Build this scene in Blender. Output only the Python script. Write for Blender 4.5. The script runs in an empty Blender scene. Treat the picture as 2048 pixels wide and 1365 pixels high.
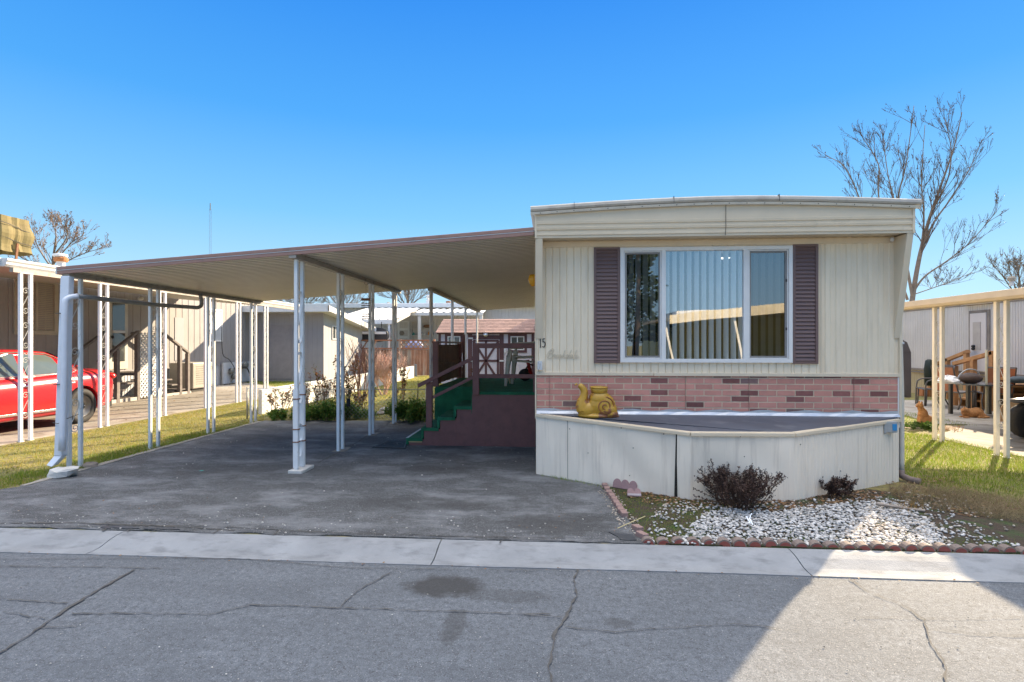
import bpy, math, random
import numpy as np
from mathutils import Vector, Matrix
R = math.radians
C = bpy.context.scene.collection
SC = bpy.context.scene
rng = random.Random(7)

# ------------------------------------------------------------------ camera
F, CX, HV, CH = 1080.0, 1024.0, 690.0, 1.53
TH = math.atan(78 / F); CT, ST = math.cos(TH), math.sin(TH)
cd = bpy.data.cameras.new('camera'); cam = bpy.data.objects.new('camera', cd); C.objects.link(cam)
cam.location = (0, 0, CH); cam.rotation_euler = (R(90), 0, TH)
cd.sensor_width = 36; cd.lens = 36 * F / 2048; cd.shift_y = (HV - 682.5) / 2048; cd.clip_start = .05; cd.clip_end = 2000
SC.camera = cam
# ------------------------------------------------------------------ sky, sun, exposure
SUN_AZ, SUN_EL = 40.0, 24.5            # degrees right of +Y, elevation
W = bpy.data.worlds.new("World"); SC.world = W; W.use_nodes = True
nt = W.node_tree; nt.nodes.clear()
sky = nt.nodes.new('ShaderNodeTexSky'); sky.sky_type = 'NISHITA'; sky.sun_disc = False
sky.sun_elevation = R(SUN_EL); sky.sun_rotation = R(SUN_AZ)
sky.air_density = 1.0; sky.dust_density = 0.0; sky.ozone_density = 3.0; sky.altitude = 1300
# the clear winter sky: Nishita for the sun side, pulled to the deep, even blue gradient of the place low down; overhead stops brightened as added fill light
EXPO = 1.0
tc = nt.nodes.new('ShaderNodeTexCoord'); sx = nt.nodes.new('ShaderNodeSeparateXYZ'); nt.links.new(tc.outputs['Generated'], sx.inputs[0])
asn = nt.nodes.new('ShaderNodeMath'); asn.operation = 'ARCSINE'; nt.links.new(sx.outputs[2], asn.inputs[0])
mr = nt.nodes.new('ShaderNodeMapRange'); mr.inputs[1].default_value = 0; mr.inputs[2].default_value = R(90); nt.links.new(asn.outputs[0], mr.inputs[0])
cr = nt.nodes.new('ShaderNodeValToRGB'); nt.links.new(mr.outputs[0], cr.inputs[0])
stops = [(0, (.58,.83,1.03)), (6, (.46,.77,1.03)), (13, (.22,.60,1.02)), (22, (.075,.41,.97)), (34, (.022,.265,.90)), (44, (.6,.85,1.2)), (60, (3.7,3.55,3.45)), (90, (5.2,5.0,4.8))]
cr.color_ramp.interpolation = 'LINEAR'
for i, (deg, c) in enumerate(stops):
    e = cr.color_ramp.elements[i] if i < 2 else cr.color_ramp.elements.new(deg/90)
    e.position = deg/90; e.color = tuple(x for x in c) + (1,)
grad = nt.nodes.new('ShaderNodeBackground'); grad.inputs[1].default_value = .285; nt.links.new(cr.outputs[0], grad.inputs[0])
bg = nt.nodes.new('ShaderNodeBackground'); bg.inputs[1].default_value = 0.05
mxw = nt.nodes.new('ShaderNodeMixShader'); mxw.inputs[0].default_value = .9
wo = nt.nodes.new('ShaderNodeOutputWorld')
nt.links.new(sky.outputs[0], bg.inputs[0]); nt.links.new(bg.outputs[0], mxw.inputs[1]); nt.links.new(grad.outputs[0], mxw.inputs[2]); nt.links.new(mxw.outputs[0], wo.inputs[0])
sd = bpy.data.lights.new('sun', 'SUN'); sd.energy = 3.8; sd.angle = R(.5); sd.color = (1, .80, .54)
so = bpy.data.objects.new('sun', sd); C.objects.link(so)
sv = Vector((math.sin(R(SUN_AZ)) * math.cos(R(SUN_EL)), math.cos(R(SUN_AZ)) * math.cos(R(SUN_EL)), math.sin(R(SUN_EL))))
so.rotation_euler = sv.to_track_quat('Z', 'Y').to_euler(); so.location = (20, 25, 20)
SC.view_settings.view_transform = 'Standard'; SC.view_settings.look = 'None'
SC.view_settings.exposure = 1.9; SC.view_settings.gamma = 1
SC.cycles.max_bounces = 8; SC.cycles.transparent_max_bounces = 16

# ------------------------------------------------------------------ pixel -> world helpers
def ray(u, v):
    x = (u - CX) / F
    return (-ST + x * CT, CT + x * ST, (HV - v) / F)
def G(u, v, z=0.0):
    a = ray(u, v); d = (CH - z) / -a[2]; return Vector((a[0] * d, a[1] * d, z))
def aY(u, v, Y):
    a = ray(u, v); d = Y / a[1]; return Vector((a[0] * d, Y, CH + a[2] * d))
def aX(u, v, X):
    a = ray(u, v); d = X / a[0]; return Vector((X, a[1] * d, CH + a[2] * d))

# ------------------------------------------------------------------ mesh builder
class MB:
    def __init__(s): s.v = []; s.f = []; s.m = []; s.mi = 0
    def add(s, vs, fs):
        o = len(s.v); s.v += [tuple(p) for p in vs]
        for f in fs: s.f.append(tuple(i + o for i in f)); s.m.append(s.mi)
        return s
    def box(s, x0, x1, y0, y1, z0, z1):
        return s.add([(x0,y0,z0),(x1,y0,z0),(x1,y1,z0),(x0,y1,z0),(x0,y0,z1),(x1,y0,z1),(x1,y1,z1),(x0,y1,z1)],
                     [(0,3,2,1),(4,5,6,7),(0,1,5,4),(1,2,6,5),(2,3,7,6),(3,0,4,7)])
    def beam(s, p, q, w, h, up=(0,0,1)):
        p = Vector(p); q = Vector(q); d = (q - p).normalized(); u = Vector(up)
        r = d.cross(u)
        if r.length < 1e-4: r = d.cross(Vector((0,1,0)))
        r.normalize(); u = r.cross(d).normalized()
        vs = []
        for c in (p, q):
            for a, b in ((-1,-1),(1,-1),(1,1),(-1,1)): vs.append(c + r * (a * w / 2) + u * (b * h / 2))
        return s.add(vs, [(0,1,2,3),(7,6,5,4),(0,4,5,1),(1,5,6,2),(2,6,7,3),(3,7,4,0)])
    def tube(s, pts, r, n=6, r1=None, cap=True):
        pts = [Vector(p) for p in pts]; k = len(pts); rr = []
        for i in range(k):
            t = i / max(1, k - 1); rr.append(r[i] if isinstance(r, (list, tuple)) else (r if r1 is None else r + (r1 - r) * t))
        vs = []; ref = None
        for i in range(k):
            d = (pts[min(i+1,k-1)] - pts[max(i-1,0)])
            if d.length < 1e-9: d = Vector((0,0,1))
            d.normalize()
            if ref is None: ref = Vector((0,0,1)) if abs(d.z) < .9 else Vector((1,0,0))
            a = d.cross(ref)
            if a.length < 1e-4: a = d.cross(Vector((.3,.9,.1)))
            a.normalize(); b = a.cross(d).normalized(); ref = b if True else ref
            # keep frame stable
            for j in range(n):
                t = 2 * math.pi * j / n; vs.append(pts[i] + (a * math.cos(t) + b * math.sin(t)) * rr[i])
        fs = []
        for i in range(k - 1):
            for j in range(n):
                j2 = (j + 1) % n; fs.append((i*n+j, i*n+j2, (i+1)*n+j2, (i+1)*n+j))
        if cap: fs.append(tuple(range(n))[::-1]); fs.append(tuple((k-1)*n + j for j in range(n)))
        return s.add(vs, fs)
    def ext(s, poly, vec):
        poly = [Vector(p) for p in poly]; v = Vector(vec); n = len(poly)
        fs = [tuple(range(n))[::-1], tuple(range(n, 2*n))] + [(i, (i+1)%n, n+(i+1)%n, n+i) for i in range(n)]
        return s.add(poly + [p + v for p in poly], fs)
    def prism(s, poly, z0, z1): return s.ext([(p[0], p[1], z0) for p in poly], (0,0,z1-z0))
    def strip(s, A, B):
        n = len(A); return s.add(list(A) + list(B), [(i, i+1, n+i+1, n+i) for i in range(n-1)])
    def quad(s, a, b, c, d): return s.add([a,b,c,d], [(0,1,2,3)])
    def ell(s, c, r, n=12, m=8, rot=None):
        vs = []; c = Vector(c)
        for i in range(m + 1):
            ph = math.pi * i / m
            for j in range(n):
                t = 2*math.pi*j/n; p = Vector((r[0]*math.sin(ph)*math.cos(t), r[1]*math.sin(ph)*math.sin(t), r[2]*math.cos(ph)))
                if rot is not None: p = rot @ p
                vs.append(c + p)
        fs = []
        for i in range(m):
            for j in range(n):
                fs.append((i*n+j, (i+1)*n+j, (i+1)*n+(j+1)%n, i*n+(j+1)%n))
        return s.add(vs, fs)
    def lathe(s, prof, c, n=16, axis='z'):
        vs = []
        for (r, z) in prof:
            for j in range(n):
                t = 2*math.pi*j/n; a, b = r*math.cos(t), r*math.sin(t)
                p = {'z':(a,b,z), 'x':(z,a,b), 'y':(a,z,b)}[axis]
                vs.append((c[0]+p[0], c[1]+p[1], c[2]+p[2]))
        fs = []
        for i in range(len(prof)-1):
            for j in range(n): fs.append((i*n+j, i*n+(j+1)%n, (i+1)*n+(j+1)%n, (i+1)*n+j))
        fs.append(tuple(range(n))[::-1]); k = (len(prof)-1)*n; fs.append(tuple(range(k, k+n)))
        return s.add(vs, fs)
    def build(s, name, mat, parent=None, smooth=False, bev=0, fixn=True):
        off = Vector((0,0,0)); p = parent
        while p is not None: off += p.location; p = p.parent
        me = bpy.data.meshes.new(name)
        me.from_pydata([(a[0]-off.x, a[1]-off.y, a[2]-off.z) for a in s.v], [], s.f)
        if fixn:
            import bmesh
            b = bmesh.new(); b.from_mesh(me); bmesh.ops.recalc_face_normals(b, faces=b.faces); b.to_mesh(me); b.free()
        mats = mat if isinstance(mat, (list, tuple)) else [mat]
        for m in mats: me.materials.append(m)
        if len(mats) > 1: me.polygons.foreach_set('material_index', s.m)
        if smooth: me.polygons.foreach_set('use_smooth', [True]*len(me.polygons))
        o = bpy.data.objects.new(name, me); C.objects.link(o)
        if parent is not None: o.parent = parent
        if bev:
            bm_ = o.modifiers.new('bevel', 'BEVEL'); bm_.width = bev; bm_.segments = 2; bm_.limit_method = 'ANGLE'; bm_.angle_limit = R(40)
        return o

def tag(o, label=None, cat=None, group=None, kind=None):
    if label: o['label'] = label
    if cat: o['category'] = cat
    if group: o['group'] = group
    if kind: o['kind'] = kind
    return o
def thing(name, label, cat, loc=(0,0,0), group=None):
    o = bpy.data.objects.new(name, None); C.objects.link(o); o.location = loc; o.empty_display_size = .2
    bpy.context.view_layer.update()
    return tag(o, label, cat, group)
def kids(o): return [c for c in bpy.data.objects if c.parent == o]
def dup(o, parent=None, loc=None, rz=None, label=None):
    c = o.copy(); C.objects.link(c); c.parent = parent
    for k in kids(o): dup(k, c)
    if loc is not None: c.location = loc
    if rz is not None: c.rotation_euler = (0,0,rz)
    if label: c['label'] = label
    return c
def bake(o):
    """apply the modifiers of o"""
    dg = bpy.context.evaluated_depsgraph_get(); ev = o.evaluated_get(dg)
    me = bpy.data.meshes.new_from_object(ev); o.modifiers.clear(); o.data = me; return o
def cat_rom(P, k=6):
    P = [Vector(p) for p in P]; out = []
    Q = [P[0]] + P + [P[-1]]
    for i in range(1, len(Q) - 2):
        a, b, c, d = Q[i-1:i+3]
        for j in range(k):
            t = j / k; out.append(.5*((2*b) + (c-a)*t + (2*a-5*b+4*c-d)*t*t + (3*b-a-3*c+d)*t**3))
    out.append(P[-1]); return out

# ------------------------------------------------------------------ materials
def newmat(name):
    m = bpy.data.materials.new(name); m.use_nodes = True; n = m.node_tree
    return m, n, n.nodes['Principled BSDF']
def N(n, t, **kw):
    x = n.nodes.new(t)
    for k, v in kw.items():
        if k.startswith('i'): x.inputs[int(k[1:])].default_value = v
        else: setattr(x, k, v)
    return x
def mixc(n, fac, a, b, mode='MIX'):
    m = n.nodes.new('ShaderNodeMix'); m.data_type = 'RGBA'; m.blend_type = mode
    for i, val in ((0, fac), (6, a), (7, b)):
        if hasattr(val, 'is_linked') or hasattr(val, 'links'): n.links.new(val, m.inputs[i])
        else: m.inputs[i].default_value = (tuple(val) + (1,))[:4] if i else val
    return m.outputs[2]
def noise(n, co, scale, detail=4, rough=.55, lo=None, hi=None, stretch=None):
    if stretch:
        mp = n.nodes.new('ShaderNodeMapping'); mp.inputs['Scale'].default_value = stretch; n.links.new(co, mp.inputs[0]); co = mp.outputs[0]
    t = n.nodes.new('ShaderNodeTexNoise'); t.inputs['Scale'].default_value = scale; t.inputs['Detail'].default_value = detail
    t.inputs['Roughness'].default_value = rough; n.links.new(co, t.inputs['Vector'])
    if lo is None: return t.outputs[0]
    r = n.nodes.new('ShaderNodeMapRange'); r.inputs[1].default_value = lo; r.inputs[2].default_value = hi
    n.links.new(t.outputs[0], r.inputs[0]); return r.outputs[0]
def coords(n): return n.nodes.new('ShaderNodeTexCoord').outputs['Object']
def bump(n, b, h, strength, dist=.01):
    x = n.nodes.new('ShaderNodeBump'); x.inputs['Strength'].default_value = strength; x.inputs['Distance'].default_value = dist
    n.links.new(h, x.inputs['Height']); n.links.new(x.outputs[0], b.inputs['Normal'])
def mul(c, k): return tuple(min(1, x*k) for x in c[:3])
def M(name, col, rough=.6, var=.12, scale=3, metal=0, bmp=.0, bscale=80, dirt=None, dirt_amt=(.55,.75), dscale=2.5, dstretch=None, spec=.5, island=0):
    m, n, b = newmat(name); co = coords(n)
    c = mixc(n, noise(n, co, scale, 5, .6, .3, .7), mul(col, 1-var), mul(col, 1+var))
    if dirt: c = mixc(n, noise(n, co, dscale, 6, .62, dirt_amt[0], dirt_amt[1], dstretch), c, dirt)
    if island:
        g = n.nodes.new('ShaderNodeNewGeometry'); mr = n.nodes.new('ShaderNodeMapRange'); mr.inputs[3].default_value = 1-island; mr.inputs[4].default_value = 1+island
        n.links.new(g.outputs['Random Per Island'], mr.inputs[0])
        h = n.nodes.new('ShaderNodeHueSaturation'); n.links.new(mr.outputs[0], h.inputs['Value']); n.links.new(c, h.inputs['Color']); c = h.outputs[0]
    n.links.new(c, b.inputs['Base Color']); b.inputs['Roughness'].default_value = rough; b.inputs['Metallic'].default_value = metal
    b.inputs['Specular IOR Level'].default_value = spec
    if bmp: bump(n, b, noise(n, co, bscale, 4, .6), bmp)
    return m
def leafmat(name, cols, rough=.7, trans=.25):
    m, n, b = newmat(name); g = n.nodes.new('ShaderNodeNewGeometry'); cr = n.nodes.new('ShaderNodeValToRGB')
    n.links.new(g.outputs['Random Per Island'], cr.inputs[0]); e = cr.color_ramp.elements
    for i, c in enumerate(cols):
        p = i / (len(cols) - 1)
        if i < 2: el = e[i]; el.position = p if i == 0 else (1.0 if len(cols) == 2 else p)
        else: el = e.new(p)
        el.color = tuple(c) + (1,)
    co = coords(n)
    c = mixc(n, noise(n, co, 1.3, 4, .6, .35, .65), mixc(n, 1.0, cr.outputs[0], (.72,.72,.6), 'MULTIPLY'), mixc(n, 1.0, cr.outputs[0], (1,1,1), 'MULTIPLY'))
    n.links.new(c, b.inputs['Base Color']); b.inputs['Roughness'].default_value = rough
    t = n.nodes.new('ShaderNodeBsdfTranslucent'); n.links.new(c, t.inputs[0]); mx = n.nodes.new('ShaderNodeMixShader'); mx.inputs[0].default_value = trans
    n.links.new(b.outputs[0], mx.inputs[1]); n.links.new(t.outputs[0], mx.inputs[2]); n.links.new(mx.outputs[0], n.nodes['Material Output'].inputs[0])
    return m

# ------------------------------------------------------------------ ground materials
def asphalt(name, col, speck, stains=(), dark=(.03,.03,.03), patch=.25, agg=.5, stainc=(.035,.033,.032), worn=None):
    m, n, b = newmat(name); co = coords(n)
    c = mixc(n, noise(n, co, .9, 6, .6, .3, .7, (1, 2.4, 1)), mul(col, 1-patch), mul(col, 1+patch)); c = mixc(n, noise(n, co, 3.1, 5, .7, .50, .72, (.7, 1.6, 1)), c, mul(col, 1+patch*1.5))
    c = mixc(n, noise(n, co, 26, 5, .75, .35, .75), mul(col, .55), c)
    c = mixc(n, noise(n, co, 150, 2, .9, .38, .62), mixc(n, 1.0, c, (.70,.70,.70), 'MULTIPLY'), mixc(n, 1.0, c, (1.28,1.27,1.25), 'MULTIPLY'))
    f = noise(n, co, 95, 3, .8, .60, .70)
    c = mixc(n, f, c, speck)
    d = noise(n, co, 60, 3, .8, .60, .69); c = mixc(n, d, c, dark)
    if worn:
        c = mixc(n, noise(n, co, 1.7, 8, .72, .47, .66, (.8, 1.5, 1)), c, worn); c = mixc(n, noise(n, co, 2.6, 8, .75, .56, .70, (.6, 2.2, 1)), c, mul(col, .55))
        c = mixc(n, noise(n, co, 70, 3, .85, .60, .68), c, speck)
    for (x, y, rx, ry, amt) in stains:
        mp = n.nodes.new('ShaderNodeMapping'); mp.inputs['Location'].default_value = (-x/rx, -y/ry, 0); mp.inputs['Scale'].default_value = (1/rx, 1/ry, 0)
        n.links.new(co, mp.inputs[0]); l = n.nodes.new('ShaderNodeVectorMath'); l.operation = 'LENGTH'; n.links.new(mp.outputs[0], l.inputs[0])
        nn = noise(n, co, 7, 5, .65); a = n.nodes.new('ShaderNodeMath'); a.operation = 'MULTIPLY_ADD'
        n.links.new(nn, a.inputs[0]); a.inputs[1].default_value = 1.3; n.links.new(l.outputs['Value'], a.inputs[2])
        r = n.nodes.new('ShaderNodeMapRange'); r.inputs[1].default_value = 1.75; r.inputs[2].default_value = 1.35; r.inputs[4].default_value = amt
        n.links.new(a.outputs[0], r.inputs[0]); c = mixc(n, r.outputs[0], c, stainc)
    n.links.new(c, b.inputs['Base Color']); b.inputs['Roughness'].default_value = .85
    h = noise(n, co, 85, 4, .8); bump(n, b, h, agg, .010)
    return m
def sp(u, v, z=-.04): g = G(u, v, z); return g.x, g.y
s1 = sp(885, 1172); s2 = sp(905, 1250); s3 = sp(980, 1190); s4 = sp(1235, 1245)
STREET = asphalt('street_asphalt', (.152,.166,.188), (.38,.38,.38),
    stains=[(s1[0], s1[1], .25, .17, .85), (s2[0]+.01, s2[1], .07, .2, .5), (s3[0]+.05, s3[1], .3, .1, .35), (s4[0], s4[1], .1, .06, .4)])
DRIVE = asphalt('driveway_asphalt', (.110,.114,.122), (.36,.36,.36), patch=.38, agg=1.0, worn=(.20,.208,.222),
    stains=[(-1.4, 6.6, .5, .35, .5), (-3.9, 6.2, .8, .35, .4), (-1.2, 5.1, .7, .25, .45), (-2.2, 9.4, .8, .3, .4), (-4.6, 8.4, .7, .5, .3), (.1, 4.6, .5, .3, .5)])
CONC = M('concrete', (.245,.255,.27), .88, .16, 2.6, bmp=.45, bscale=90, dirt=(.135,.14,.15), dirt_amt=(.50,.78), dscale=4.5, dstretch=(1,2.2,1))
CONC_OLD = M('old_concrete', (.30,.275,.24), .9, .22, 1.4, bmp=.4, bscale=60, dirt=(.17,.14,.11), dirt_amt=(.5,.7))
CRACK = M('crack_dirt', (.085,.08,.075), .95, .3, 20)
m_, n_, b_ = newmat('yard_soil'); co_ = coords(n_)
cc = mixc(n_, noise(n_, co_, 1.1, 6, .6, .35, .65), (.26,.21,.075), (.17,.185,.045))
cc = mixc(n_, noise(n_, co_, 9, 5, .7, .45, .65), cc, (.10,.078,.05))
n_.links.new(cc, b_.inputs['Base Color']); b_.inputs['Roughness'].default_value = .95; bump(n_, b_, noise(n_, co_, 30, 5, .7), .7, .03); SOIL = m_

GRD = MB(); GRD.quad((-600,-600,-.16),(600,-600,-.16),(600,600,-.16),(-600,600,-.16)); tag(GRD.build('ground', SOIL), kind='structure')
YD = MB(); YD.box(-120, 120, 4.17, 300, -.15, 0); tag(YD.build('yard', SOIL), kind='structure')
YB = MB(); YB.box(-120, 120, -60, -4.2, -.15, 0); tag(YB.build('yard', SOIL), kind='structure')
# street: a slightly crowned sheet
ys = [3.80, 2.6, 1.4, 0, -1.4, -2.6, -3.73]; S = MB()
xs = np.linspace(-60, 60, 61)
rows = [[(x, y, -.042 + .035*(1-((y)/3.72)**2)*0 + .004*math.sin(x*.9+y)*.5) for x in xs] for y in ys]
for a, b in zip(rows[:-1], rows[1:]): S.strip(b, a)
tag(S.build('street', STREET, smooth=True), kind='structure')
# rolled concrete kerb, cast in lengths with open joints
prof = [(3.795,-.13),(3.795,-.036),(3.87,-.038),(3.92,-.034),(3.97,-.022),(4.03,-.006),(4.09,.004),(4.16,.008),(4.18,.006),(4.18,-.13)]
K = MB(); joints = [-.853 + 2.62*k for k in range(-14, 15)]
for i in range(len(joints)-1):
    x0, x1 = joints[i] + .004, joints[i+1] - .004
    n_seg = 6; P = []
    for j in range(n_seg+1):
        x = x0 + (x1-x0)*j/n_seg; P.append([(x - .10*(y-3.9)*(-1 if abs(x) < 99 else 0)*0, y + .006*math.sin(x*1.7)*(1 if y < 3.85 else .3), z) for (y, z) in prof])
    o = len(K.v); k = len(prof)
    for r_ in P: K.v += r_
    for j in range(n_seg):
        for q in range(k-1): K.f.append((o+j*k+q, o+(j+1)*k+q, o+(j+1)*k+q+1, o+j*k+q+1)); K.m.append(0)
    K.f.append(tuple(o+q for q in range(k))); K.m.append(0); K.f.append(tuple(o+n_seg*k+q for q in range(k))); K.m.append(0)
tag(K.build('kerb', CONC), kind='structure')
K2 = MB(); K2.box(-60, 60, -4.2, -3.72, -.13, .004); tag(K2.build('kerb', CONC, bev=.05), kind='structure')

# driveway and neighbouring paved areas (thin sheets above the yard)
def jag(pts, amp, step=.12, seed=1):
    r_ = random.Random(seed); out = []
    for a, b in zip(pts, pts[1:] + pts[:1]):
        L = math.hypot(b[0]-a[0], b[1]-a[1]); k = max(1, int(L/step))
        for i in range(k):
            t = i/k; out.append((a[0]+(b[0]-a[0])*t + r_.uniform(-amp, amp), a[1]+(b[1]-a[1])*t + r_.uniform(-amp, amp)))
    return out
drv = jag([(-7.3,4.19),(.76,4.19),(.70,4.75),(.52,5.9),(.45,6.5),(.45,7.0),(-.1,10.6),(-2.3,10.62),(-5.72,10.45),(-5.66,7.3),(-5.64,5.5),(-5.9,4.95),(-6.6,4.6)], .022, .12, 3)
D = MB(); D.prism(drv, -.01, .012); tag(D.build('driveway', DRIVE), kind='structure')
D = MB(); D.prism(jag([(-8.35,4.19),(-8.3,17.5),(-13.0,21.5),(-13.0,4.19)], .03, .3, 5), -.01, .010); tag(D.build('driveway', CONC_OLD), kind='structure')
D = MB(); D.prism(jag([(6.5,5.0),(9.0,5.0),(9.4,12.2),(6.3,9.4)], .03, .3, 5), -.01, .010)
tag(D.build('driveway', CONC_OLD), kind='structure')
D = MB(); D.prism(jag([(7.4,10.9),(11.4,10.9),(11.4,15.6),(8.2,15.6)], .03, .3, 8), -.01, .012); tag(D.build('patio', CONC_OLD), kind='structure')
D = MB(); D.prism(jag([(4.6,10.6),(6.3,10.35),(8.3,10.0),(8.3,10.7),(4.6,11.3)], .06, .2, 9), -.01, .008); tag(D.build('path', M('bare_dirt',(.30,.22,.15),.95,.25,5,bmp=.5,bscale=40)), kind='structure')

# cracks: narrow ribbons of dirt on the asphalt
def crack(pts, w, z, name='crack', seed=0, wob=.02):
    r_ = random.Random(seed); out = []
    for a, b in zip(pts, pts[1:]):
        L = (b-a).length; k = max(2, int(L/.035))
        for i in range(k): t = i/k; out.append(a.lerp(b, t) + Vector((r_.uniform(-wob,wob)*.4, r_.uniform(-wob,wob)*.4, 0)))
    out.append(pts[-1]); A = []; B = []
    for i, p in enumerate(out):
        d = (out[min(i+1, len(out)-1)] - out[max(i-1,0)]).normalized(); nn = Vector((-d.y, d.x, 0)); ww = w*r_.uniform(.12, 1.0)/2
        A.append((p.x+nn.x*ww, p.y+nn.y*ww, z)); B.append((p.x-nn.x*ww, p.y-nn.y*ww, z))
    mb = MB(); mb.strip(A, B); return mb
zs = -.0335
def road(pxs, w, seed): 
    mb = crack([G(u, v, -.04) for u, v in pxs], w, zs, seed=seed, wob=.018); return mb
ck = MB()
for i, (w, px) in enumerate([
    (.026, [(-60,1345),(60,1270),(140,1215),(200,1180),(268,1141)]), (.010, [(-60,1133),(160,1135),(360,1139)]),
    (.012, [(140,1229),(250,1228),(420,1231),(500,1212),(560,1212),(700,1218),(820,1222),(1020,1228),(1100,1230)]),
    (.010, [(0,1199),(60,1203),(135,1208)]), (.008, [(10,1225),(90,1240)]), (.009, [(75,1259),(150,1254),(205,1228)]),
    (.010, [(680,1216),(720,1180),(790,1142)]), (.022, [(1156,1140),(1150,1160),(1152,1195),(1130,1240),(1105,1275),(1108,1300),(1095,1335),(1112,1400)]),
    (.009, [(1130,1256),(1230,1266),(1300,1260),(1480,1250),(1600,1264)]), (.009, [(1030,1230),(1128,1236)]),
    (.013, [(1697,1158),(1740,1187),(1800,1208),(1848,1240),(1862,1290),(1890,1330),(1892,1380)]), (.006, [(1855,1258),(1960,1270),(2060,1272)]),
    (.006, [(1700,1236),(1900,1238),(2040,1236)]), (.008, [(0,1120),(330,1118),(480,1119),(700,1137),(960,1142),(1156,1142)])]):
    mb = road(px, w, i); ck.add(mb.v, mb.f)
tag(ck.build('road_cracks', CRACK, fixn=False), kind='structure')
ck = MB(); zd = .0165
for i, (w, px) in enumerate([(.03, [(-40,1049),(120,1047),(300,1052),(470,1062)]), (.014, [(60,1060),(230,1052),(420,1054),(640,1066),(900,1074),(1130,1078)]),
    (.010, [(820,1071),(1000,1078),(1230,1088)]), (.02, [(216,1052),(205,1064)]), (.016, [(440,1058),(425,1070)]), (.014, [(560,1062),(545,1072)]), (.012,[(270,1052),(255,1066)]), (.012,[(320,1054),(300,1067)]), (.012,[(1010,1078),(1000,1088)]),
    (.035, [(775,850),(735,872),(700,895),(640,925)])]):
    mb = crack([G(u, v, .01) for u, v in px], w, zd, seed=i+50, wob=.025); ck.add(mb.v, mb.f)
tag(ck.build('driveway_cracks', CRACK, fixn=False), kind='structure')
tar = MB(); tar.prism(jag([(G(215,1052).x, 4.27), (G(215,1052).x+.32, 4.25), (G(215,1052).x+.36, 4.21), (G(215,1052).x+.02, 4.21)], .012, .05, 4), .011, .018)
gx = G(1265,1078)
tar.prism(jag([(gx.x-.17, 4.42),(gx.x, 4.36),(gx.x+.02,4.25),(gx.x-.1,4.24)], .012, .05, 4), .011, .018)
tar.prism(jag([(G(305,1052).x, 4.25), (G(305,1052).x+.3, 4.24), (G(305,1052).x+.33, 4.21), (G(305,1052).x+.02, 4.21)], .012, .05, 4), .011, .018)
tag(tar.build('tar_patch', M('tar', (.04,.043,.05), .5, .2)), kind='structure')
bits = MB()
for i in range(420):
    x = rng.uniform(-6, .6); y = 4.2 + abs(rng.gauss(0, .25)) if rng.random() < .55 else rng.uniform(4.3, 10)
    r_ = rng.uniform(.003, .011); bits.ell((x, y, .012 + r_*.4), (r_, r_*rng.uniform(.6,1), r_*.6), 5, 3)
for i in range(220):
    x = rng.uniform(-4, 3); y = rng.uniform(1.9, 3.78); r_ = rng.uniform(.002, .006); bits.ell((x, y, -.037 + r_*.4), (r_, r_*.8, r_*.6), 5, 3)
tag(bits.build('loose_grit', M('grit', (.40,.38,.35), .9, .2, 50, island=.5)), kind='stuff')

# ------------------------------------------------------------------ shared materials
SIDE = M('cream_siding', (.79,.675,.51), .55, .05, 2, dirt=(.64,.54,.40), dirt_amt=(.5,.8), dscale=3, dstretch=(4,4,.5))
SIDE2 = M('cream_trim', (.68,.575,.43), .5, .05, 3, dirt=(.50,.42,.31), dirt_amt=(.6,.9), dscale=5)
SKIRT = M('skirt_panel', (.84,.745,.62), .55, .06, 1.5, dirt=(.58,.50,.41), dirt_amt=(.52,.85), dscale=3, dstretch=(5,5,.35))
ROOFED = M('roof_edge_metal', (.42,.39,.34), .45, .10, 4, metal=.2, dirt=(.3,.26,.22), dirt_amt=(.5,.8), dscale=6)
WHITE = M('white_paint', (.62,.63,.64), .5, .05, 6, dirt=(.50,.45,.38), dirt_amt=(.6,.8), dscale=9)
VINYL = M('white_vinyl', (.74,.73,.72), .35, .03, 6)
POSTM = M('post_white', (.74,.76,.78), .4, .06, 5, dirt=(.42,.36,.28), dirt_amt=(.64,.78), dscale=14)
IRON = M('scroll_iron', (.42,.41,.38), .55, .2, 30)
RUST = M('rust', (.22,.10,.05), .85, .3, 30)
BROWN = M('brown_trim', (.33,.19,.155), .5, .08, 4, dirt=(.22,.14,.12), dirt_amt=(.55,.75), dscale=6)
SHUT = M('shutter_plum', (.155,.095,.088), .5, .06, 5)
PAN = M('carport_pan', (.80,.75,.65), .42, .06, 1.2, dirt=(.60,.55,.45), dirt_amt=(.6,.8), dscale=4, dstretch=(.3,3,1))
PANG = M('carport_groove_shade', (.44,.40,.33), .5, .1, 2)  # crease shade of the rib recesses, painted in as a darker tone
BEAM = M('carport_beam', (.36,.33,.29), .5, .1, 5, dirt=(.2,.16,.12), dirt_amt=(.55,.75), dscale=8)
MAROON = M('maroon_paint', (.20,.083,.077), .55, .10, 5, bmp=.05, dirt=(.14,.06,.055), dirt_amt=(.5,.8), dscale=8)
DARKWOOD = M('dark_stained_wood', (.11,.045,.033), .7, .3, 3, dirt=(.19,.085,.06), dirt_amt=(.5,.7), dscale=6, dstretch=(6,6,.6))
CARPET = M('green_turf_carpet', (.02,.15,.07), .95, .25, 6, bmp=.6, bscale=260, dirt=(.035,.21,.12), dirt_amt=(.5,.8), dscale=3)
BLACK = M('black_rubber', (.022,.022,.024), .75, .2, 30, bmp=.2, bscale=120)
DARKM = M('dark_metal', (.05,.048,.045), .45, .2, 20)
STEEL = M('bright_steel', (.62,.63,.65), .28, .1, 20, metal=.9)
SILVER = M('silver_flashing', (.50,.53,.58), .45, .12, 5, metal=.6, bmp=.4, bscale=12)
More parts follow.
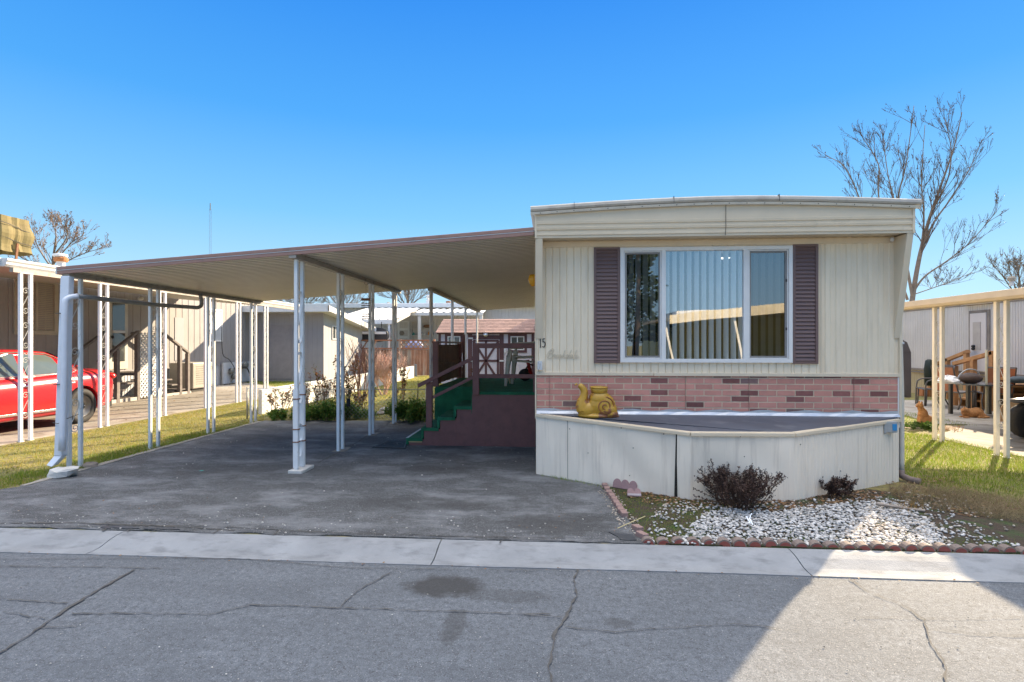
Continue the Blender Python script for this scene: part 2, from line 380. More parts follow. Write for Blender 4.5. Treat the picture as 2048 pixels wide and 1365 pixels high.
TARPY = M('bay_membrane', (.075,.085,.11), .5, .15, 2.5, bmp=.15, bscale=14, dirt=(.17,.18,.20), dirt_amt=(.55,.8), dscale=3)
GREYSIDE = M('grey_siding', (.30,.285,.285), .7, .05, 2, dirt=(.24,.225,.22), dirt_amt=(.5,.8), dscale=4, dstretch=(3,3,.5))
GREYLT = M('light_grey_siding', (.30,.295,.32), .7, .05, 2)
DUSTW = M('dusty_white_siding', (.50,.49,.50), .6, .06, 2, dirt=(.36,.34,.33), dirt_amt=(.55,.8), dscale=4, dstretch=(4,4,.3))
STONE = M('pale_rock', (.58,.56,.53), .9, .15, 8, bmp=.5, bscale=30)
BRASS = M('amber_glass', (.75,.36,.02), .2, .05, 5)
def glassmat(name, tint, refl, rough=.0, blend=.0):
    m = bpy.data.materials.new(name); m.use_nodes = True; n = m.node_tree; n.nodes.clear()
    o = n.nodes.new('ShaderNodeOutputMaterial'); t = n.nodes.new('ShaderNodeBsdfTransparent'); t.inputs[0].default_value = tint + (1,)
    g = n.nodes.new('ShaderNodeBsdfGlossy'); g.inputs['Roughness'].default_value = rough; g.inputs[0].default_value = (.95,.97,1,1)
    fr = n.nodes.new('ShaderNodeFresnel'); fr.inputs[0].default_value = 1.5; mr = n.nodes.new('ShaderNodeMapRange')
    mr.inputs[1].default_value = .04; mr.inputs[2].default_value = 1; mr.inputs[3].default_value = refl; mr.inputs[4].default_value = 1
    n.links.new(fr.outputs[0], mr.inputs[0]); mx = n.nodes.new('ShaderNodeMixShader'); n.links.new(mr.outputs[0], mx.inputs[0])
    n.links.new(t.outputs[0], mx.inputs[1]); n.links.new(g.outputs[0], mx.inputs[2]); n.links.new(mx.outputs[0], o.inputs[0])
    if blend:
        tcn = n.nodes.new('ShaderNodeTexCoord').outputs['Object']; nz = noise(n, tcn, .9, 1, .4); bp = n.nodes.new('ShaderNodeBump')
        bp.inputs['Strength'].default_value = blend; bp.inputs['Distance'].default_value = .05; n.links.new(nz, bp.inputs['Height']); n.links.new(bp.outputs[0], g.inputs['Normal'])
    return m
GLASS = glassmat('window_glass', (.88,.93,.96), .31, 0, .06)
SCREEN = glassmat('screened_glass', (.50,.52,.54), .22, .01, .06)
CARGL = M('car_glass', (.10,.13,.13), .05, .05, 3, spec=1.0)

# ribbed vertical wall sheet between two plan points; out = outward normal side (+1 left of direction)
def ribwall(mb, a, b, z0, z1, pitch=.10, depth=.008, kind='rib', side=1, phase=0):
    a = Vector((a[0], a[1], 0)); b = Vector((b[0], b[1], 0)); L = (b-a).length
    if L < 1e-4 or z1 <= z0: return
    d = (b-a)/L; nrm = Vector((d.y, -d.x, 0)) * side
    if kind == 'rib': pat = [(0,0), (.40,0), (.50,1), (.90,1), (1.0,0)]
    elif kind == 'groove': pat = [(0,1), (.90,1), (.93,0), (.97,0), (1.0,1)]
    else: pat = [(0,1), (.42,1), (.46,0), (.50,1), (.92,1), (.96,0), (1.0,1)]
    ss = [(0, None)]; pts = []
    k0 = math.floor(-phase/pitch) - 1; k1 = math.ceil((L-phase)/pitch) + 1
    allp = []
    for k in range(k0, k1):
        for (t, h) in pat[:-1]: allp.append((phase + (k+t)*pitch, h))
    allp.sort()
    def at(s_):
        for (p, q) in zip(allp, allp[1:]):
            if p[0] <= s_ <= q[0]: t = (s_-p[0])/max(1e-9, q[0]-p[0]); return p[1] + (q[1]-p[1])*t
        return 0
    prof_ = [(0, at(0))] + [p for p in allp if 1e-4 < p[0] < L-1e-4] + [(L, at(L))]
    A = [a + d*s_ + nrm*(h*depth) for s_, h in prof_]
    mb.strip([(p.x, p.y, z0) for p in A], [(p.x, p.y, z1) for p in A])

# ------------------------------------------------------------------ the mobile home
XL, XR, YF, YB_ = -.17, 3.89, 6.355, 24.5
home = thing('mobile_home', 'cream single-wide mobile home with plum shutters and pink brick band, in the foreground', 'mobile home', (1.86, YF, 0))
ZB0, ZB1, ZS1 = .0, 1.175, 2.745     # skirt, top of brick, top of siding
WX0, WX1, WZ0, WZ1 = aY(1240,0,YF).x, aY(1583,0,YF).x, 1.325, 2.655
# structural wall behind the siding (with the window hole)
w = MB()
T = .09
w.box(XL+.006, XR-.006, YF+.012, YF+T, .62, WZ0); w.box(XL+.006, XR-.006, YF+.012, YF+T, WZ1, ZS1+.2)
w.box(XL+.006, WX0, YF+.012, YF+T, WZ0, WZ1); w.box(WX1, XR-.006, YF+.012, YF+T, WZ0, WZ1)
w.box(XL+.006, XL+T, YF+T, YB_, .62, 3.0); w.box(XR-T, XR-.006, YF+T, YB_, .62, 3.0); w.box(XL+.006, XR-.006, YB_-T, YB_, .62, 3.0)
w.box(XL+T, XR-T, YF+T, YF+4.5, .80, .84)
w.build('inner_wall', M('wall_board', (.42,.40,.36), .8, .05, 2), home)
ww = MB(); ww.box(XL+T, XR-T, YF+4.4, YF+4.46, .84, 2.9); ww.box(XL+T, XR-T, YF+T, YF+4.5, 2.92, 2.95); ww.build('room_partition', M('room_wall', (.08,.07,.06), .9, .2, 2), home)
s = MB(); ph = 0
shR = aY(1640,0,YF).x
ribwall(s, (XL, YF), (WX0, YF), ZB1, ZS1, .165, .009, 'groove2', 1, .03)
ribwall(s, (WX0, YF), (WX1, YF), WZ1, ZS1, .165, .009, 'groove2', 1, .03)
ribwall(s, (WX0, YF), (WX1, YF), ZB1, WZ0, .165, .009, 'groove2', 1, .03)
ribwall(s, (WX1, YF), (shR, YF), ZB1, ZS1, .165, .009, 'groove2', 1, .03)
ribwall(s, (shR, YF), (XR, YF), ZB1, ZS1, .115, .013, 'rib', 1, .0)
ribwall(s, (XL, YB_), (XL, YF), .64, 2.98, .165, .009, 'groove2', 1, 0)
ribwall(s, (XR, YF), (XR, YB_), .64, 2.98, .115, .012, 'rib', 1, 0)
s.build('siding', SIDE, home, fixn=False)
# lower skirting along both sides
s = MB(); ribwall(s, (XL-.004, YB_), (XL-.004, YF+.03), 0, .66, .115, .008, 'rib', 1, 0); ribwall(s, (XR+.004, YF+.03), (XR+.004, YB_), 0, .66, .115, .008, 'rib', 1, 0)
s.build('side_skirting', SKIRT, home, fixn=False)
# trims
t = MB()
t.box(XL-.012, XL+1.35, YF-.022, YF+.004, ZB1-.004, ZB1+.034); t.box(XL+1.356, XR+.012, YF-.024, YF+.004, ZB1-.006, ZB1+.032)
t.box(XL+.03, XR-.03, YF-.020, YF+.004, ZS1-.075, ZS1-.012)
t.box(XR-.004, XR+.020, YF-.026, YF+.03, .66, ZS1); t.box(XL-.018, XL+.008, YF-.004, YF+.05, .66, ZS1)
t.box(shR-.006, shR+.016, YF-.016, YF, ZB1+.034, ZS1-.08)
t.build('trim', SIDE2, home, bev=.003)
# caulked shim line above the window
t = MB(); x = WX0-.02
while x < WX1+.1: t.box(x, x+.078, YF-.018, YF-.004, WZ1+.004, WZ1+.032+rng.uniform(-.006,.006)); x += .082
t.build('window_flashing', SIDE2, home, bev=.004)
# pink brick band: real bricks, mortar behind
PINK = [M('brick_pink', (.54,.245,.195), .8, .09, 9, island=.13), M('brick_plum', (.22,.085,.075), .8, .15, 20, island=.25), M('brick_grey', (.20,.12,.11), .8, .15, 20, island=.2), M('mortar', (.66,.55,.40), .9, .1, 10)]
bk = MB(); bk.mi = 3; bk.box(XL-.001, XR-.001, YF-.004, YF+.012, .60, ZB1-.003)
rowh = .0685; z = ZB1 - .032; row = 0
bw = .2025
while z > .60:
    zt = z; zb = z - rowh + .012
    top = ZB1-.006 if row == 0 else z
    if row == 0: zb = ZB1 - .022; zt = ZB1-.006
    x = XL - (bw/2 if row % 2 else 0)
    while x < XR:
        x0 = max(x+.0055, XL+.002); x1 = min(x+bw-.0055, XR-.004)
        if x1 - x0 > .02:
            q = rng.random(); bk.mi = 1 if q < .12 else 2 if q < .145 else 0
            bk.box(x0, x1, YF-.0065-rng.random()*.002, YF-.002, zb, zt)
        x += bw
    z = (ZB1-.032) if row == 0 else z - rowh
    row += 1
bk.mi = 4
for px in (1099.0, 1371, 1498, 1708): x = aY(px,0,YF-.012).x; bk.box(x-.0015, x+.0015, YF-.0145, YF-.008, .60, ZB1-.008)
bk.build('brick_band', PINK + [M('seam', (.30,.17,.15), .9)], home)
t = MB(); t.box(XR-.016, XR+.004, YF-.016, YF+.0, .60, ZB1-.006); t.build('brick_end_trim', VINYL, home, bev=.002)

# fascia over the front: bowed box with clapboard ridges
YO = YF - .245
Z0f = 2.735
cxr = aY(1450,0,YO).x
def rooftop(x): # top line of the front: bowed roof
    t = (x - cxr) / (cxr - XL if x < cxr else XR - cxr)
    return 3.075 - .075*abs(t)**1.7
fz = [(0,0),(.026,0),(.030,.010),(.052,.010),(.056,-.004),(.085,-.004),(.092,.008),(.118,.012),(.124,0),(.150,0),(.156,.010),(.185,.013),(.190,0),(.212,0)]
f_ = MB(); nx = 28
xsF = [XL + (XR-XL)*i/nx for i in range(nx+1)]
colm = []
for x in xsF:
    col = [(x, YO - dy, Z0f + dz) for dz, dy in fz] + [(x, YO, rooftop(x) + .004)]
    colm.append(col)
for a_, b_c in zip(colm[:-1], colm[1:]): f_.strip(a_, b_c)
# returns at the ends, soffit
for x in (XL, XR):
    f_.box(x-.012, x+.012, YO-.014, YF+.05, Z0f-.002, rooftop(x)+.003)
f_.box(XL, XR, YO+.001, YF+.02, Z0f+.012, Z0f+.020)
f_.build('fascia', SIDE2, home, fixn=False)
t = MB(); x = aY(1450,0,YO).x; t.tube([(x, YO-.016, Z0f), (x+.004, YO-.02, Z0f+.1), (x+.003, YO-.018, Z0f+.2), (x+.006, YO-.012, rooftop(x))], .0035, 4)
t.build('fascia_seam', M('seam_dark', (.12,.10,.08), .8), home)
# roof sheet and rounded edge
r_ = MB()
def bowstrip(dy0, dz0, dy1, dz1, x0=XL-.06, x1=XR+.06, n=30):
    A = []; B = []
    for i in range(n+1):
        x = x0 + (x1-x0)*i/n; zz = rooftop(min(max(x, XL), XR)); A.append((x, YO+dy0, zz+dz0)); B.append((x, YO+dy1, zz+dz1))
    return A, B
for (p, q) in zip([(-.03,.022),(-.045,.030),(-.052,.050),(-.045,.078),(-.02,.094),(.05,.100)], [(-.045,.030),(-.052,.050),(-.045,.078),(-.02,.094),(.05,.100),(YB_-YO+.05,.100)]):
    r_.strip(*bowstrip(p[0], p[1], q[0], q[1]))
r_.strip(*bowstrip(-.03,.022,YB_-YO+.05,.022))
for xx in (XL-.06, XR+.06):
    zz = rooftop(min(max(xx, XL), XR)); r_.ext([(xx, YO-.03, zz+.022),(xx, YO-.045, zz+.030),(xx, YO-.052, zz+.050),(xx, YO-.045, zz+.078),(xx, YO-.02, zz+.094),(xx, YO+.05, zz+.100),(xx, YB_+.05, zz+.100),(xx, YB_+.05, zz+.022)], (.002,0,0))
r_.mi = 1
for x in (aY(1148,0,YO).x, aY(1346,0,YO).x, aY(1555,0,YO).x): zz = rooftop(x); r_.box(x-.002, x+.002, YO-.054, YO+.1, zz+.03, zz+.102)
r_.build('roof', [ROOFED, DARKM], home, fixn=False)
r_ = MB()
r_.strip(*bowstrip(-.034,-.006,-.040,.022)); r_.strip(*bowstrip(-.034,-.006,-.006,-.008)); r_.mi = 1
for i in range(22): x = XL + .05 + i*.188; zz = rooftop(x); r_.ell((x, YO-.040, zz+.006), (.006,.003,.006), 6, 4)
r_.build('drip_edge', [M('drip_metal', (.55,.53,.48), .4, .1, 8, metal=.3), DARKM], home, fixn=False)
# tapered side wings of the front overhang
for (x0, x1) in ((XL-.006, XL+.075), (XR-.060, XR+.006)):
    t = MB(); t.ext([(x0, YF+.01, 1.60), (x0, YF-.016, 1.60), (x0, YO+.0, Z0f-.003), (x0, YF+.01, Z0f-.003)], (x1-x0, 0, 0)); t.build('overhang_wing', SIDE2, home, bev=.003)
t = MB(); t.ell((XR-.10, YF-.05, Z0f-.03), (.022,.022,.028), 10, 8); t.build('soffit_bulb', WHITE, home, smooth=True)

# window
wn = MB(); YW = YF - .035
def frame(mb, x0, x1, z0, z1, w_, y0, y1, wt=None):
    wt = wt or w_
    mb.box(x0, x0+w_, y0, y1, z0, z1); mb.box(x1-w_, x1, y0, y1, z0, z1); mb.box(x0+w_, x1-w_, y0, y1, z0, z0+wt); mb.box(x0+w_, x1-w_, y0, y1, z1-wt, z1)
mxa, mxb = aY(1323,0,YW).x, aY(1332,0,YW).x; mxc, mxd = aY(1488,0,YW).x, aY(1498,0,YW).x
frame(wn, WX0, WX1, WZ0, WZ1, .042, YW, YF+.05)
wn.box(mxa, mxb, YW+.003, YF+.045, WZ0+.042, WZ1-.042); wn.box(mxc, mxd, YW+.003, YF+.045, WZ0+.042, WZ1-.042)
frame(wn, WX0+.044, mxa-.002, WZ0+.044, WZ1-.044, .012, YW+.014, YF+.03); frame(wn, mxd+.002, WX1-.044, WZ0+.044, WZ1-.044, .012, YW+.014, YF+.03)
win = wn.build('window', VINYL, home, bev=.002)
for x0, x1 in ((WX0+.058, mxa-.008), (mxd+.010, WX1-.058)):
    t = MB(); frame(t, x0, x1, WZ0+.058, WZ1-.058, .019, YW+.020, YF+.01); t.build('screen_frame', M('screen_frame_grey', (.23,.22,.215), .5), win, bev=.002)
    t = MB(); t.quad((x0+.018, YF-.003, WZ0+.075),(x1-.018, YF-.003, WZ0+.075),(x1-.018, YF-.003, WZ1-.075),(x0+.018, YF-.003, WZ1-.075)); t.build('pane', SCREEN, win)
t = MB(); t.quad((mxb+.001, YF-.003, WZ0+.043),(mxc-.001, YF-.003, WZ0+.043),(mxc-.001, YF-.003, WZ1-.043),(mxb+.001, YF-.003, WZ1-.043)); t.build('pane', GLASS, win)
BL = M('blind_slat', (.92,.92,.90), .6, .03, 5)
bl = MB(); x = WX0+.05; k = 0
while x < WX1-.06:
    ang = R(-55) if x < mxa else R(-67); wd = .088
    if x > mxc: ang = R(-77)
    dx, dy = math.cos(ang)*wd/2, math.sin(ang)*wd/2
    bl.strip([(x-dx, YF+.06-dy, WZ0+.02), (x, YF+.06+.004, WZ0+.02), (x+dx, YF+.06+dy, WZ0+.02)], [(x-dx, YF+.06-dy, WZ1+.02), (x, YF+.06+.004, WZ1+.02), (x+dx, YF+.06+dy, WZ1+.02)])
    x += .0835
bl.build('vertical_blind', BL, win, fixn=False)
t = MB(); t.box(WX0, WX1, YF+.055, YF+.13, WZ1+.02, WZ1+.06); t.build('blind_rail', VINYL, win)
for vz in (.25, .80): t = MB(); t.box(WX1-.072, WX1-.058, YW+.012, YW+.022, WZ0+.12+vz*1.0, WZ0+.15+vz*1.0); t.build('screen_clip', BLACK, win)
# shutters
def shutter(x0, x1, z0, z1):
    mb = MB(); frame(mb, x0, x1, z0, z1, .030, YF-.030, YF-.002, .026)
    mb.box(x0+.03, x1-.03, YF-.010, YF-.003, z0+.02, z1-.02)
    n_ = 29; h = (z1-z0-.052)/n_
    for i in range(n_):
        za = z0+.026+i*h; mb.ext([(x0+.03, YF-.0095, za+h*.98),(x0+.03, YF-.012, za+h*.98),(x0+.03, YF-.026, za+h*.16),(x0+.03, YF-.0095, za+h*.10)], (x1-x0-.06,0,0))
    mb.build('shutter', SHUT, home, bev=.0015)
shutter(aY(1188,0,YF-.03).x, WX0-.002, WZ0-.008, WZ1+.006); shutter(WX1+.004, aY(1637,0,YF-.03).x, WZ0-.010, WZ1+.012)
# number and script
def stroke(mb, pts, ox, oz, sx_, sz_, r, y, slant=0, n=5, k=5):
    P = cat_rom([(ox + (p[0]+slant*p[1])*sx_, y, oz + p[1]*sz_) for p in pts], k); mb.tube(P, r, n)
t = MB(); ox, oz = aY(1079.5,0,YF).x, aY(0,695,YF).z; oz = 1.53-(694.5-690)/1080*6.36
hh = .098
stroke(t, [(0,.80),(.18,.98)], ox, oz, .05, hh, .0055, YF-.014); stroke(t, [(.17,1.0),(.16,.5),(.20,.0),(.14,-.04)], ox, oz, .05, hh, .0062, YF-.014)
stroke(t, [(1.25,1.0),(.72,.96)], ox, oz, .05, hh, .0058, YF-.014, k=2); stroke(t, [(.72,.96),(.70,.58)], ox, oz, .05, hh, .0045, YF-.014, k=2)
stroke(t, [(.70,.58),(.98,.66),(1.25,.45),(1.2,.18),(.95,.0),(.62,.08)], ox, oz, .05, hh, .0058, YF-.014)
t.build('house_number', M('number_black', (.035,.032,.03), .5), home)
t = MB(); X0, X1 = aY(1093,0,YF).x, aY(1163,0,YF).x; u_ = (X1-X0)/8.7; oz = 1.53-(716-690)/1080*6.38; hz = .060
L_ = {'B': [[(.75,1.65),(.55,.7),(.25,.0)], [(.05,.15),(-.05,.45),(.3,1.2),(.9,1.75),(1.5,1.6),(1.35,1.1),(.75,.9),(1.3,.75),(1.35,.2),(.8,-.1),(.3,.05)]],
 'r': [[(1.45,.1),(1.75,.7),(1.85,.6),(2.05,.7),(2.0,.1),(2.25,.15)]], 'o1': [[(2.65,.65),(2.35,.4),(2.5,.0),(2.85,.15),(2.85,.6),(2.6,.65)]],
 'o2': [[(3.35,.65),(3.05,.4),(3.2,.0),(3.55,.15),(3.55,.6),(3.3,.65)]], 'k': [[(3.6,.1),(3.95,.6),(4.35,1.5),(4.15,1.2),(4.0,0)], [(4.0,.35),(4.4,.7),(4.2,.4),(4.55,.0),(4.75,.15)]],
 'd': [[(5.35,.6),(5.0,.6),(4.9,.1),(5.2,.0),(5.45,.5),(5.85,1.55),(5.5,.3),(5.75,.05)]], 'a': [[(6.35,.6),(5.95,.55),(5.9,.05),(6.2,.05),(6.4,.6),(6.4,.1),(6.65,.1)]],
 'l': [[(6.6,.05),(6.95,.7),(7.2,1.5),(7.0,1.3),(6.9,.2),(7.15,.05)]], 'e': [[(7.1,.1),(7.5,.45),(7.5,.68),(7.2,.5),(7.25,.05),(7.6,.0),(8.0,.3)]]}
for k_, strokes in L_.items():
    for q in strokes: stroke(t, q, X0, oz, u_, hz, .0034, YF-.016, .22, 5, 4)
t.build('nameplate', M('nameplate_cream', (.62,.55,.42), .4, .1, 10), home)
# white telephone box low on the left
t = MB(); p = aY(1077,732,YF-.02); t.box(p.x-.012, p.x+.045, YF-.05, YF-.01, p.z-.05, p.z+.055); t.tube([(p.x, YF-.055, p.z-.04),(p.x+.02, YF-.06, p.z+.02),(p.x-.004, YF-.05, p.z+.06)], .006, 5); t.build('phone_box', WHITE, home, bev=.008)
# amber porch light on the carport side
p = (XL-.06, YF+.6, 2.34); t = MB(); t.lathe([(.0,.10),(.05,.09),(.065,.04),(.055,-.01),(.03,-.05),(.0,-.06)], p, 10); t.box(XL-.03, XL, p[1]-.03, p[1]+.03, p[2]-.02, p[2]+.12); t.build('porch_light', BRASS, home, smooth=True)

# hitch bay: trapezoid box in front with a sheet top
P0, P1, P2, P3 = (XL-.005, YF-.004), (1.36, 5.395), (2.36, 5.435), (XR-.02, YF-.03)
bay = MB()
def baywall(a, b, zt0, zt1, dent, n_=14, seed=0):
    r2 = random.Random(seed); A = []; nz = 7
    a = Vector((a[0],a[1],0)); b = Vector((b[0],b[1],0)); d = b-a; nn = Vector((d.y,-d.x,0)).normalized()
    grid = []
    for i in range(n_+1):
        t = i/n_; col = []
        for j in range(nz+1):
            s_ = j/nz; w_ = dent*math.sin(t*3.1+seed)*math.sin(s_*3.0)*.6 + dent*.5*math.sin(t*9+seed*2+s_*4)*math.sin(s_*math.pi)
            if i in (0, n_): w_ = 0
            p_ = a + d*t + nn*w_; zt = zt0+(zt1-zt0)*t; col.append((p_.x, p_.y, zt*s_))
        grid.append(col)
    for p_, q_ in zip(grid[:-1], grid[1:]): bay.strip(p_, q_)
def L2(a, b, t): return (a[0]+(b[0]-a[0])*t, a[1]+(b[1]-a[1])*t)
ZT0, ZT1 = .705, .655
e1, e2 = .238, .412
baywall(P0, L2(P0,P1,e1-.003), ZT0, ZT0-.012, .006, 8, 1); baywall(L2(P0,P1,e1), L2(P0,P1,e2), ZT0-.012, ZT0-.02, .010, 8, 2)
baywall((L2(P0,P1,e2)[0]+.0, L2(P0,P1,e2)[1]-.008), L2(P0,P1,.92), ZT0-.02, ZT1, .030, 16, 3)
q = L2(P0,P1,.925); baywall((q[0], q[1]-.012), P1, ZT1, ZT1, .004, 3, 5); baywall(P1, P2, ZT1, ZT1, .022, 18, 4)
n_ = 1
bay.mi = 1
for (u_p, v_p) in ((1266,896),(1259,951),(1327,863),(1327,868),(1242,856),(1139,858),(1176,906),(1600,889),(1680,942),(1488,913),(1480,873)):
    a = ray(u_p, v_p); P_a, P_b = (P0,P1) if u_p < 1395 else (P1,P2) if u_p < 1585 else (P2,P3)
    A_ = Vector(P_a); D_ = Vector(P_b)-A_; det = a[0]*(-D_.y)+a[1]*D_.x; d_ = (A_.x*(-D_.y)+A_.y*D_.x)/det
    bay.ell((a[0]*d_, a[1]*d_-.012, CH+a[2]*d_), (.006,.004,.006), 6, 4)
hb = bay.build('hitch_bay', [SKIRT, DARKM], home, smooth=True, fixn=False)
bay = MB(); ribwall(bay, P2, P3, 0, .66, .052, .004, 'rib', 1, 0); bay.build('ribbed_side', SKIRT, hb, fixn=False)
ins = MB(); ins.prism([(P0[0]+.03,P0[1]+.01),(P1[0],P1[1]+.03),(P2[0]-.02,P2[1]+.03),(P3[0]-.03,P3[1]+.01)], .0, .64)
ins.build('bay_core', M('dark_gap', (.03,.03,.03), .9), hb)
tp = MB(); tp.add([(P0[0],P0[1],.712),(P1[0],P1[1],.664),(P2[0],P2[1],.664),(P3[0],P3[1],.690),(XR-.03,YF-.02,.725),(XL,YF-.02,.728)], [(0,1,2,3,4,5)])
tp.build('bay_top', TARPY, hb)
ed = MB()
for a, b, za, zb_ in ((P0,P1,ZT0,ZT1),(P1,P2,ZT1,ZT1),(P2,P3,ZT1,.685)):
    d = Vector((b[0]-a[0], b[1]-a[1], 0)).normalized(); o_ = Vector((d.y,-d.x,0))*.012
    ed.beam((a[0]+o_.x, a[1]+o_.y, za), (b[0]+o_.x, b[1]+o_.y, zb_), .018, .032)
    ed.beam((a[0]-o_.x*1.6, a[1]-o_.y*1.6, za+.018), (b[0]-o_.x*1.6, b[1]-o_.y*1.6, zb_+.018), .05, .006)
ed.build('edge_trim', SIDE2, hb, bev=.002)
fl = MB(); fl.strip([(XL+(XR-XL)*i/40, YF-.034-.006*rng.random(), .722) for i in range(41)], [(XL+(XR-XL)*i/40, YF-.0155, .752+.008*rng.random()) for i in range(41)])
fl.strip([(XL+(XR-XL)*i/40, YF-.0155, .752) for i in range(41)], [(XL+(XR-XL)*i/40, YF-.0152, .775+.012*math.sin(i*1.3)+ .008*rng.random()) for i in range(41)])
fl.build('flashing', SILVER, hb, fixn=False)
sm = MB(); q = L2(P0,P1,.922); sm.add([(q[0]-.006,q[1]-.014,.655),(q[0]+.006,q[1]-.016,.655),(q[0]-.022,q[1]-.012,.0),(q[0]+.012,q[1]-.018,0),(q[0]+.004,q[1]-.016,.35)],[(0,1,4,3,2)]); sm.build('open_seam', M('black_gap', (.02,.018,.015), .9), hb)
# electrical outlet box, blue cover
p = (3.70, YF-.10, .63); t = MB(); t.box(p[0]-.06, p[0]+.07, p[1]-.08, p[1]+.02, p[2]-.06, p[2]+.06); t.box(p[0]-.075, p[0]-.05, p[1]-.09, p[1]+.02, p[2]-.07, p[2]+.055)
eb = t.build('outlet_box', M('grey_box', (.35,.36,.36), .5, .1, 20), home, bev=.006)
t = MB(); t.box(p[0]+.015, p[0]+.06, p[1]-.084, p[1]-.07, p[2]-.035, p[2]+.035); t.build('cover_label', M('blue_cover', (.02,.25,.55), .4), eb)
# gutter end, elbow and downspout at the right corner
gt = MB(); gy = YF+.02; gx0 = XR+.02
gt.ext([(gx0, gy, 2.86),(gx0+.005, gy, 2.995),(gx0+.17, gy, 2.985),(gx0+.14, gy, 2.90),(gx0+.11,gy,2.865)], (0, 17.5, 0)); gt.build('gutter', WHITE, home, bev=.003)
gd = MB(); gd.tube(cat_rom([(gx0+.115, gy+.12, 2.88),(gx0+.118, gy+.12, 2.80),(gx0+.09, gy+.10, 2.70),(gx0+.03, gy+.06, 2.60),(gx0+.018, gy+.04, 2.50),(gx0+.02, gy+.03, 1.6),(gx0+.018, gy, .9),(gx0+.02, gy, .10)], 5), .030, 8)
dsp = gd.build('downspout', M('downspout_cream', (.62,.58,.50), .45, .06, 5), home, smooth=True)
for z_ in (1.55, .72, .16): t = MB(); t.lathe([(.034,-.012),(.034,.012)], (gx0+.02, gy+.01, z_), 10); t.build('downspout_strap', WHITE, dsp)
t = MB(); t.tube([(gx0+.02, gy, .12),(gx0+.02, gy-.01, .06),(gx0+.06, gy-.08, .035),(gx0+.12, gy-.16, .03)], .036, 8); t.build('drain_hose', M('drain_brown', (.19,.14,.12), .7, .2, 20), dsp, smooth=True)
# lit ceiling fixture inside the room
m = bpy.data.materials.new('lamp_glow'); m.use_nodes = True; m.node_tree.nodes['Principled BSDF'].inputs['Emission Color'].default_value = (1,.93,.82,1); m.node_tree.nodes['Principled BSDF'].inputs['Emission Strength'].default_value = .8
q = aY(1446, 517, YF+2.0); t = MB(); t.box(q.x-.09, q.x+.09, YF+1.95, YF+2.05, q.z-.006, q.z+.006); t.build('ceiling_lamp', m, home)

# ------------------------------------------------------------------ carport
def rz(x): return 2.405 + (x + 5.94) * .0675        # underside height of the pans at x
cp = thing('carport', 'metal carport with brown edge and ribbed off-white underside, leaning on the cream mobile home', 'carport', (-3.0, 8.3, 0))
CY0, CY1, CY2 = 6.12, 10.56, 17.6
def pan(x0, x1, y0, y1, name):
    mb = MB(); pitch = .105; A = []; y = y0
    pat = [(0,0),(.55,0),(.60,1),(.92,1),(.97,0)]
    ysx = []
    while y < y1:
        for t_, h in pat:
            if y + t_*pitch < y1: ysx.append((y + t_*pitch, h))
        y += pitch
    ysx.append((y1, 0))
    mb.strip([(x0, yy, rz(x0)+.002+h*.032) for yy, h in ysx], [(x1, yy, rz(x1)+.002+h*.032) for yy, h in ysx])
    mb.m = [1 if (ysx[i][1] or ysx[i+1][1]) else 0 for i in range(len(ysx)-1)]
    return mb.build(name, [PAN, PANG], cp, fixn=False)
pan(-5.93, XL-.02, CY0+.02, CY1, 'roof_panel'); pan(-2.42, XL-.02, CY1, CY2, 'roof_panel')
# upper sheet keeps sun from leaking through
def slab(mb, x0, x1, y0, y1, za, zb_): mb.ext([(x0,y0,rz(x0)+za),(x1,y0,rz(x1)+za),(x1,y0,rz(x1)+zb_),(x0,y0,rz(x0)+zb_)], (0,y1-y0,0))
u_ = MB(); slab(u_, -5.93, XL-.02, CY0+.02, CY1-.003, .038, .046); slab(u_, -2.42, XL-.02, CY1, CY2, .038, .046); u_.build('roof_sheet', WHITE, cp)
fb = MB()
slab(fb, -5.955, XL-.025, CY0-.008, CY0+.016, -.022, .020); slab(fb, -5.955, XL-.025, CY0-.014, CY0+.016, .028, .068)
fb.build('fascia', BROWN, cp, bev=.004)
fb = MB(); slab(fb, -5.957, XL-.025, CY0-.011, CY0+.010, .0205, .0275); fb.build('fascia_strip', WHITE, cp)
fb = MB(); fb.box(-5.972, -5.955, CY0-.012, CY1, rz(-5.95)-.022, rz(-5.95)+.066); fb.build('side_gutter', WHITE, cp, bev=.003)
def beam_y(x, y0, y1):
    mb = MB(); mb.box(x-.045, x+.045, y0, y1, rz(x)-.055, rz(x)+.003); mb.box(x-.06, x+.06, y0+.001, y1-.001, rz(x)-.012, rz(x)+.0025)
    return mb.build('beam', BEAM, cp)
beam_y(-5.87, CY0+.02, CY1); beam_y(-3.02, CY0+.0, CY1); beam_y(-2.36, CY1-.15, CY2)
def scroll_pts(yc, z0, H, w, flip=1):
    """one S scroll in the plane x=0: spiral at the top, sloping bar, spiral at the bottom"""
    rr = w*.47; top = []; bot = []
    for i in range(17):
        t = i/16; a = 2.7*math.pi*(1-t); r = rr*(.2+.8*t)
        top.append((0, yc + flip*math.cos(a)*r, z0 + H - rr + math.sin(a)*r))
        a = math.pi + 2.7*math.pi*t; r = rr*(1-.8*t)
        bot.append((0, yc + flip*math.cos(a)*r, z0 + rr + math.sin(a)*r))
    m1 = (0, yc+flip*rr*.8, z0+H-rr*2.2); m2 = (0, yc-flip*rr*.8, z0+rr*2.2)
    return top + [m1, m2] + bot
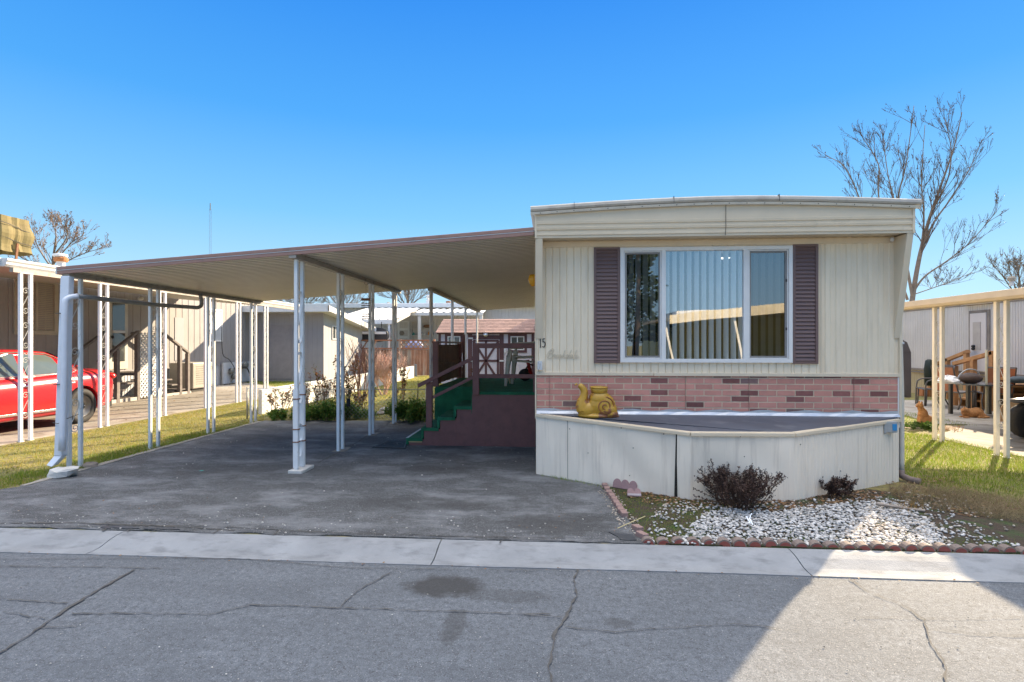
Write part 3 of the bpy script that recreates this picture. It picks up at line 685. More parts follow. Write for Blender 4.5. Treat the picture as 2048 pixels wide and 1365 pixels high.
def support(parent, x, y, ztop, gap=.215, nscroll=3, wid=.040, mats=(POSTM, IRON), rotated=False, lean=(0,0), name='post', hasfoot=False):
    """two slim legs with scrollwork between them; legs stand at y and y+gap"""
    mb = MB()
    for yy in (y, y+gap):
        dx = lean[0]; mb.add([(x-wid/2+dx,yy-wid/2,0),(x+wid/2+dx,yy-wid/2,0),(x+wid/2+dx,yy+wid/2,0),(x-wid/2+dx,yy+wid/2,0),(x-wid/2,yy-wid/2,ztop),(x+wid/2,yy-wid/2,ztop),(x+wid/2,yy+wid/2,ztop),(x-wid/2,yy+wid/2,ztop)],
                     [(0,3,2,1),(4,5,6,7),(0,1,5,4),(1,2,6,5),(2,3,7,6),(3,0,4,7)])
        mb.box(x-wid*.75, x+wid*.75, yy-wid*.75, yy+wid*.75, 0, .008)
    mb.box(x-wid*.7, x+wid*.7, y-wid/2, y+gap+wid/2, ztop-.004, ztop+.006)
    po = mb.build(name, mats[0], parent, bev=.003)
    zs_ = ztop*.86; H = .42
    for k in range(nscroll):
        z0 = ztop - .22 - H - k*(ztop-.45)/nscroll
        if z0 < .05: z0 = .05
        t = MB(); P = [(x, p[1], p[2]) for p in scroll_pts(y+gap/2, z0, H, gap-wid)]
        A = []; B = []
        t.tube(P, .0048, 5)
        t.build('scroll', mats[1], po)
    return po
def dup_support(po, parent, dy): 
    c = po.copy(); C.objects.link(c); c.parent = parent; c.location = po.location + Vector((0, dy, 0))
    for k in [k for k in bpy.data.objects if k.parent == po]:
        q = k.copy(); C.objects.link(q); q.parent = c
    return c
zl = rz(-5.87)-.058; zm = rz(-3.02)-.058; zr = rz(-2.36)-.058
a_ = support(cp, -5.88, 6.2, zl, gap=.16)
for i in (1,2,3): dup_support(a_, cp, 1.34*i)
a_ = support(cp, -3.02, 6.23+1.26, zm, gap=.16)
for i in (1,2): dup_support(a_, cp, 1.345*i)
a_ = support(cp, -2.36, CY1-.10, zr, gap=.12, nscroll=2)
for yy in (12.75, 14.75, 17.1): dup_support(a_, cp, yy-(CY1-.10))
# the mended front post: thicker, two flat hooked braces, sheet sleeves on the lower half, concrete foot
mb = MB(); x = -3.02; y0, y1 = 6.22, 6.37
for (yy, xb, wd) in ((y0, x+.0, .042), (y1, x+.005, .042)):
    h = wd/2
    mb.add([(xb-h,yy-h,.05),(xb+h,yy-h,.05),(xb+h,yy+h,.05),(xb-h,yy+h,.05),(x-h,yy-h,zm),(x+h,yy-h,zm),(x+h,yy+h,zm),(x-h,yy+h,zm)],
       [(0,3,2,1),(4,5,6,7),(0,1,5,4),(1,2,6,5),(2,3,7,6),(3,0,4,7)])
po = mb.build('post', POSTM, cp, bev=.004)
for z0 in (1.55, .82, .18):
    t = MB(); H = .62 if z0 > .5 else .40; P = []
    for i in range(9): a = math.pi*(i/8); P.append((x, y0+.075+.052*math.cos(a)*1.0, z0+H-.08+.08*math.sin(a)))
    for i in range(7): a = math.pi*(1+i/8*1.0); P.append((x, y0+.075+.085*math.cos(a)*-1*0+.0, z0+.08)) if False else None
    P = P[::-1]
    P += [(x, y0+.075+.04, z0+H-.2),(x, y0+.075-.05, z0+.20),(x, y0+.075-.052, z0+.09),(x, y0+.075-.035, z0+.02),(x, y0+.075, z0),(x, y0+.075+.035, z0+.03),(x,y0+.075+.052,z0+.09)]
    P = cat_rom(P, 3); A = [(p.x-.015, p.y, p.z) for p in P]; B = [(p.x+.015, p.y, p.z) for p in P]; t.strip(A, B)
    so_ = t.build('scroll', POSTM, po, fixn=False); so_.modifiers.new('solid', 'SOLIDIFY').thickness = .005
for (yy, z0, z1, xo) in ((y0, .07, 1.0, .0), (y1, .06, 1.04, .004)):
    t = MB(); t.mi = 0
    for q in (-.020, .020): t.tube([(x+q+xo, yy-.014, z0),(x-.004+q+xo, yy-.014, z1)], .014, 7)
    t.box(x-.026+xo, x+.024+xo, yy-.028, yy+.028, z0+.003, z1-.006)
    t.mi = 1
    for zz in (z1-.12, z1*.52, z0+.30): t.box(x-.037+xo, x+.035+xo, yy-.032, yy+.032, zz, zz+.012)
    t.build('post_sleeve', [POSTM, RUST], po)
t = MB(); t.prism(jag([(x-.07,y0-.06),(x+.10,y0-.07),(x+.11,y1+.10),(x-.06,y1+.10)], .008, .06, 4), .008, .05); t.build('concrete_foot', STONE, po, bev=.008)
for yy in (7.53, 8.87, 10.22):
    t = MB(); t.prism(jag([(x-.08,yy-.07),(x+.09,yy-.07),(x+.09,yy+.24),(x-.08,yy+.24)], .015, .06, int(yy*10)), .012, .019); t.build('footing', CONC_OLD, cp)
t = MB(); t.box(-3.0, -2.955, 7.74, 7.79, .62, .74); t.build('post_box', BLACK, cp, bev=.006)
# downspouts on the front left corner
DSW = M('downspout_white', (.70,.74,.82), .4, .05, 6)
t = MB(); x = -5.86
t.add([(x-.04,6.10,2.36),(x+.07,6.10,2.36),(x+.07,6.18,2.36),(x-.04,6.18,2.36),(x-.065,6.04,.20),(x+.035,6.04,.20),(x+.035,6.12,.20),(x-.065,6.12,.20)],[(0,1,5,4),(1,2,6,5),(2,3,7,6),(3,0,4,7),(0,3,2,1),(4,5,6,7)])
t.add([(x-.065,6.04,.20),(x+.035,6.04,.20),(x+.035,6.12,.20),(x-.065,6.12,.20),(x-.115,5.99,.10),(x-.025,5.97,.085),(x-.015,6.05,.10),(x-.105,6.07,.11)],[(0,1,5,4),(1,2,6,5),(2,3,7,6),(3,0,4,7),(4,5,6,7)])
d1 = t.build('downspout', DSW, cp, bev=.008)
t = MB(); t.tube(cat_rom([(x+.05,6.03,.27),(x+.075,6.03,1.2),(x+.085,6.03,1.95),(x+.10,6.05,2.08),(x+.15,6.14,2.12)],4), .034, 8); t.build('second_downspout', DSW, cp, smooth=True)
t = MB(); P = cat_rom([(x+.14,6.13,2.12),(x+.12,7.2,2.11),(x+.12,8.2,2.13),(x+.12,8.42,2.14),(x+.12,8.50,2.20),(x+.10,8.50,2.36)],5); t.tube(P, .030, 8); t.build('cross_pipe', M('pipe_grey', (.27,.26,.25), .5, .1, 9), cp, smooth=True)
for z_ in (1.90, 1.05): t = MB(); t.box(x-.050-.03*(z_<1.2), x+.052-.015*(z_<1.2), 6.044, 6.075, z_, z_+.010); t.build('strap_wire', DARKM, d1)
t = MB()
t.tube([(x-.085,6.04,.60),(x+.0,6.03,.59),(x+.08,6.04,.64),(x+.10,6.2,.68)], .004, 4)
t.build('strap_wire', DARKM, cp)
# rock under the spout
rk = MB(); rk.ell((0,0,.06), (.175,.12,.085), 9, 6)
g = G(116, 958); r2 = random.Random(3); rk.v = [(g.x+a+r2.uniform(-.016,.016), g.y+.06+b+r2.uniform(-.016,.016), min(.115, max(0, c+a*.15+r2.uniform(-.022,.022)))) for a,b,c in rk.v]
tag(rk.build('rock', STONE), 'broken pale rock under the downspout at the front left carport post', 'rock')
rk = MB(); rk.ell((-5.72,6.33,.02),(.09,.09,.05),8,6); rk.v = [(a+r2.uniform(-.012,.012), b+r2.uniform(-.012,.012), max(0,c+r2.uniform(-.006,.006))) for a,b,c in rk.v]
tag(rk.build('rock', M('dull_rock', (.24,.20,.17), .9, .2, 10)), 'small brown rock at the foot of the front left carport post', 'rock')

# wind chime hanging from the middle beam
q = aX(735, 600, -2.9); wc = thing('wind_chime', 'dark metal wind chime with rows of cut letters hanging under the carport', 'wind chime', (-3.02, q.y, 2.1))
yq = q.y; wz = lambda v: 1.53 + (690-v)/F*(yq*CT+.22)
wx = lambda u: aY(u, 0, yq).x
t = MB(); t.tube([(wx(731), yq, wz(560)),(wx(729), yq, wz(568)),(wx(733), yq, wz(571)),(wx(737),yq,wz(567))], .004, 5); t.tube([(wx(732), yq, wz(571)),(wx(732), yq, wz(588))], .002, 4)
t.tube([(wx(732), yq, wz(587)),(wx(725), yq, wz(597))], .003, 4); t.tube([(wx(732), yq, wz(587)),(wx(739), yq, wz(597))], .003, 4); t.build('hook', DARKM, wc)
t = MB(); t.box(wx(723), wx(740), yq-.01, yq+.01, wz(602), wz(597)); t.build('top_plate', RUST, wc)
r2 = random.Random(11); t = MB()
for row, v in enumerate((607, 611.5, 616, 629, 633.5, 638)):
    x = wx(723)
    while x < wx(739):
        w_ = r2.uniform(.010, .022); t.box(x, x+w_*.7, yq-.003, yq+.003, wz(v+r2.uniform(.5,1.5)), wz(v-r2.uniform(.6,1.6))); x += w_
    t.box(wx(723), wx(739.5), yq-.001, yq+.001, wz(v+.4), wz(v-.1))
for xx in (wx(726), wx(737)): t.tube([(xx, yq, wz(603)), (xx, yq, wz(645))], .0012, 3)
t.build('lettering', M('chime_iron', (.05,.035,.03), .7), wc)
for i in range(7):
    xx = wx(723.5 + i*2.6); t = MB(); t.tube([(xx, yq, wz(644)), (xx, yq, wz(656+2*math.sin(i*1.7)))], .004, 5); t.build('chime_rod', DARKM, wc)

# ------------------------------------------------------------------ deck with steps
dk = thing('wooden_deck', 'maroon wooden porch deck with green turf carpet and four carpeted steps, beside the mobile home', 'deck', (-1.0, 8.4, 0))
DZ = .82; DX0 = -1.18; DF = 8.02; DB = 11.4; DL = -1.93; SB = 8.93; DR = XL-.02
b = MB(); b.box(DX0, DR, DF, DF+.02, .012, DZ-.012); b.box(DL, DR, DB-.02, DB, .012, DZ-.012); b.box(DL, DL+.02, SB, DB-.02, .012, DZ-.012); b.box(DL+.02, DX0, SB, SB+.02, .0, DZ-.012)
b.build('deck_side', MAROON, dk)
b = MB(); b.prism([(DX0-.01,DF-.012),(DR,DF-.012),(DR,DB),(DL,DB),(DL,SB-.0),(DX0-.01,SB-.0)], DZ-.012, DZ+.008); 
b.box(DX0-.012, DR, DF-.016, DF-.002, DZ-.035, DZ+.004); b.box(DL-.012, DX0, SB-.012, SB-.001, .012, DZ-.0125); b.box(DX0-.008, DX0-.001, DF+.0, SB-.012, .5, DZ-.0125)
b.build('deck_carpet', CARPET, dk)
steps = [(-2.16,-1.93,.118),(-1.93,-1.685,.275),(-1.685,-1.435,.435),(-1.435,-1.18,.60)]
for i, (x0, x1, zt) in enumerate(steps):
    b = MB(); b.mi = 0; b.box(x0+.02, x1 if i == 3 else x1+.02, DF+.004*(i+1), SB-.014, .012, zt-.012)
    b.mi = 1; b.box(x0-.02, x1, DF-.012, SB-.016, zt-.012, zt+.006); b.box(x0-.022, x0+.015, DF-.006, SB-.018, zt-(.09 if i == 0 else .15), zt-.0125)
    b.box(x0-.018, x1, DF-.015, DF+.003, zt-.040, zt-.0124)
    if i == 0:
        b.mi = 2; b.box(x0-.024, x0+.012, DF-.01, SB-.02, zt+.0065, zt+.010); b.mi = 3; b.box(x0+.02, x1-.01, DF-.008, DF+.001, zt-.060, zt-.041)
        b.mi = 2
    b.build('step', [MAROON, CARPET, M('worn_white', (.7,.7,.68), .8, .2, 20), M('bare_wood', (.45,.32,.16), .8)], dk)
def rail(name, segs, mat=MAROON, parent=dk, w=.045, h=.075):
    mb = MB()
    for p, q in segs: mb.beam(p, q, w, h)
    return mb.build(name, mat, parent, bev=.003)
px = lambda u, Y: aY(u, 690, Y).x
b = MB(); b.box(px(946,DF-.03), px(958.5,DF-.03), DF-.075, DF-.02, DZ-.03, 1.555); b.build('rail_post', MAROON, dk, bev=.003)
b = MB(); b.box(DR-.075, DR-.02, DF-.02, DF+.04, DZ+.008, 1.53); b.build('rail_post', MAROON, dk, bev=.003)
xn = px(859, 8.09); b = MB(); b.box(xn-.045, xn+.045, 8.05, 8.10, .28, .965); b.build('rail_post', MAROON, dk, bev=.003)
xc_ = px(946, DF-.03)
rail('top_rail', [((xc_+.09, DF-.05, 1.515), (DR, DF-.05, 1.515))]); rail('lower_rail', [((xc_+.09, DF-.05, 1.065), (DR, DF-.05, 1.065))], h=.06)
q = aY(836.5, 772, 8.02); rail('handrail', [((q.x, 8.02, q.z), (xc_+.01, DF-.05, 1.335))], h=.055)
q = aY(866, 795, 8.03); rail('handrail', [((q.x, 8.02, q.z), (xc_+.01, DF-.05, 1.05))], h=.045)
# dark boarded privacy screen along the left side
b = MB(); b.box(DL-.05, DL+.04, SB, SB+.09, DZ+.008, 1.56); b.build('screen_post', MAROON, dk, bev=.003)
b = MB(); b.box(DL-.05, DL+.04, DB-.1, DB-.01, DZ+.008, 1.56); b.build('screen_post', MAROON, dk, bev=.003)
b = MB(); y = SB+.092; 
while y < DB-.14: b.box(DL-.03, DL-.012+.006*rng.random(), y, y+.135, .86+.01*rng.random(), 1.53); y += .142
b.box(DL-.012, DL+.022, SB+.092, DB-.1, 1.18, 1.215)
b.build('board_screen', DARKWOOD, dk)
b = MB(); b.box(DL-.06, DL+.05, SB-.004, DB, 1.562, 1.590); b.build('screen_cap', MAROON, dk, bev=.003)
# small cream latch plate and rear post
b = MB(); b.box(DL+.05, DL+.10, DB-.02, DB+.04, DZ, 1.75); b.build('rail_post', MAROON, dk)

# door mat
g1, g2 = G(747,893), G(818,876); mt = thing('door_mat', 'worn black rubber door mat at the foot of the green steps', 'door mat', (-2.6, 8.3, .012))
t = MB(); M4 = [G(744,895,.02), G(812,897,.02), G(816,882,.02), G(775,881,.02)]; t.prism([(p.x,p.y) for p in M4], .0125, .022); t.build('mat', BLACK, mt, bev=.003)
cxm = sum(p.x for p in M4)/4; cym = sum(p.y for p in M4)/4
t = MB(); cc_ = [(p.x*.88+cxm*.12, p.y*.88+cym*.12) for p in M4]
for i in range(4): a, b2 = cc_[i], cc_[(i+1)%4]; t.beam((a[0],a[1],.0235),(b2[0],b2[1],.0235), .012, .004)
stroke_ = [(-.09,-.07),(-.03,.08),(.0,.09),(.03,.08),(.09,-.07)]
t.tube([(cxm+a, cym+b_2, .0235) for a, b_2 in stroke_], .006, 4); t.tube([(cxm-.06, cym-.01, .0235),(cxm+.06, cym-.01, .0235)], .005, 4)
t.tube([(cxm+.14*math.cos(a*.3), cym+.11*math.sin(a*.3), .0233) for a in range(22)], .004, 4)
t.build('raised_pattern', M('mat_relief', (.08,.08,.085), .6), mt)

# plastic chairs stacked on the deck
PLAS = M('grey_resin', (.50,.47,.40), .45, .05, 6)
def mono_chair(name, label):
    """one-piece resin armchair, front towards -x, origin at floor"""
    t_ = thing(name, label, 'chair')
    def sheet(P, Q, th, nm):
        m_b = MB(); m_b.strip(P, Q); o = m_b.build(nm, PLAS, t_, smooth=True, fixn=False); md = o.modifiers.new('s', 'SOLIDIFY'); md.thickness = th; md.offset = 0; return o
    sheet([(x, -.21, .43 - .03*math.sin((x+.22)*3)) for x in np.linspace(-.24,.22,8)], [(x, .21, .43 - .03*math.sin((x+.22)*3)) for x in np.linspace(-.24,.22,8)], .02, 'seat')
    bp_ = [(.20,.42),(.235,.52),(.27,.65),(.31,.78),(.34,.86)]
    m_b = MB(); rows_ = []
    for (x, z) in bp_:
        wv = .225 + .02*(z-.4); rows_.append([(x - .05*(1-math.cos(a*1.2)), a*wv, z - (.03 if z > .84 else 0)*a*a) for a in np.linspace(-1,1,9)])
    for A, B in zip(rows_[:-1], rows_[1:]): m_b.strip(A, B)
    o = m_b.build('backrest', PLAS, t_, smooth=True, fixn=False); md = o.modifiers.new('s','SOLIDIFY'); md.thickness = .018
    for sgn in (-1, 1):
        m_b = MB(); P = cat_rom([(.30, sgn*.235, .74),(.16, sgn*.275, .67),(-.10, sgn*.285, .655),(-.22, sgn*.27, .62),(-.27, sgn*.26, .50)], 4)
        m_b.strip([(p.x, p.y-.025, p.z) for p in P], [(p.x, p.y+.025, p.z) for p in P]); o = m_b.build('armrest', PLAS, t_, smooth=True, fixn=False); md = o.modifiers.new('s','SOLIDIFY'); md.thickness = .018; md.offset = 0
        for (xa, xb, zt) in ((-.25,-.30,.52),(.21,.27,.46)):
            m_b = MB(); yo = sgn*.24
            m_b.add([(xa-.04,yo-.03,zt),(xa+.04,yo-.03,zt),(xa+.04,yo+.03,zt),(xa-.04,yo+.03,zt),(xb-.022,yo-.02+sgn*.03,0),(xb+.022,yo-.02+sgn*.03,0),(xb+.022,yo+.02+sgn*.03,0),(xb-.022,yo+.02+sgn*.03,0)],
                 [(0,1,2,3),(4,7,6,5),(0,4,5,1),(1,5,6,2),(2,6,7,3),(3,7,4,0)])
            m_b.build('leg', PLAS, t_, bev=.006)
    return t_
gx_ = aY(1052, 770, 9.4)
c1 = mono_chair('plastic_chair', 'lower of the two grey resin chairs stacked on the green deck')
c1.location = (gx_.x, 9.35, DZ+.008); c1.rotation_euler = (0,0,R(-8))
c2 = dup(c1, None, (gx_.x+.02, 9.36, DZ+.085), R(-8), 'upper of the two grey resin chairs stacked on the green deck')
c1['group'] = c2['group'] = 'resin chairs stacked on the deck'
# red and black hand vacuum, half hidden by the chairs; wooden stick
hv = thing('leaf_blower', 'red and black blower lying on the deck behind the stacked chairs', 'tool', (-.55, 10.4, DZ+.008))
t = MB(); t.ell((-.50,10.45,DZ+.13),(.13,.12,.12),10,8); t.tube([(-.50,10.4,DZ+.2),(-.42,10.38,DZ+.34),(-.30,10.36,DZ+.30),(-.28,10.4,DZ+.18)],.022,6); t.build('motor_body', BLACK, hv, smooth=True)
t = MB(); t.tube([(-.36,10.3,DZ+.10),(-.42,10.3,DZ+.30),(-.45,10.3,DZ+.42)],.035,7); t.build('red_tube', M('red_plastic', (.42,.02,.02), .35), hv, smooth=True)
t = MB(); t.beam((-.74,9.75,DZ+.01),(-.80,9.75,1.28),.03,.03); t.beam((-.66,9.8,1.30),(-.27,9.8,1.31),.03,.05); t.beam((-.66,9.8,1.30),(-.74,9.75,1.27),.03,.04)
tag(t.build('wooden_stool', M('pale_wood', (.50,.38,.22), .7)), 'pale wooden frame piece standing among the resin chairs on the deck', 'wood frame')

# ------------------------------------------------------------------ grey home on the left, its stairs, wing and awning
def win_px(parent, X, u0, u1, v0, v1, fw=.06, pane=None, proud=.03, sgn=1, name='window', fm=None, blinds=False, split=None):
    """window on a wall at x=X facing +x"""
    a, b = aX(u0, v0, X), aX(u1, v0, X); zt = aX((u0+u1)/2, v0, X).z; zb = aX((u0+u1)/2, v1, X).z
    y0, y1 = sorted((a.y, b.y)); mb = MB()
    x0, x1 = X-.01, X+proud*sgn
    lo, hi = min(x0, x1), max(x0, x1)
    mb.box(lo, hi, y0, y0+fw, zb, zt); mb.box(lo, hi, y1-fw, y1, zb, zt); mb.box(lo, hi, y0+fw, y1-fw, zb, zb+fw); mb.box(lo, hi, y0+fw, y1-fw, zt-fw, zt)
    if split == 'h': mb.box(lo, hi-.006, y0+fw, y1-fw, (zb+zt)/2-.02, (zb+zt)/2+.02)
    if split == 'v': mb.box(lo, hi-.006, (y0+y1)/2-.025, (y0+y1)/2+.025, zb+fw, zt-fw)
    o = mb.build(name, fm or VINYL, parent, bev=.004)
    p = MB(); p.box(X-.004, X+.010*sgn, y0+fw*.8, y1-fw*.8, zb+fw*.8, zt-fw*.8); p.build('pane', pane or DARKGL, o)
    if blinds:
        p = MB(); z = zb+fw
        while z < zt-fw-.02: p.ext([(X+.011, y0+fw, z),(X+.022, y0+fw, z),(X+.012, y0+fw, z+.03)], (0, y1-y0-2*fw, 0)); z += .045
        p.build('slats', blinds, o)
    return o
DARKGL = M('dark_glass', (.055,.065,.07), .06, .1, 2, spec=.9)
XWL = -12.5
lh = thing('mobile_home', 'long grey mobile home with a wide awning on the left, behind the red car', 'mobile home', (XWL, 14, 0))
b = MB(); b.box(XWL-4.2, XWL-.02, 6.9, 21.8, .0, 3.25); b.build('core_wall', GREYSIDE, lh)
b = MB(); ribwall(b, (XWL, 21.8), (XWL, 6.9), .78, 3.22, .31, .012, 'groove', -1, 0); b.build('siding', GREYSIDE, lh, fixn=False)
b = MB(); ribwall(b, (XWL+.02, 21.8), (XWL+.02, 6.9), 0, .76, .12, .01, 'rib', -1, 0); b.build('skirting', M('pale_skirting', (.46,.48,.52), .6, .08, 3), lh, fixn=False)
b = MB(); b.box(XWL-4.3, XWL+.02, 6.8, 21.8, 3.25, 3.36); b.build('roof', WHITE, lh)
b = MB(); b.box(XWL, XWL+.05, 6.9, 21.8, .745, .785); b.build('belt_trim', GREYLT, lh)
LOUV = M('louver_cream', (.42,.38,.31), .6, .08, 6)
win_px(lh, XWL, 25, 113, 557, 670, .10, M('shutter_board', (.40,.36,.29), .6), .05, fm=LOUV, blinds=LOUV, split='v')
win_px(lh, XWL, 418, 444, 619, 684, .06, DARKGL, .03, blinds=WHITE)
# door with window
a, c = aX(216, 600, XWL), aX(253, 600, XWL); zt = 2.88
b = MB(); b.box(XWL, XWL+.045, a.y, c.y, .82, zt); dr = b.build('door', M('door_offwhite', (.50,.48,.44), .5), lh, bev=.01)
b = MB(); frame_y = (a.y+.10, c.y-.12)
b.box(XWL+.046, XWL+.052, frame_y[0], frame_y[1], 1.95, zt-.14); b.box(XWL+.046, XWL+.052, frame_y[0], frame_y[1], 1.05, 1.86); b.build('door_glass', DARKGL, dr)
b = MB(); b.box(XWL+.046, XWL+.07, frame_y[0], frame_y[1], 1.875, 1.94); b.build('glass_bar', WHITE, dr)
b = MB(); b.ell((XWL+.09, a.y+.06, 1.75), (.04,.03,.05), 8, 6); b.build('handle', BLACK, dr)
b = MB(); b.ell((XWL+.08, aX(276,585,XWL).y, 2.93), (.08,.09,.06), 8, 6); b.build('porch_light', WHITE, lh, smooth=True)
b = MB(); q = aX(348, 0, XWL); q2 = aX(366, 0, XWL); b.box(XWL, XWL+.03, q.y, q2.y, 1.0, aX(357,636,XWL).z); b.build('access_panel', GREYLT, lh, bev=.004)
# awning
aw = thing('awning', 'white edged awning over the red car, on scrolled posts', 'awning', (-8.3, 12, 0))
AX0 = -8.42
b = MB(); b.ext([(AX0, 7.75, 2.73),(XWL+.05, 7.75, 3.06),(XWL+.05, 7.75, 3.12),(AX0, 7.75, 2.79)], (0, 9.6, 0)); b.build('roof_panel', M('awning_cream', (.42,.40,.34), .6, .06, 3), aw)
b = MB(); b.ext([(AX0+.0, 7.7, 2.735),(AX0+.05, 7.7, 2.735),(AX0+.085, 7.7, 2.77),(AX0+.085, 7.7, 2.80),(AX0+.11, 7.7, 2.83),(AX0+.11, 7.7, 2.862),(AX0, 7.7, 2.862)], (0, 9.65, 0)); b.build('gutter', WHITE, aw, bev=.004)
b = MB(); b.ext([(AX0, 7.66, 2.735),(XWL, 7.66, 3.06),(XWL, 7.66, 3.19),(AX0, 7.66, 2.865)], (0, .06, 0)); b.build('end_fascia', WHITE, aw, bev=.004)
b = MB(); b.box(AX0+.03, AX0+.10, 7.8, 17.3, 2.66, 2.73); b.build('beam', BEAM, aw)
pm = support(aw, -8.33, 7.92, 2.66, gap=.165, nscroll=4, wid=.045)
for dy in (1.5, 3.03, 4.55, 5.85, 7.25, 9.2): dup_support(pm, aw, dy)
# stairs with lattice
st = thing('porch_stairs', 'grey wooden porch stairs with a white lattice panel at the grey home', 'stairs', (-11.4, 14.6, 0))
GP = M('grey_stain_wood', (.17,.15,.145), .7, .2, 8, dirt=(.30,.28,.26), dirt_amt=(.6,.8)); XS = -11.35
ya, yb = 14.1, 15.05; yl, yr = 12.95, 16.15
b = MB(); b.box(XWL+.05, XS, ya, yb, .68, .76); b.build('landing', GP, st)
for i in range(3):
    z = .17+.17*i; b = MB(); b.box(XWL+.1, XS, yl+.3*i+.1, yl+.3*i+.42, z-.04, z); b.build('tread', GP, st)
    b = MB(); b.box(XWL+.1, XS, yr-.3*i-.42, yr-.3*i-.1, z-.04, z); b.build('tread', GP, st)
for (y0, z0, y1, z1) in ((yl-.15, 1.10, ya, 1.90), (yr, 1.28, yb, 1.88)):
    b = MB(); b.beam((XS, y0, z0), (XS, y1, z1), .10, .05); b.build('handrail', GP, st)
    b = MB(); b.beam((XWL+.2, y0, z0), (XWL+.2, y1, z1), .10, .05); b.build('handrail', GP, st)
for y, z in ((yl, 1.16), (yl+.42, 1.44), (ya-.03, 1.88), (yb+.03, 1.86), (yr-.38, 1.5), (yr-.02, 1.28)):
    b = MB(); b.box(XS-.05, XS+.05, y-.05, y+.05, 0, z-.02); b.build('rail_post', GP, st, bev=.004)
b = MB(); b.box(XS-.04, XS+.04, yl-.1, ya, .0, .10); b.box(XS-.04, XS+.04, yb, yr+.1, .0, .08); b.build('base_board', M('whitish_board', (.45,.43,.40), .8), st)
def lattice(mb, p0, du, dv, wu, wv, pitch, sw, th=.012):
    """diagonal lattice in the plane spanned by unit vectors du, dv"""
    p0 = Vector(p0); du = Vector(du); dv = Vector(dv)
    for sgn in (1, -1):
        s_ = -wv if sgn == 1 else 0
        end = wu if sgn == 1 else wu + wv
        while s_ < end:
            # line u = s + sgn*v
            vs = [0, wv]
            if sgn == 1: lo = max(0, -s_); hi = min(wv, wu - s_)
            else: lo = max(0, s_ - wu); hi = min(wv, s_)
            if hi - lo > .02:
                a = p0 + du*(s_ + sgn*lo) + dv*lo; c = p0 + du*(s_ + sgn*hi) + dv*hi
                mb.beam(a + du.cross(dv)*th*sgn*.5, c + du.cross(dv)*th*sgn*.5, sw, th*.9, up=du.cross(dv))
            s_ += pitch
b = MB(); lattice(b, (XS+.02, ya, .06), (0,1,0), (0,0,1), yb-ya, 1.8, .125, .042); b.build('lattice_panel', WHITE, st, fixn=False)
# air conditioner box
ac = thing('air_conditioner', 'beige boxy air conditioner standing by the grey home wall', 'air conditioner', (-11.6, 17.6, 0))
q0, q1 = aX(368, 0, -11.7), aX(420, 0, -11.7)
b = MB(); b.box(-12.2, -11.4, q0.y, q1.y-.3, .12, .95); b.build('cabinet', M('ac_beige', (.34,.32,.28), .5, .1, 4), ac, bev=.03)
b = MB(); b.box(-12.1, -11.5, q0.y+.1, q1.y-.4, .0, .12); b.build('base', DARKM, ac)
b = MB()
for i in range(9): b.box(-11.40, -11.394, q0.y+.15, q1.y-.45, .25+i*.07, .275+i*.07)
b.build('grille', M('grille_dark', (.20,.19,.17), .5), ac)
# utility meters on a low board
um = thing('utility_meter', 'cluster of utility meters and pipes on a white board by the grey home', 'meter', (-12.2, 20.6, 0))
q0, q1 = aX(447,0,-12.3), aX(490,0,-12.3)
b = MB(); b.box(-12.36, -12.3, q0.y, q0.y+1.9, .05, .85); b.build('back_board', M('whitish_blue', (.50,.53,.58), .6), um)
MG = M('meter_grey', (.14,.15,.15), .5)
for (dy_, z_, rr_) in ((.35,.52,.13),(1.3,.72,.15),(.5,.3,.11)): b = MB(); b.ell((-12.2, q0.y+dy_, z_), (.10,rr_,rr_), 8, 6); b.build('meter_body', MG, um, smooth=True)
b = MB(); b.tube([(-12.2,q0.y+.2,.6),(-12.15,q0.y+1.3,.62),(-12.1,q0.y+1.5,.3),(-12.1,q0.y+1.5,0)], .03, 6); b.tube(cat_rom([(-12.3,q0.y-.1,2.2),(-12.3,q0.y-.05,1.2),(-12.25,q0.y+.3,.95),(-12.2,q0.y+.6,.5),(-12.2,q0.y+.3,.1)],4), .015, 5); b.build('pipe', DARKM, um)
b = MB(); b.tube([(-12.0,q0.y+1.25,.32),(-12.0,q0.y+1.45,.0)], .02, 5); b.build('red_pipe', RUST, um)
# wing at the back
WGY = 21.8; XE = aY(647, 0, WGY).x
wg = thing('grey_shed', 'grey flat walled outbuilding with white sloping roof edge, joined behind the grey home', 'outbuilding', ((XWL+XE)/2, WGY, 0))
zf = lambda v, Y, u=560: aY(u, v, Y).z
YE = 26.4
b = MB(); zt0 = 2.95; zt1 = 2.28
b.ext([(XE-.01, WGY+.02, 0),(XE-.01, YE, 0),(XE-.01, YE, zt1),(XE-.01, WGY+.02, zt0)], (-(XE-XWL)-2.0+.0, 0, 0)); b.build('core_wall', GREYSIDE, wg)
b = MB(); ribwall(b, (XWL+.03, WGY), (XE, WGY), .0, 2.95, .20, .006, 'groove', 1, 0); b.build('front_wall', GREYLT, wg, fixn=False)
b = MB(); 
n_ = 30; A = []; B = []
for i in range(n_*4+1):
    t = i/(n_*4); y = WGY + (YE-WGY)*t; off = -.012 if i % 4 == 0 else 0; A.append((XE+.012+off, y, 0)); B.append((XE+.012+off, y, zt0+(zt1-zt0)*t))
b.strip(A, B); b.build('side_wall', M('side_grey', (.42,.42,.42), .7, .05, 3), wg, fixn=False)
b = MB(); q0, q1 = aX(518,0,1), 0
d0, d1 = aY(519, 640, WGY).x, aY(584, 640, WGY).x; b.box(d0, d1, WGY-.025, WGY-.008, .10, aY(550, 650, WGY).z); b.build('door_panel', M('door_grey', (.29,.275,.285), .7), wg, bev=.004)
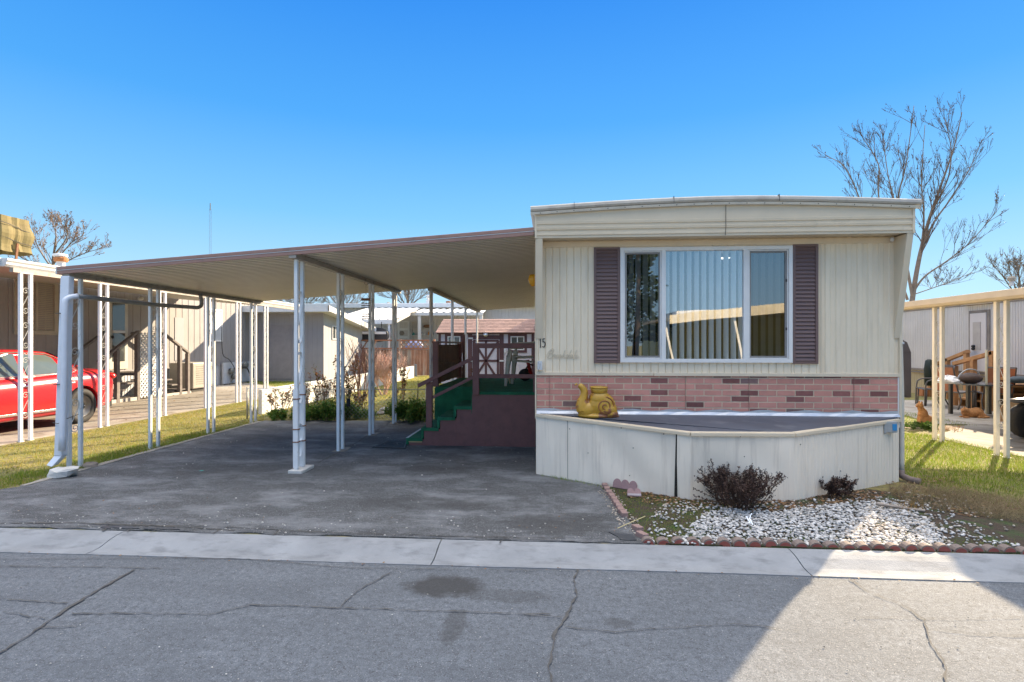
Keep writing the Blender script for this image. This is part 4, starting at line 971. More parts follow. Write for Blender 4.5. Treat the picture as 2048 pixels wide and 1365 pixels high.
b = MB(); b.box(XWL-.6, XE+.55, WGY-.75, WGY-.69, 2.86, aY(560, 612, WGY-.7).z); b.build('front_fascia', WHITE, wg)
b = MB(); ztf = aY(560, 612, WGY-.7).z
b.ext([(XE+.50, WGY-.75, ztf-.22),(XE+.50, WGY-.75, ztf+.003),(XE+.50, YE+.5, zt1+.14),(XE+.50, YE+.5, zt1-.10)], (.055,0,0)); b.build('side_fascia', WHITE, wg)
b = MB(); b.add([(XWL-.6, WGY-.70, ztf-.02),(XE+.51, WGY-.70, ztf-.02),(XE+.51, YE+.5, zt1+.10),(XWL-.6, YE+.5, zt1+.10)], [(0,1,2,3)])
b.add([(XWL-.6, WGY-.70, 2.93),(XE+.51, WGY-.70, 2.93),(XE+.51, YE+.5, zt1-.06),(XWL-.6, YE+.5, zt1-.06)], [(0,1,2,3)]); b.build('roof', WHITE, wg, fixn=False)
win_px(wg, XE+.02, 664, 677, 652, 680, .05, DARKGL, .03, split='v')
b = MB(); b.ell((XWL+1.0, WGY-.3, 3.14), (.9,.4,.06), 10, 6); b.build('rusty_flashing', RUST, lh)

# things on the left roof
q = aY(28, 470, 15.0)
tt = thing('swamp_cooler', 'rooftop cooler wrapped in a roped olive tarp, on the roof of the grey home', 'tarp cover', (q.x, 15.0, 3.36))
x0, x1 = aY(-62,0,15).x, aY(40,0,15).x; z0, z1 = aY(0,505,15).z, aY(0,432,15).z
nn = 14; P = []
r2 = random.Random(5); mb = MB(); rows_ = []
import mathutils
for j in range(11):
    s_ = j/10; row = []
    for i in range(57):
        a = i/56*2*math.pi; c_, s2_ = math.cos(a), math.sin(a)
        k = 1/max(abs(c_), abs(s2_)); k = min(k, 1.28)
        fold = .028*math.sin(a*9+1.5*s_+math.sin(a*3)*2)*(1-.35*s_) + .018*math.sin(a*5-s_*5)
        rx, ry = (x1-x0)/2*.96, .62
        sq = 1 - .05*math.sin(s_*9) - (.03 if s_ > .9 else 0)
        row.append(((x0+x1)/2 + c_*k*rx*sq*.92 + c_*fold, 15.0 + s2_*k*ry*sq*.92 + s2_*fold, z0 + (z1-z0)*s_ + .03*math.sin(a*4)*(1-s_) - .07*(c_*.5+.5)*s_))
    rows_.append(row)
for A, B in zip(rows_[:-1], rows_[1:]): mb.strip(A, B)
top = rows_[-1]; mb.add(top[:-1] + [((x0+x1)/2-.02, 15.0, z1+.03)], [(i, (i+1) % 56, 56) for i in range(56)])
mb.build('tarp', M('olive_tarp', (.17,.135,.05), .8, .18, 3, bmp=.3, bscale=8, dirt=(.13,.095,.04), dirt_amt=(.5,.72), dscale=2), tt, smooth=False)
b = MB()
for zz in (.32, .72):
    P = [Vector(rows_[int(zz*10)][i]) for i in range(57)]; b.tube([((p.x-(x0+x1)/2)*1.03+(x0+x1)/2, (p.y-15)*1.03+15, p.z-.15*math.sin(i/9)) for i, p in enumerate(P)], .012, 4)
b.build('rope', M('rope', (.10,.09,.07), .9), tt)
for xx in (x0+.1, x1-.1):
    b = MB(); b.beam((xx, 14.9, 3.30), (xx+.02, 15.0, z0+.25), .05, .05); b.build('leg', RUST, tt)
b = MB(); b.lathe([(.10,0),(.10,.35)], ((x0+x1)/2+.05, 14.7, 3.32), 10); b.build('duct', STEEL, tt)
q = aY(122, 524, 12.2); vt = thing('roof_vent', 'rusty roof vent with a white cap above the left awning edge', 'roof vent', (q.x, 12.2, 3.1))
zq = lambda v: aY(122, v, 12.2).z
b = MB(); b.lathe([(.09, 3.0),(.09, zq(521))], (q.x, 12.2, 0), 12); b.build('pipe', WHITE, vt)
b = MB(); b.lathe([(.13, zq(524)),(.145, zq(521)),(.145, zq(517)),(.12, zq(515.5))], (q.x, 12.2, 0), 14); b.build('rusty_collar', M('orange_rust', (.38,.15,.05), .8, .3, 20), vt)
b = MB(); b.lathe([(.10, zq(516)),(.15, zq(513)),(.14, zq(509)),(.05, zq(507)),(0, zq(507))], (q.x-.02, 12.2, 0), 14); b.build('cap', WHITE, vt)

# ------------------------------------------------------------------ red car
RED = M('car_red', (.55,.012,.022), .22, .04, 2, spec=.8); RED.node_tree.nodes['Principled BSDF'].inputs['Coat Weight'].default_value = .6
car = thing('parked_car', 'red four-door sedan with black steel wheels parked under the left awning', 'car', (0,0,0))
W_ = .90
# stations: y, zbottom, zbelt(side shoulder), ztop(centre), halfwidth
stn = [(-2.36,.34,.60,.63,.60),(-2.30,.26,.68,.72,.74),(-2.05,.22,.74,.79,.85),(-1.4,.20,.84,.88,.90),(-.95,.19,.90,.95,.905),(-.4,.19,.93,.97,.91),(.4,.19,.95,.99,.91),(1.1,.19,.98,1.02,.905),(1.6,.20,1.0,1.05,.90),(2.0,.22,1.0,1.05,.86),(2.25,.26,.97,1.03,.79),(2.36,.34,.90,.96,.66),(2.40,.42,.80,.82,.55)]
def section(zb, zs_, zt, hw):
    return [(0,zb),(hw*.80,zb),(hw*.955,zb+.05),(hw*.985,zb+.16),(hw*1.0,(zb+zs_)*.52),(hw*.985,zs_-.16),(hw*.965,zs_-.10),(hw*.90,zs_),(hw*.78,zs_+(zt-zs_)*.5),(hw*.4,zt-.005),(0,zt)]
mb = MB(); rings = []
for (y, zb, zs_, zt, hw) in stn:
    h = section(zb, zs_, zt, hw); full = [(x, y, z) for x, z in h] + [(-x, y, z) for x, z in h[-2:0:-1]]
    rings.append(full)
nr = len(rings[0]); o0 = len(mb.v)
for r_ in rings: mb.v += r_
for i in range(len(rings)-1):
    for j in range(nr): mb.f.append((i*nr+j, i*nr+(j+1)%nr, (i+1)*nr+(j+1)%nr, (i+1)*nr+j)); mb.m.append(0)
mb.f.append(tuple(range(nr))); mb.m.append(0); mb.f.append(tuple((len(rings)-1)*nr+j for j in range(nr))[::-1]); mb.m.append(0)
body = mb.build('body', RED, car, smooth=True)
ss_ = body.modifiers.new('sub', 'SUBSURF'); ss_.levels = 2; ss_.render_levels = 2
bake(body)
WHY = (-1.42, 1.38); WR = .335
for wy in WHY:
    for sgn in (-1, 1):
        c_ = MB(); c_.lathe([(.385, -.24),(.385, .24)], (sgn*.86, wy, WR+.01), 28, 'x'); co2 = c_.build('cut', DARKM)
        bo = body.modifiers.new('b', 'BOOLEAN'); bo.operation = 'DIFFERENCE'; bo.object = co2; bo.solver = 'EXACT'
        bake(body); bpy.data.objects.remove(co2)
# greenhouse
ghs = [(-1.02,.93,.93,.80,.80),(-.30,.93,1.385,.80,.585),(.0,.94,1.425,.80,.60),(.5,.95,1.43,.80,.60),(.95,.96,1.39,.79,.58),(1.72,1.0,1.03,.74,.66)]
mb = MB(); rings = []
for (y, z0, z1, w0, w1) in ghs:
    zc = z1+.018 if z1 > 1.1 else z1+.004
    rings.append([(-w0,y,z0),(-w1,y,z1-.03 if z1>1.1 else z1),(-w1*.86,y,z1),(0,y,zc),(w1*.86,y,z1),(w1,y,z1-.03 if z1>1.1 else z1),(w0,y,z0)])
for A, B in zip(rings[:-1], rings[1:]): mb.strip(A, B)
roof = mb.build('roof', RED, car, smooth=True, fixn=True)
# side glass sits just proud of the pillars' plane
def sidept(y, z, sgn, off=.012):
    for a, b in zip(ghs[:-1], ghs[1:]):
        if a[0] <= y <= b[0]:
            t = (y-a[0])/(b[0]-a[0]); z0 = a[1]+(b[1]-a[1])*t; z1 = a[2]+(b[2]-a[2])*t - .03; w0 = a[3]+(b[3]-a[3])*t; w1 = a[4]+(b[4]-a[4])*t
            k = (z-z0)/max(.01, z1-z0); return (sgn*(w0+(w1-w0)*k+off), y, z)
def sglass(poly, nm, mat, sgn, off=.012, par=car):
    m2 = MB(); P = []
    for a, b in zip(poly, poly[1:]+poly[:1]):
        for i in range(4): t = i/4; P.append(sidept(a[0]+(b[0]-a[0])*t, a[1]+(b[1]-a[1])*t, sgn, off))
    m2.add(P, [tuple(range(len(P)))]); return m2.build(nm, mat, par)
for sgn in (-1, 1):
    sglass([(-.62,.985),(.28,.985),(.26,1.365),(-.05,1.36),(-.30,1.25)], 'side_window', CARGL, sgn)
    sglass([(.36,.985),(1.12,1.0),(.98,1.28),(.86,1.335),(.34,1.365)], 'side_window', CARGL, sgn)
    P = [(-.75,.965),(1.24,.985),(1.42,1.03),(1.02,1.30),(.86,1.36),(.30,1.388),(-.07,1.382),(-.34,1.27),(-.75,.965)]
    m2 = MB(); m2.tube([sidept(min(max(a, -1.0), 1.7), b, sgn, .016) for a, b in P], .009, 5); m2.build('window_trim', STEEL, car)
    for yy in (-.55, .32): m2 = MB(); m2.tube([(sgn*.892, yy, .90),(sgn*.916, yy, .70),(sgn*.912, yy-.01, .45),(sgn*.90, yy+.02, .26)], .004, 4); m2.build('door_seam', BLACK, car)
    for yy in (.14, .98): m2 = MB(); m2.tube([(sgn*.905, yy, .80),(sgn*.935, yy+.03, .803),(sgn*.935, yy+.17, .806),(sgn*.905, yy+.20, .808)], .014, 6); m2.build('door_handle', STEEL, car)
    m2 = MB(); m2.ell((sgn*1.0, -.52, .99), (.10,.07,.075), 10, 8); m2.beam((sgn*.85,-.5,.95),(sgn*.95,-.52,.965),.05,.03); m2.build('mirror', RED, car, smooth=True)
    m2 = MB(); m2.ell((sgn*.70, 2.22, .87), (.13,.12,.075), 10, 8); m2.build('tail_light', M('tail_red', (.5,.02,.02), .15), car, smooth=True)
    m2 = MB(); m2.ell((sgn*.68, -2.2, .62), (.15,.14,.08), 10, 8); m2.build('headlight', VINYL, car, smooth=True)
    m2 = MB(); m2.beam((sgn*.912,-1.0,.33),(sgn*.912,1.0,.33),.02,.02); m2.build('side_moulding', STEEL, car)
    for wy in WHY:
        m2 = MB(); m2.lathe([(.20,-.09),(.30,-.10),(WR,-.07),(WR,.07),(.30,.10),(.22,.095),(.21,.03)], (sgn*.80, wy, WR), 28, 'x'); wh = m2.build('tyre', BLACK, car, smooth=True)
        m2 = MB(); 
        prof_ = [(.215,.06),(.215,.085),(.20,.07),(.16,.03),(.12,.055),(.08,.06),(.0,.06)]
        m2.lathe([(r, z*sgn) for r, z in prof_], (sgn*.80, wy, WR), 24, 'x'); m2.build('rim', M('steel_wheel', (.13,.13,.135), .3, .1, 9, metal=.5), wh, smooth=True)
        for k in range(5):
            a = k*2*math.pi/5; m3 = MB(); m3.ell((sgn*(.80+.066), wy+.055*math.cos(a), WR+.055*math.sin(a)), (.016,.014,.014), 6, 4); m3.build('lug_nut', STEEL, wh)
m2 = MB(); m2.add([(-.70,-.98,.955),(.70,-.98,.955),(.54,-.32,1.375),(-.54,-.32,1.375)], [(0,1,2,3)]); m2.v = [(a,b-.012,c+.010) for a,b,c in m2.v]; m2.build('windshield', CARGL, car)
m2 = MB(); m2.add([(-.62,1.66,1.05),(.62,1.66,1.05),(.52,1.0,1.372),(-.52,1.0,1.372)], [(0,1,2,3)]); m2.v = [(a,b+.012,c+.014) for a,b,c in m2.v]; m2.build('rear_window', CARGL, car)
m2 = MB(); m2.box(-.26,.26,2.39,2.41,.62,.74); m2.build('license_plate', WHITE, car)
m2 = MB(); m2.box(-.78,.78,-2.2,2.2,.24,.4); m2.build('underbody', BLACK, car)
car.location = (-9.93, 8.45, .01)

# ------------------------------------------------------------------ low white wall, chain link fence
WB = M('white_block', (.66,.65,.62), .85, .08, 2, bmp=.3, bscale=20, dirt=(.42,.36,.26), dirt_amt=(.58,.8), dscale=3)
b = MB(); y = 11.45; k = 0
while y < 24.6:
    b.box(-6.42, -6.34, y, y+.395, 0, .27); b.box(-6.42, -6.34, y+.0, y+.395, .275, .545); y += .40
b.box(-6.41, -6.35, 11.46, 24.5, .0, .54)
tag(b.build('block_wall', WB), 'long low white block wall running back beside the yellowed lawn', 'wall')
fn = thing('chain_link_fence', 'low chain link fence along the back edge of the driveway', 'fence', (-4.5, 10.72, 0))
b = MB(); lattice(b, (-6.25, 10.72, .03), (1,0,0), (0,0,1), 4.2, .60, .085, .0035, .003); b.build('wire_mesh', M('galv_wire', (.40,.40,.38), .5, .1, 20, metal=.4), fn, fixn=False)
for x in (-6.25, -4.2, -2.5):
    b = MB(); b.tube([(x, 10.72, 0), (x, 10.72, .66)], .020, 8); b.build('fence_post', M('galv', (.38,.38,.36), .5, .15, 20, metal=.3), fn, smooth=True)
b = MB(); b.tube([(-6.25, 10.72, .63), (-4.2, 10.74, .62), (-2.5, 10.72, .63)], .008, 6); b.build('top_wire', STEEL, fn)
# ------------------------------------------------------------------ shed with maroon trim
def PW(u, v, Y): return aY(u, v, Y)
SY = 21.0
sh = thing('garden_shed', 'white garden shed with maroon trim, braced double doors and pinkish shingle roof', 'shed', (aY(980,0,SY).x, SY, 0))
x0, x1 = aY(877,0,SY).x, aY(1068,0,SY).x; ze = aY(970,665,SY).z
SHW = M('shed_lilac_white', (.58,.55,.60), .7, .04, 3)
b = MB(); b.box(x0+.02, x1-.02, SY+.02, SY+2.9, 0, ze+.05); b.build('core_wall', SHW, sh)
b = MB(); ribwall(b, (x0, SY), (x1, SY), 0, ze, .20, .008, 'groove', 1, 0); b.build('front_wall', SHW, sh, fixn=False)
b = MB(); ribwall(b, (x1, SY), (x1, SY+2.9), 0, ze+.3, .20, .008, 'groove', 1, 0); b.build('side_wall', SHW, sh, fixn=False)
SHIN = M('pink_shingle', (.30,.185,.15), .9, .10, 14, island=.18, bmp=.3, bscale=60); zr_ = aY(970,640,SY+1.3).z + .02
b = MB(); xa, xb = x0-.08, x1+.06; nrow = 9; r2 = random.Random(2)
for i in range(nrow):
    t0, t1 = i/nrow, (i+1)/nrow; y0_, y1_ = SY-.18+1.55*t0, SY-.18+1.55*t1; z0_, z1_ = ze-.02+(zr_-ze+.02)*t0, ze-.02+(zr_-ze+.02)*t1
    x = xa
    while x < xb:
        w_ = r2.uniform(.13, .32); xe = min(x+w_, xb); b.add([(x,y0_,z0_+.02),(xe-.006,y0_,z0_+.02),(xe-.006,y1_+.02,z1_+.012),(x,y1_+.02,z1_+.012),(x,y0_,z0_-.004),(xe-.006,y0_,z0_-.004)],[(0,1,2,3),(4,5,1,0)]); x = xe
b.add([(xa,SY-.18,ze-.03),(xb,SY-.18,ze-.03),(xb,SY+1.37,zr_-.01),(xa,SY+1.37,zr_-.01),(xb,SY+3.0,ze-.03),(xa,SY+3.0,ze-.03)],[(0,1,2,3),(3,2,4,5)])
b.add([(x1,SY,ze-.03),(x1,SY+2.9,ze-.03),(x1,SY+1.37,zr_-.03)],[(0,1,2)]); b.add([(x0,SY,ze-.03),(x0,SY+2.9,ze-.03),(x0,SY+1.37,zr_-.03)],[(0,1,2)])
b.build('roof', SHIN, sh, fixn=False)
BT = M('shed_maroon', (.095,.042,.045), .6, .1, 4)
def shb(name, u0, u1, v0, v1, th=.03, mat=BT, par=sh, off=0):
    p, q = aY(u0, v0, SY), aY(u1, v1, SY); m2 = MB(); m2.box(p.x, q.x, SY-th-off, SY-off-.002, q.z, p.z); return m2.build(name, mat, par)
shb('fascia', 874, 1069, 664.5, 668.5, .05); shb('corner_board', 877, 882, 668.6, 770); shb('corner_board', 1063, 1068, 668.6, 770)
f = MB()
def addb(m2, u0, u1, v0, v1, th=.03): p, q = aY(u0, v0, SY), aY(u1, v1, SY); m2.box(p.x, q.x, SY-th, SY-.002, q.z, p.z)
addb(f, 936, 944.5, 668.6, 775); addb(f, 999, 1007.5, 668.6, 775); addb(f, 944.6, 998.9, 671, 679); f.build('door_frame', BT, sh)
dd = MB(); p, q = aY(945,679.2,SY), aY(998.6,775,SY); dd.box(p.x, q.x, SY-.016, SY-.002, 0, p.z); door = dd.build('door', SHW, sh)
f = MB(); p, q = aY(946.5,680,SY), aY(997.5,765,SY); w2 = .085
cx_ = (p.x+q.x)/2; za, zb_, zmid = p.z-.04, aY(970,765,SY).z-.4, aY(970,722,SY).z
for (A, B) in (((p.x,za),(q.x,za)),((p.x,zmid),(q.x,zmid)),((cx_,za),(cx_,.1)),((p.x+.03,za),(p.x+.03,.1)),((q.x-.03,za),(q.x-.03,.1))):
    f.beam((A[0],SY-.024,A[1]),(B[0],SY-.024,B[1]), .014, w2, up=(0,0,1) if A[1]==B[1] else (1,0,0))
hz_ = za-zmid
for (A, B) in (((p.x,za),(cx_,zmid)),((q.x,za),(cx_,zmid)),((p.x,zmid-hz_),(cx_,zmid)),((q.x,zmid-hz_),(cx_,zmid))):
    f.beam((A[0],SY-.030,A[1]),(B[0],SY-.030,B[1]), .012, w2, up=(0,0,1))
f.build('door_brace', BT, door)
for (u0, u1) in ((890,926),(1016,1054)):
    m2 = MB(); p, q = aY(u0, 667.8, SY), aY(u1, 706, SY); frame(m2, p.x, q.x, q.z, p.z, .10, SY-.03, SY-.002); wo_ = m2.build('window', BT, sh)
    m2 = MB(); frame(m2, p.x+.105, q.x-.105, q.z+.105, p.z-.105, .035, SY-.02, SY-.003); m2.box((p.x+q.x)/2-.02,(p.x+q.x)/2+.02,SY-.019,SY-.003,q.z+.14,p.z-.14); m2.build('sash', VINYL, wo_)
    m2 = MB(); m2.box(p.x+.14, q.x-.14, SY-.012, SY-.004, q.z+.14, p.z-.14); m2.build('pane', DARKGL, wo_)
for (u, v) in ((938,677),(1000,722),(940,722)):
    m2 = MB(); p = aY(u, v, SY); m2.box(p.x-.02, p.x+.16, SY-.045, SY-.032, p.z-.03, p.z+.03); m2.build('hinge', WHITE, sh)
m2 = MB(); p = aY(972, 669, SY); m2.lathe([(.0,-.02),(.09,-.02),(.10,.05),(.06,.12),(.0,.13)], (p.x, SY-.14, p.z), 12, 'y'); m2.build('lamp', STEEL, sh, smooth=True)
m2 = MB(); p = aY(1010, 702, SY); m2.box(p.x-.03, p.x+.04, SY-.07, SY, p.z-.08, p.z+.08); m2.build('outlet_box', WHITE, sh, bev=.01)

# ------------------------------------------------------------------ white home at the back with corrugated awning
BY = 34.0
bh = thing('mobile_home', 'long white mobile home with shelves on its porch wall, across the back of the yard', 'mobile home', (-4, BY, 0))
xa, xb = aY(560,0,BY).x, aY(1075,0,BY).x
b = MB(); zc = lambda v, Y, u=820: aY(u, v, Y).z
b.box(xa, xb, BY+.02, BY+4.5, 0, zc(610,BY)); b.build('core_wall', DUSTW, bh)
b = MB(); ribwall(b, (xa,BY), (xb,BY), 0, zc(612,BY), .22, .02, 'groove', 1, 0); b.build('siding', DUSTW, bh, fixn=False)
b = MB(); b.box(xa-.2, xb+.2, BY-.35, BY+4.8, zc(616.5,BY), zc(607.5,BY)); b.build('roof', WHITE, bh, bev=.03)
b = MB(); p, q = aY(796,643,BY), aY(819.5,685,BY); b.box(p.x, q.x, BY-.06, BY-.021, .9, p.z); dr_ = b.build('door', WHITE, bh)
for k in range(4):
    b = MB(); h_ = (p.z-1.0)/4; b.box(p.x+.12, q.x-.12, BY-.075, BY-.061, 1.0+k*h_+.06, 1.0+(k+1)*h_-.06); b.build('door_panel', DUSTW, dr_)
b = MB(); p = aY(804.5, 667, BY); b.lathe([(.0,0),(.16,.0),(.16,.06),(.0,.06)], (p.x, BY-.14, p.z), 6, 'y'); b.build('hexagon_plaque', M('taupe', (.22,.19,.17), .7), dr_)
b = MB()
x0s, x1s = aY(825,0,BY).x, aY(866,0,BY).x
for v in (643.5, 657, 671.5): z = zc(v, BY); b.box(x0s, x1s, BY-.28, BY-.01, z-.03, z+.01)
b.box(x0s-.04, x0s, BY-.28, BY-.01, zc(686,BY), zc(643,BY)); b.box(x1s, x1s+.04, BY-.28, BY-.01, zc(686,BY), zc(643,BY))
b.build('wall_shelf', DUSTW, bh)
r2 = random.Random(9)
shelfcols = [('teal_bottle', (.02,.22,.20)), ('grey_tin', (.25,.25,.26)), ('white_jar', (.7,.7,.7)), ('orange_bottle', (.55,.22,.05)), ('navy_box', (.05,.06,.15)), ('red_tin', (.4,.06,.05)), ('brown_basket', (.16,.08,.04))]
items = [(828.5,671,5,.22,'teal_bottle','bottle'),(833,671,2.5,.16,'grey_tin','tin'),(842.5,671,6,.2,'orange_bottle','bottle'),(846.5,671,3,.15,'white_jar','jar'),(850,671,2.5,.15,'white_jar','jar'),(859.5,671,8,.2,'orange_bottle','bottle'),(863.5,671,5,.30,'navy_box','box'),(856,657,7,.75,'brown_basket','basket')]
mcol = {k: M(k, c, .4, .1, 10) for k, c in shelfcols}
for i, (u, v, hpx, wd, mk, kn) in enumerate(items):
    p = aY(u, v, BY); h_ = hpx*BY/F; rr = wd/2
    t = MB()
    if kn in ('bottle',): t.lathe([(rr,0),(rr,h_*.55),(rr*.4,h_*.75),(rr*.4,h_)], (p.x, BY-.15, p.z+.012), 8)
    elif kn == 'basket': t.ell((p.x, BY-.15, p.z+.012+h_/2), (rr*.75, .12, h_/2), 10, 7)
    else: t.box(p.x-rr, p.x+rr, BY-.22, BY-.08, p.z+.012, p.z+.012+h_)
    lab = {0:'teal bottle at the left end of the middle porch shelf', 1:'small grey tin beside the teal bottle on the porch shelf', 2:'short orange bottle near the middle of the porch shelf', 3:'white jar beside the short orange bottle on the porch shelf', 4:'white jar standing second right of the short orange bottle on the shelf', 5:'tall orange bottle near the right end of the porch shelf', 6:'navy box at the right end of the porch shelf', 7:'round brown basket alone on the upper porch shelf'}[i]
    tag(t.build({'basket':'basket','bottle':'bottle','tin':'tin','jar':'jar','box':'box'}[kn], mcol[mk]), lab, kn)
# awning, two sections
ca = thing('awning', 'white corrugated awning with sloping end on the white home at the back', 'awning', (-8, 30, 0))
AYF = 27.5
def corr(mb, xa, xb, ya, za, yb, zb, pitch, dep):
    n_ = int((xb-xa)/pitch*2); xs_ = [xa+(xb-xa)*i/n_ for i in range(n_+1)]
    mb.strip([(x, ya, za+(dep if i%2 else 0)) for i, x in enumerate(xs_)], [(x, yb, zb+(dep if i%2 else 0)) for i, x in enumerate(xs_)])
CORR = M('corrugated_white', (.70,.69,.67), .4, .05, 3, dirt=(.45,.42,.38), dirt_amt=(.55,.8), dscale=2)
xl_, xm_ = aY(690,0,AYF).x, aY(792,0,AYF).x
b = MB(); corr(b, xl_-1, xm_, AYF, aY(740,642,AYF).z, BY-.4, aY(740,618,BY-.4).z, .42, .09); b.build('roof_panel', CORR, ca, fixn=False)
b = MB(); b.box(xl_-1, xm_, AYF-.04, AYF, aY(740,648.5,AYF).z, aY(740,641,AYF).z+.03); b.build('front_fascia', WHITE, ca)
Y2 = 31.5; xm2, xr2 = aY(822,0,Y2).x, aY(966,0,Y2).x
b = MB(); corr(b, xm2-1.2, xr2, Y2, aY(860,627,Y2).z, BY-.36, aY(860,619.5,BY-.36).z, .42, .09); b.build('roof_panel', CORR, ca, fixn=False)
b = MB(); b.box(xm2, xr2, Y2-.04, Y2, aY(860,631.5,Y2).z, aY(860,625.5,Y2).z+.0); b.build('front_fascia', WHITE, ca)
p0, p1 = aY(790,648,AYF), aY(822,631,Y2); p2, p3 = aY(822,625,Y2), aY(792,641,AYF)
b = MB(); b.ext([p0, p1, p2, p3], (-.06,0,0)); b.build('side_fascia', WHITE, ca)
pz = aY(782, 647, AYF).z
pb = support(ca, aY(779,0,AYF+.1).x, AYF+.1, pz, gap=.001, nscroll=0, wid=.13)
pb2 = support(ca, aY(789,0,AYF+.1).x, AYF+.1, pz, gap=.001, nscroll=0, wid=.13)
t = MB(); xx0, xx1 = aY(780.5,0,AYF+.1).x, aY(787.5,0,AYF+.1).x
for k in range(4):
    P = scroll_pts(0, 2.0 - k*.9 if k < 3 else .1, .75, (xx1-xx0), 1); t = MB(); t.tube([((xx0+xx1)/2+p_[1], AYF+.12, p_[2]) for p_ in P], .018, 5); t.build('scroll', WHITE, pb2)
for u in (838.5, 962): 
    x = aY(u,0,Y2).x; t = MB(); t.box(x-.09, x+.09, Y2, Y2+.14, 0, aY(838,631.5,Y2).z); t.build('post', WHITE, ca)
# roof vents at the back
def vent(u, vt, vb, Y, label, style=0, rpx=4.5):
    p = aY(u, vb, Y); zt_ = aY(u, vt, Y).z; t_ = thing('roof_vent', label, 'roof vent', (p.x, Y, p.z)); h = zt_-p.z; r_ = rpx*Y/F
    if style == 0:
        t = MB(); t.lathe([(r_,0),(r_,h*.35)], (p.x,Y,p.z), 12); t.build('base', WHITE, t_)
        t = MB(); t.lathe([(r_*1.1,h*.35),(r_*.5,h*.45),(r_*.6,h*.6),(r_*.9,h*.66),(r_*.5,h*.74),(r_*.9,h*.85),(r_*.9,h*.95),(r_*.3,h)], (p.x,Y,p.z), 12); t.build('cap', STEEL, t_)
    else:
        t = MB(); t.lathe([(r_*.6,0),(r_*.6,h*.5)], (p.x,Y,p.z), 12); t.build('base', WHITE, t_)
        t = MB(); t.lathe([(r_,h*.5),(r_*1.05,h*.8),(r_*.7,h)], (p.x,Y,p.z), 12); t.build('cap', RUST if style == 1 else M('vent_tan', (.33,.28,.22), .6), t_)
    return t_
vent(856.5, 589, 608, BY+1.5, 'stacked white and steel vent pipe on the white roof behind the carport')
vent(896.5, 602.5, 610, BY+2.5, 'low rusty capped vent on the white roof behind the shed', 1, 5)
vent(776.5, 605, 608, BY+3.5, 'small low white vent on the white roof behind the wind chime', 2, 3)
# grey home far right at the back
g2 = thing('mobile_home', 'plain pale grey home end rising behind the garden shed roof', 'mobile home', (0, 40, 0))
p, q = aY(952,616,38), aY(1064.5,650,38); b = MB(); b.box(p.x, q.x, 38, 46, 0, p.z); b.build('core_wall', M('cool_grey_wall', (.46,.46,.49), .7), g2)
b = MB(); ribwall(b, (p.x,37.98), (q.x,37.98), 0, p.z-.05, .3, .02, 'groove', 1, 0); b.build('siding', M('cool_grey_siding', (.46,.46,.49), .7, .04, 3), g2, fixn=False)
b = MB(); b.box(p.x-.1, q.x+.1, 37.8, 46, p.z, p.z+.15); b.build('roof', WHITE, g2)
# black oval swim-spa style cover leaning: dark oval with a white band
p, q = aY(712,658,27.2), aY(777,682,27.2); ov = thing('kayak', 'black oval hull with a white band hung under the corrugated awning', 'boat', ((p.x+q.x)/2, 27.2, (p.z+q.z)/2))
t = MB(); xc2, zc2 = (p.x+q.x)/2, (p.z+q.z)/2; hw, hh2 = (q.x-p.x)/2, (p.z-q.z)/2*1.25
P = []
for i in range(32):
    a = 2*math.pi*i/32; c_, s_ = math.cos(a), math.sin(a); P.append((xc2+hw*math.copysign(abs(c_)**.75, c_), 27.35, zc2+hh2*math.copysign(abs(s_)**.85, s_)))
inner = [(xc2+(x-xc2)*.985, 27.12, zc2+(z-zc2)*.97) for x, _, z in P]
o_ = len(t.v); t.v += P + inner; 
for i in range(32): t.f.append((i,(i+1)%32,32+(i+1)%32,32+i)); t.m.append(0)
t.f.append(tuple(range(32,64))); t.m.append(0); t.f.append(tuple(range(32))[::-1]); t.m.append(0)
t.build('hull', M('hull_black', (.03,.033,.042), .45, .1, 3), ov, smooth=False)
t = MB(); z = aY(740,665,27.2).z; t.box(p.x+hw*.08, q.x-hw*.12, 27.09, 27.115, z-.10, z+.03); t.build('stripe', WHITE, ov)
t = MB(); t.tube([(p.x+.4,27.3,zc2+hh2*.7),(p.x+.4,27.3,aY(740,644,27.2).z)], .02, 5); t.build('strap', BLACK, ov)
t = MB(); t.tube([(q.x-.4,27.3,zc2+hh2*.7),(q.x-.4,27.3,aY(740,644,27.2).z)], .02, 5); t.build('strap', BLACK, ov)
# wooden fence with lattice top
FY = 26.3
wf = thing('wooden_fence', 'weathered reddish wooden fence with a lattice top, behind the pale bare shrub', 'fence', (-8, FY, 0))
xf0, xf1 = aY(706,0,FY).x, aY(869,0,FY).x; zt_, zl_ = aY(780,681,FY).z, aY(780,698,FY).z
WOODR = M('fence_wood', (.27,.135,.085), .85, .25, 2, dirt=(.36,.30,.25), dirt_amt=(.46,.62), dscale=1.1, dstretch=(3,1,.5), island=.25)
b = MB(); x = xf0
while x < xf1: b.box(x, min(x+.145, xf1), FY, FY+.025, .02, zl_-.03-rng.random()*.01); x += .155
b.build('board', WOODR, wf)
b = MB(); b.box(xf0, xf1, FY-.04, FY+.05, zl_-.02, zl_+.05); b.box(xf0, xf1, FY-.04, FY+.05, zt_-.04, zt_+.03); b.build('rail', M('rail_wood', (.30,.13,.07), .8, .2, 3), wf)
b = MB(); lattice(b, (aY(800,0,FY).x, FY+.01, zl_+.05), (1,0,0), (0,0,1), aY(868,0,FY).x-aY(800,0,FY).x, zt_-zl_-.09, .24, .06, .02); b.build('lattice_panel', M('lattice_wood', (.33,.21,.15), .8, .2, 3), wf, fixn=False)
b = MB()
for (ua, ub) in ((716,708),(726,734),(745,752)): b.beam((aY(ua,0,FY).x, FY+.01, zl_+.05),(aY(ub,0,FY).x, FY+.01, zt_-.04), .03, .07)
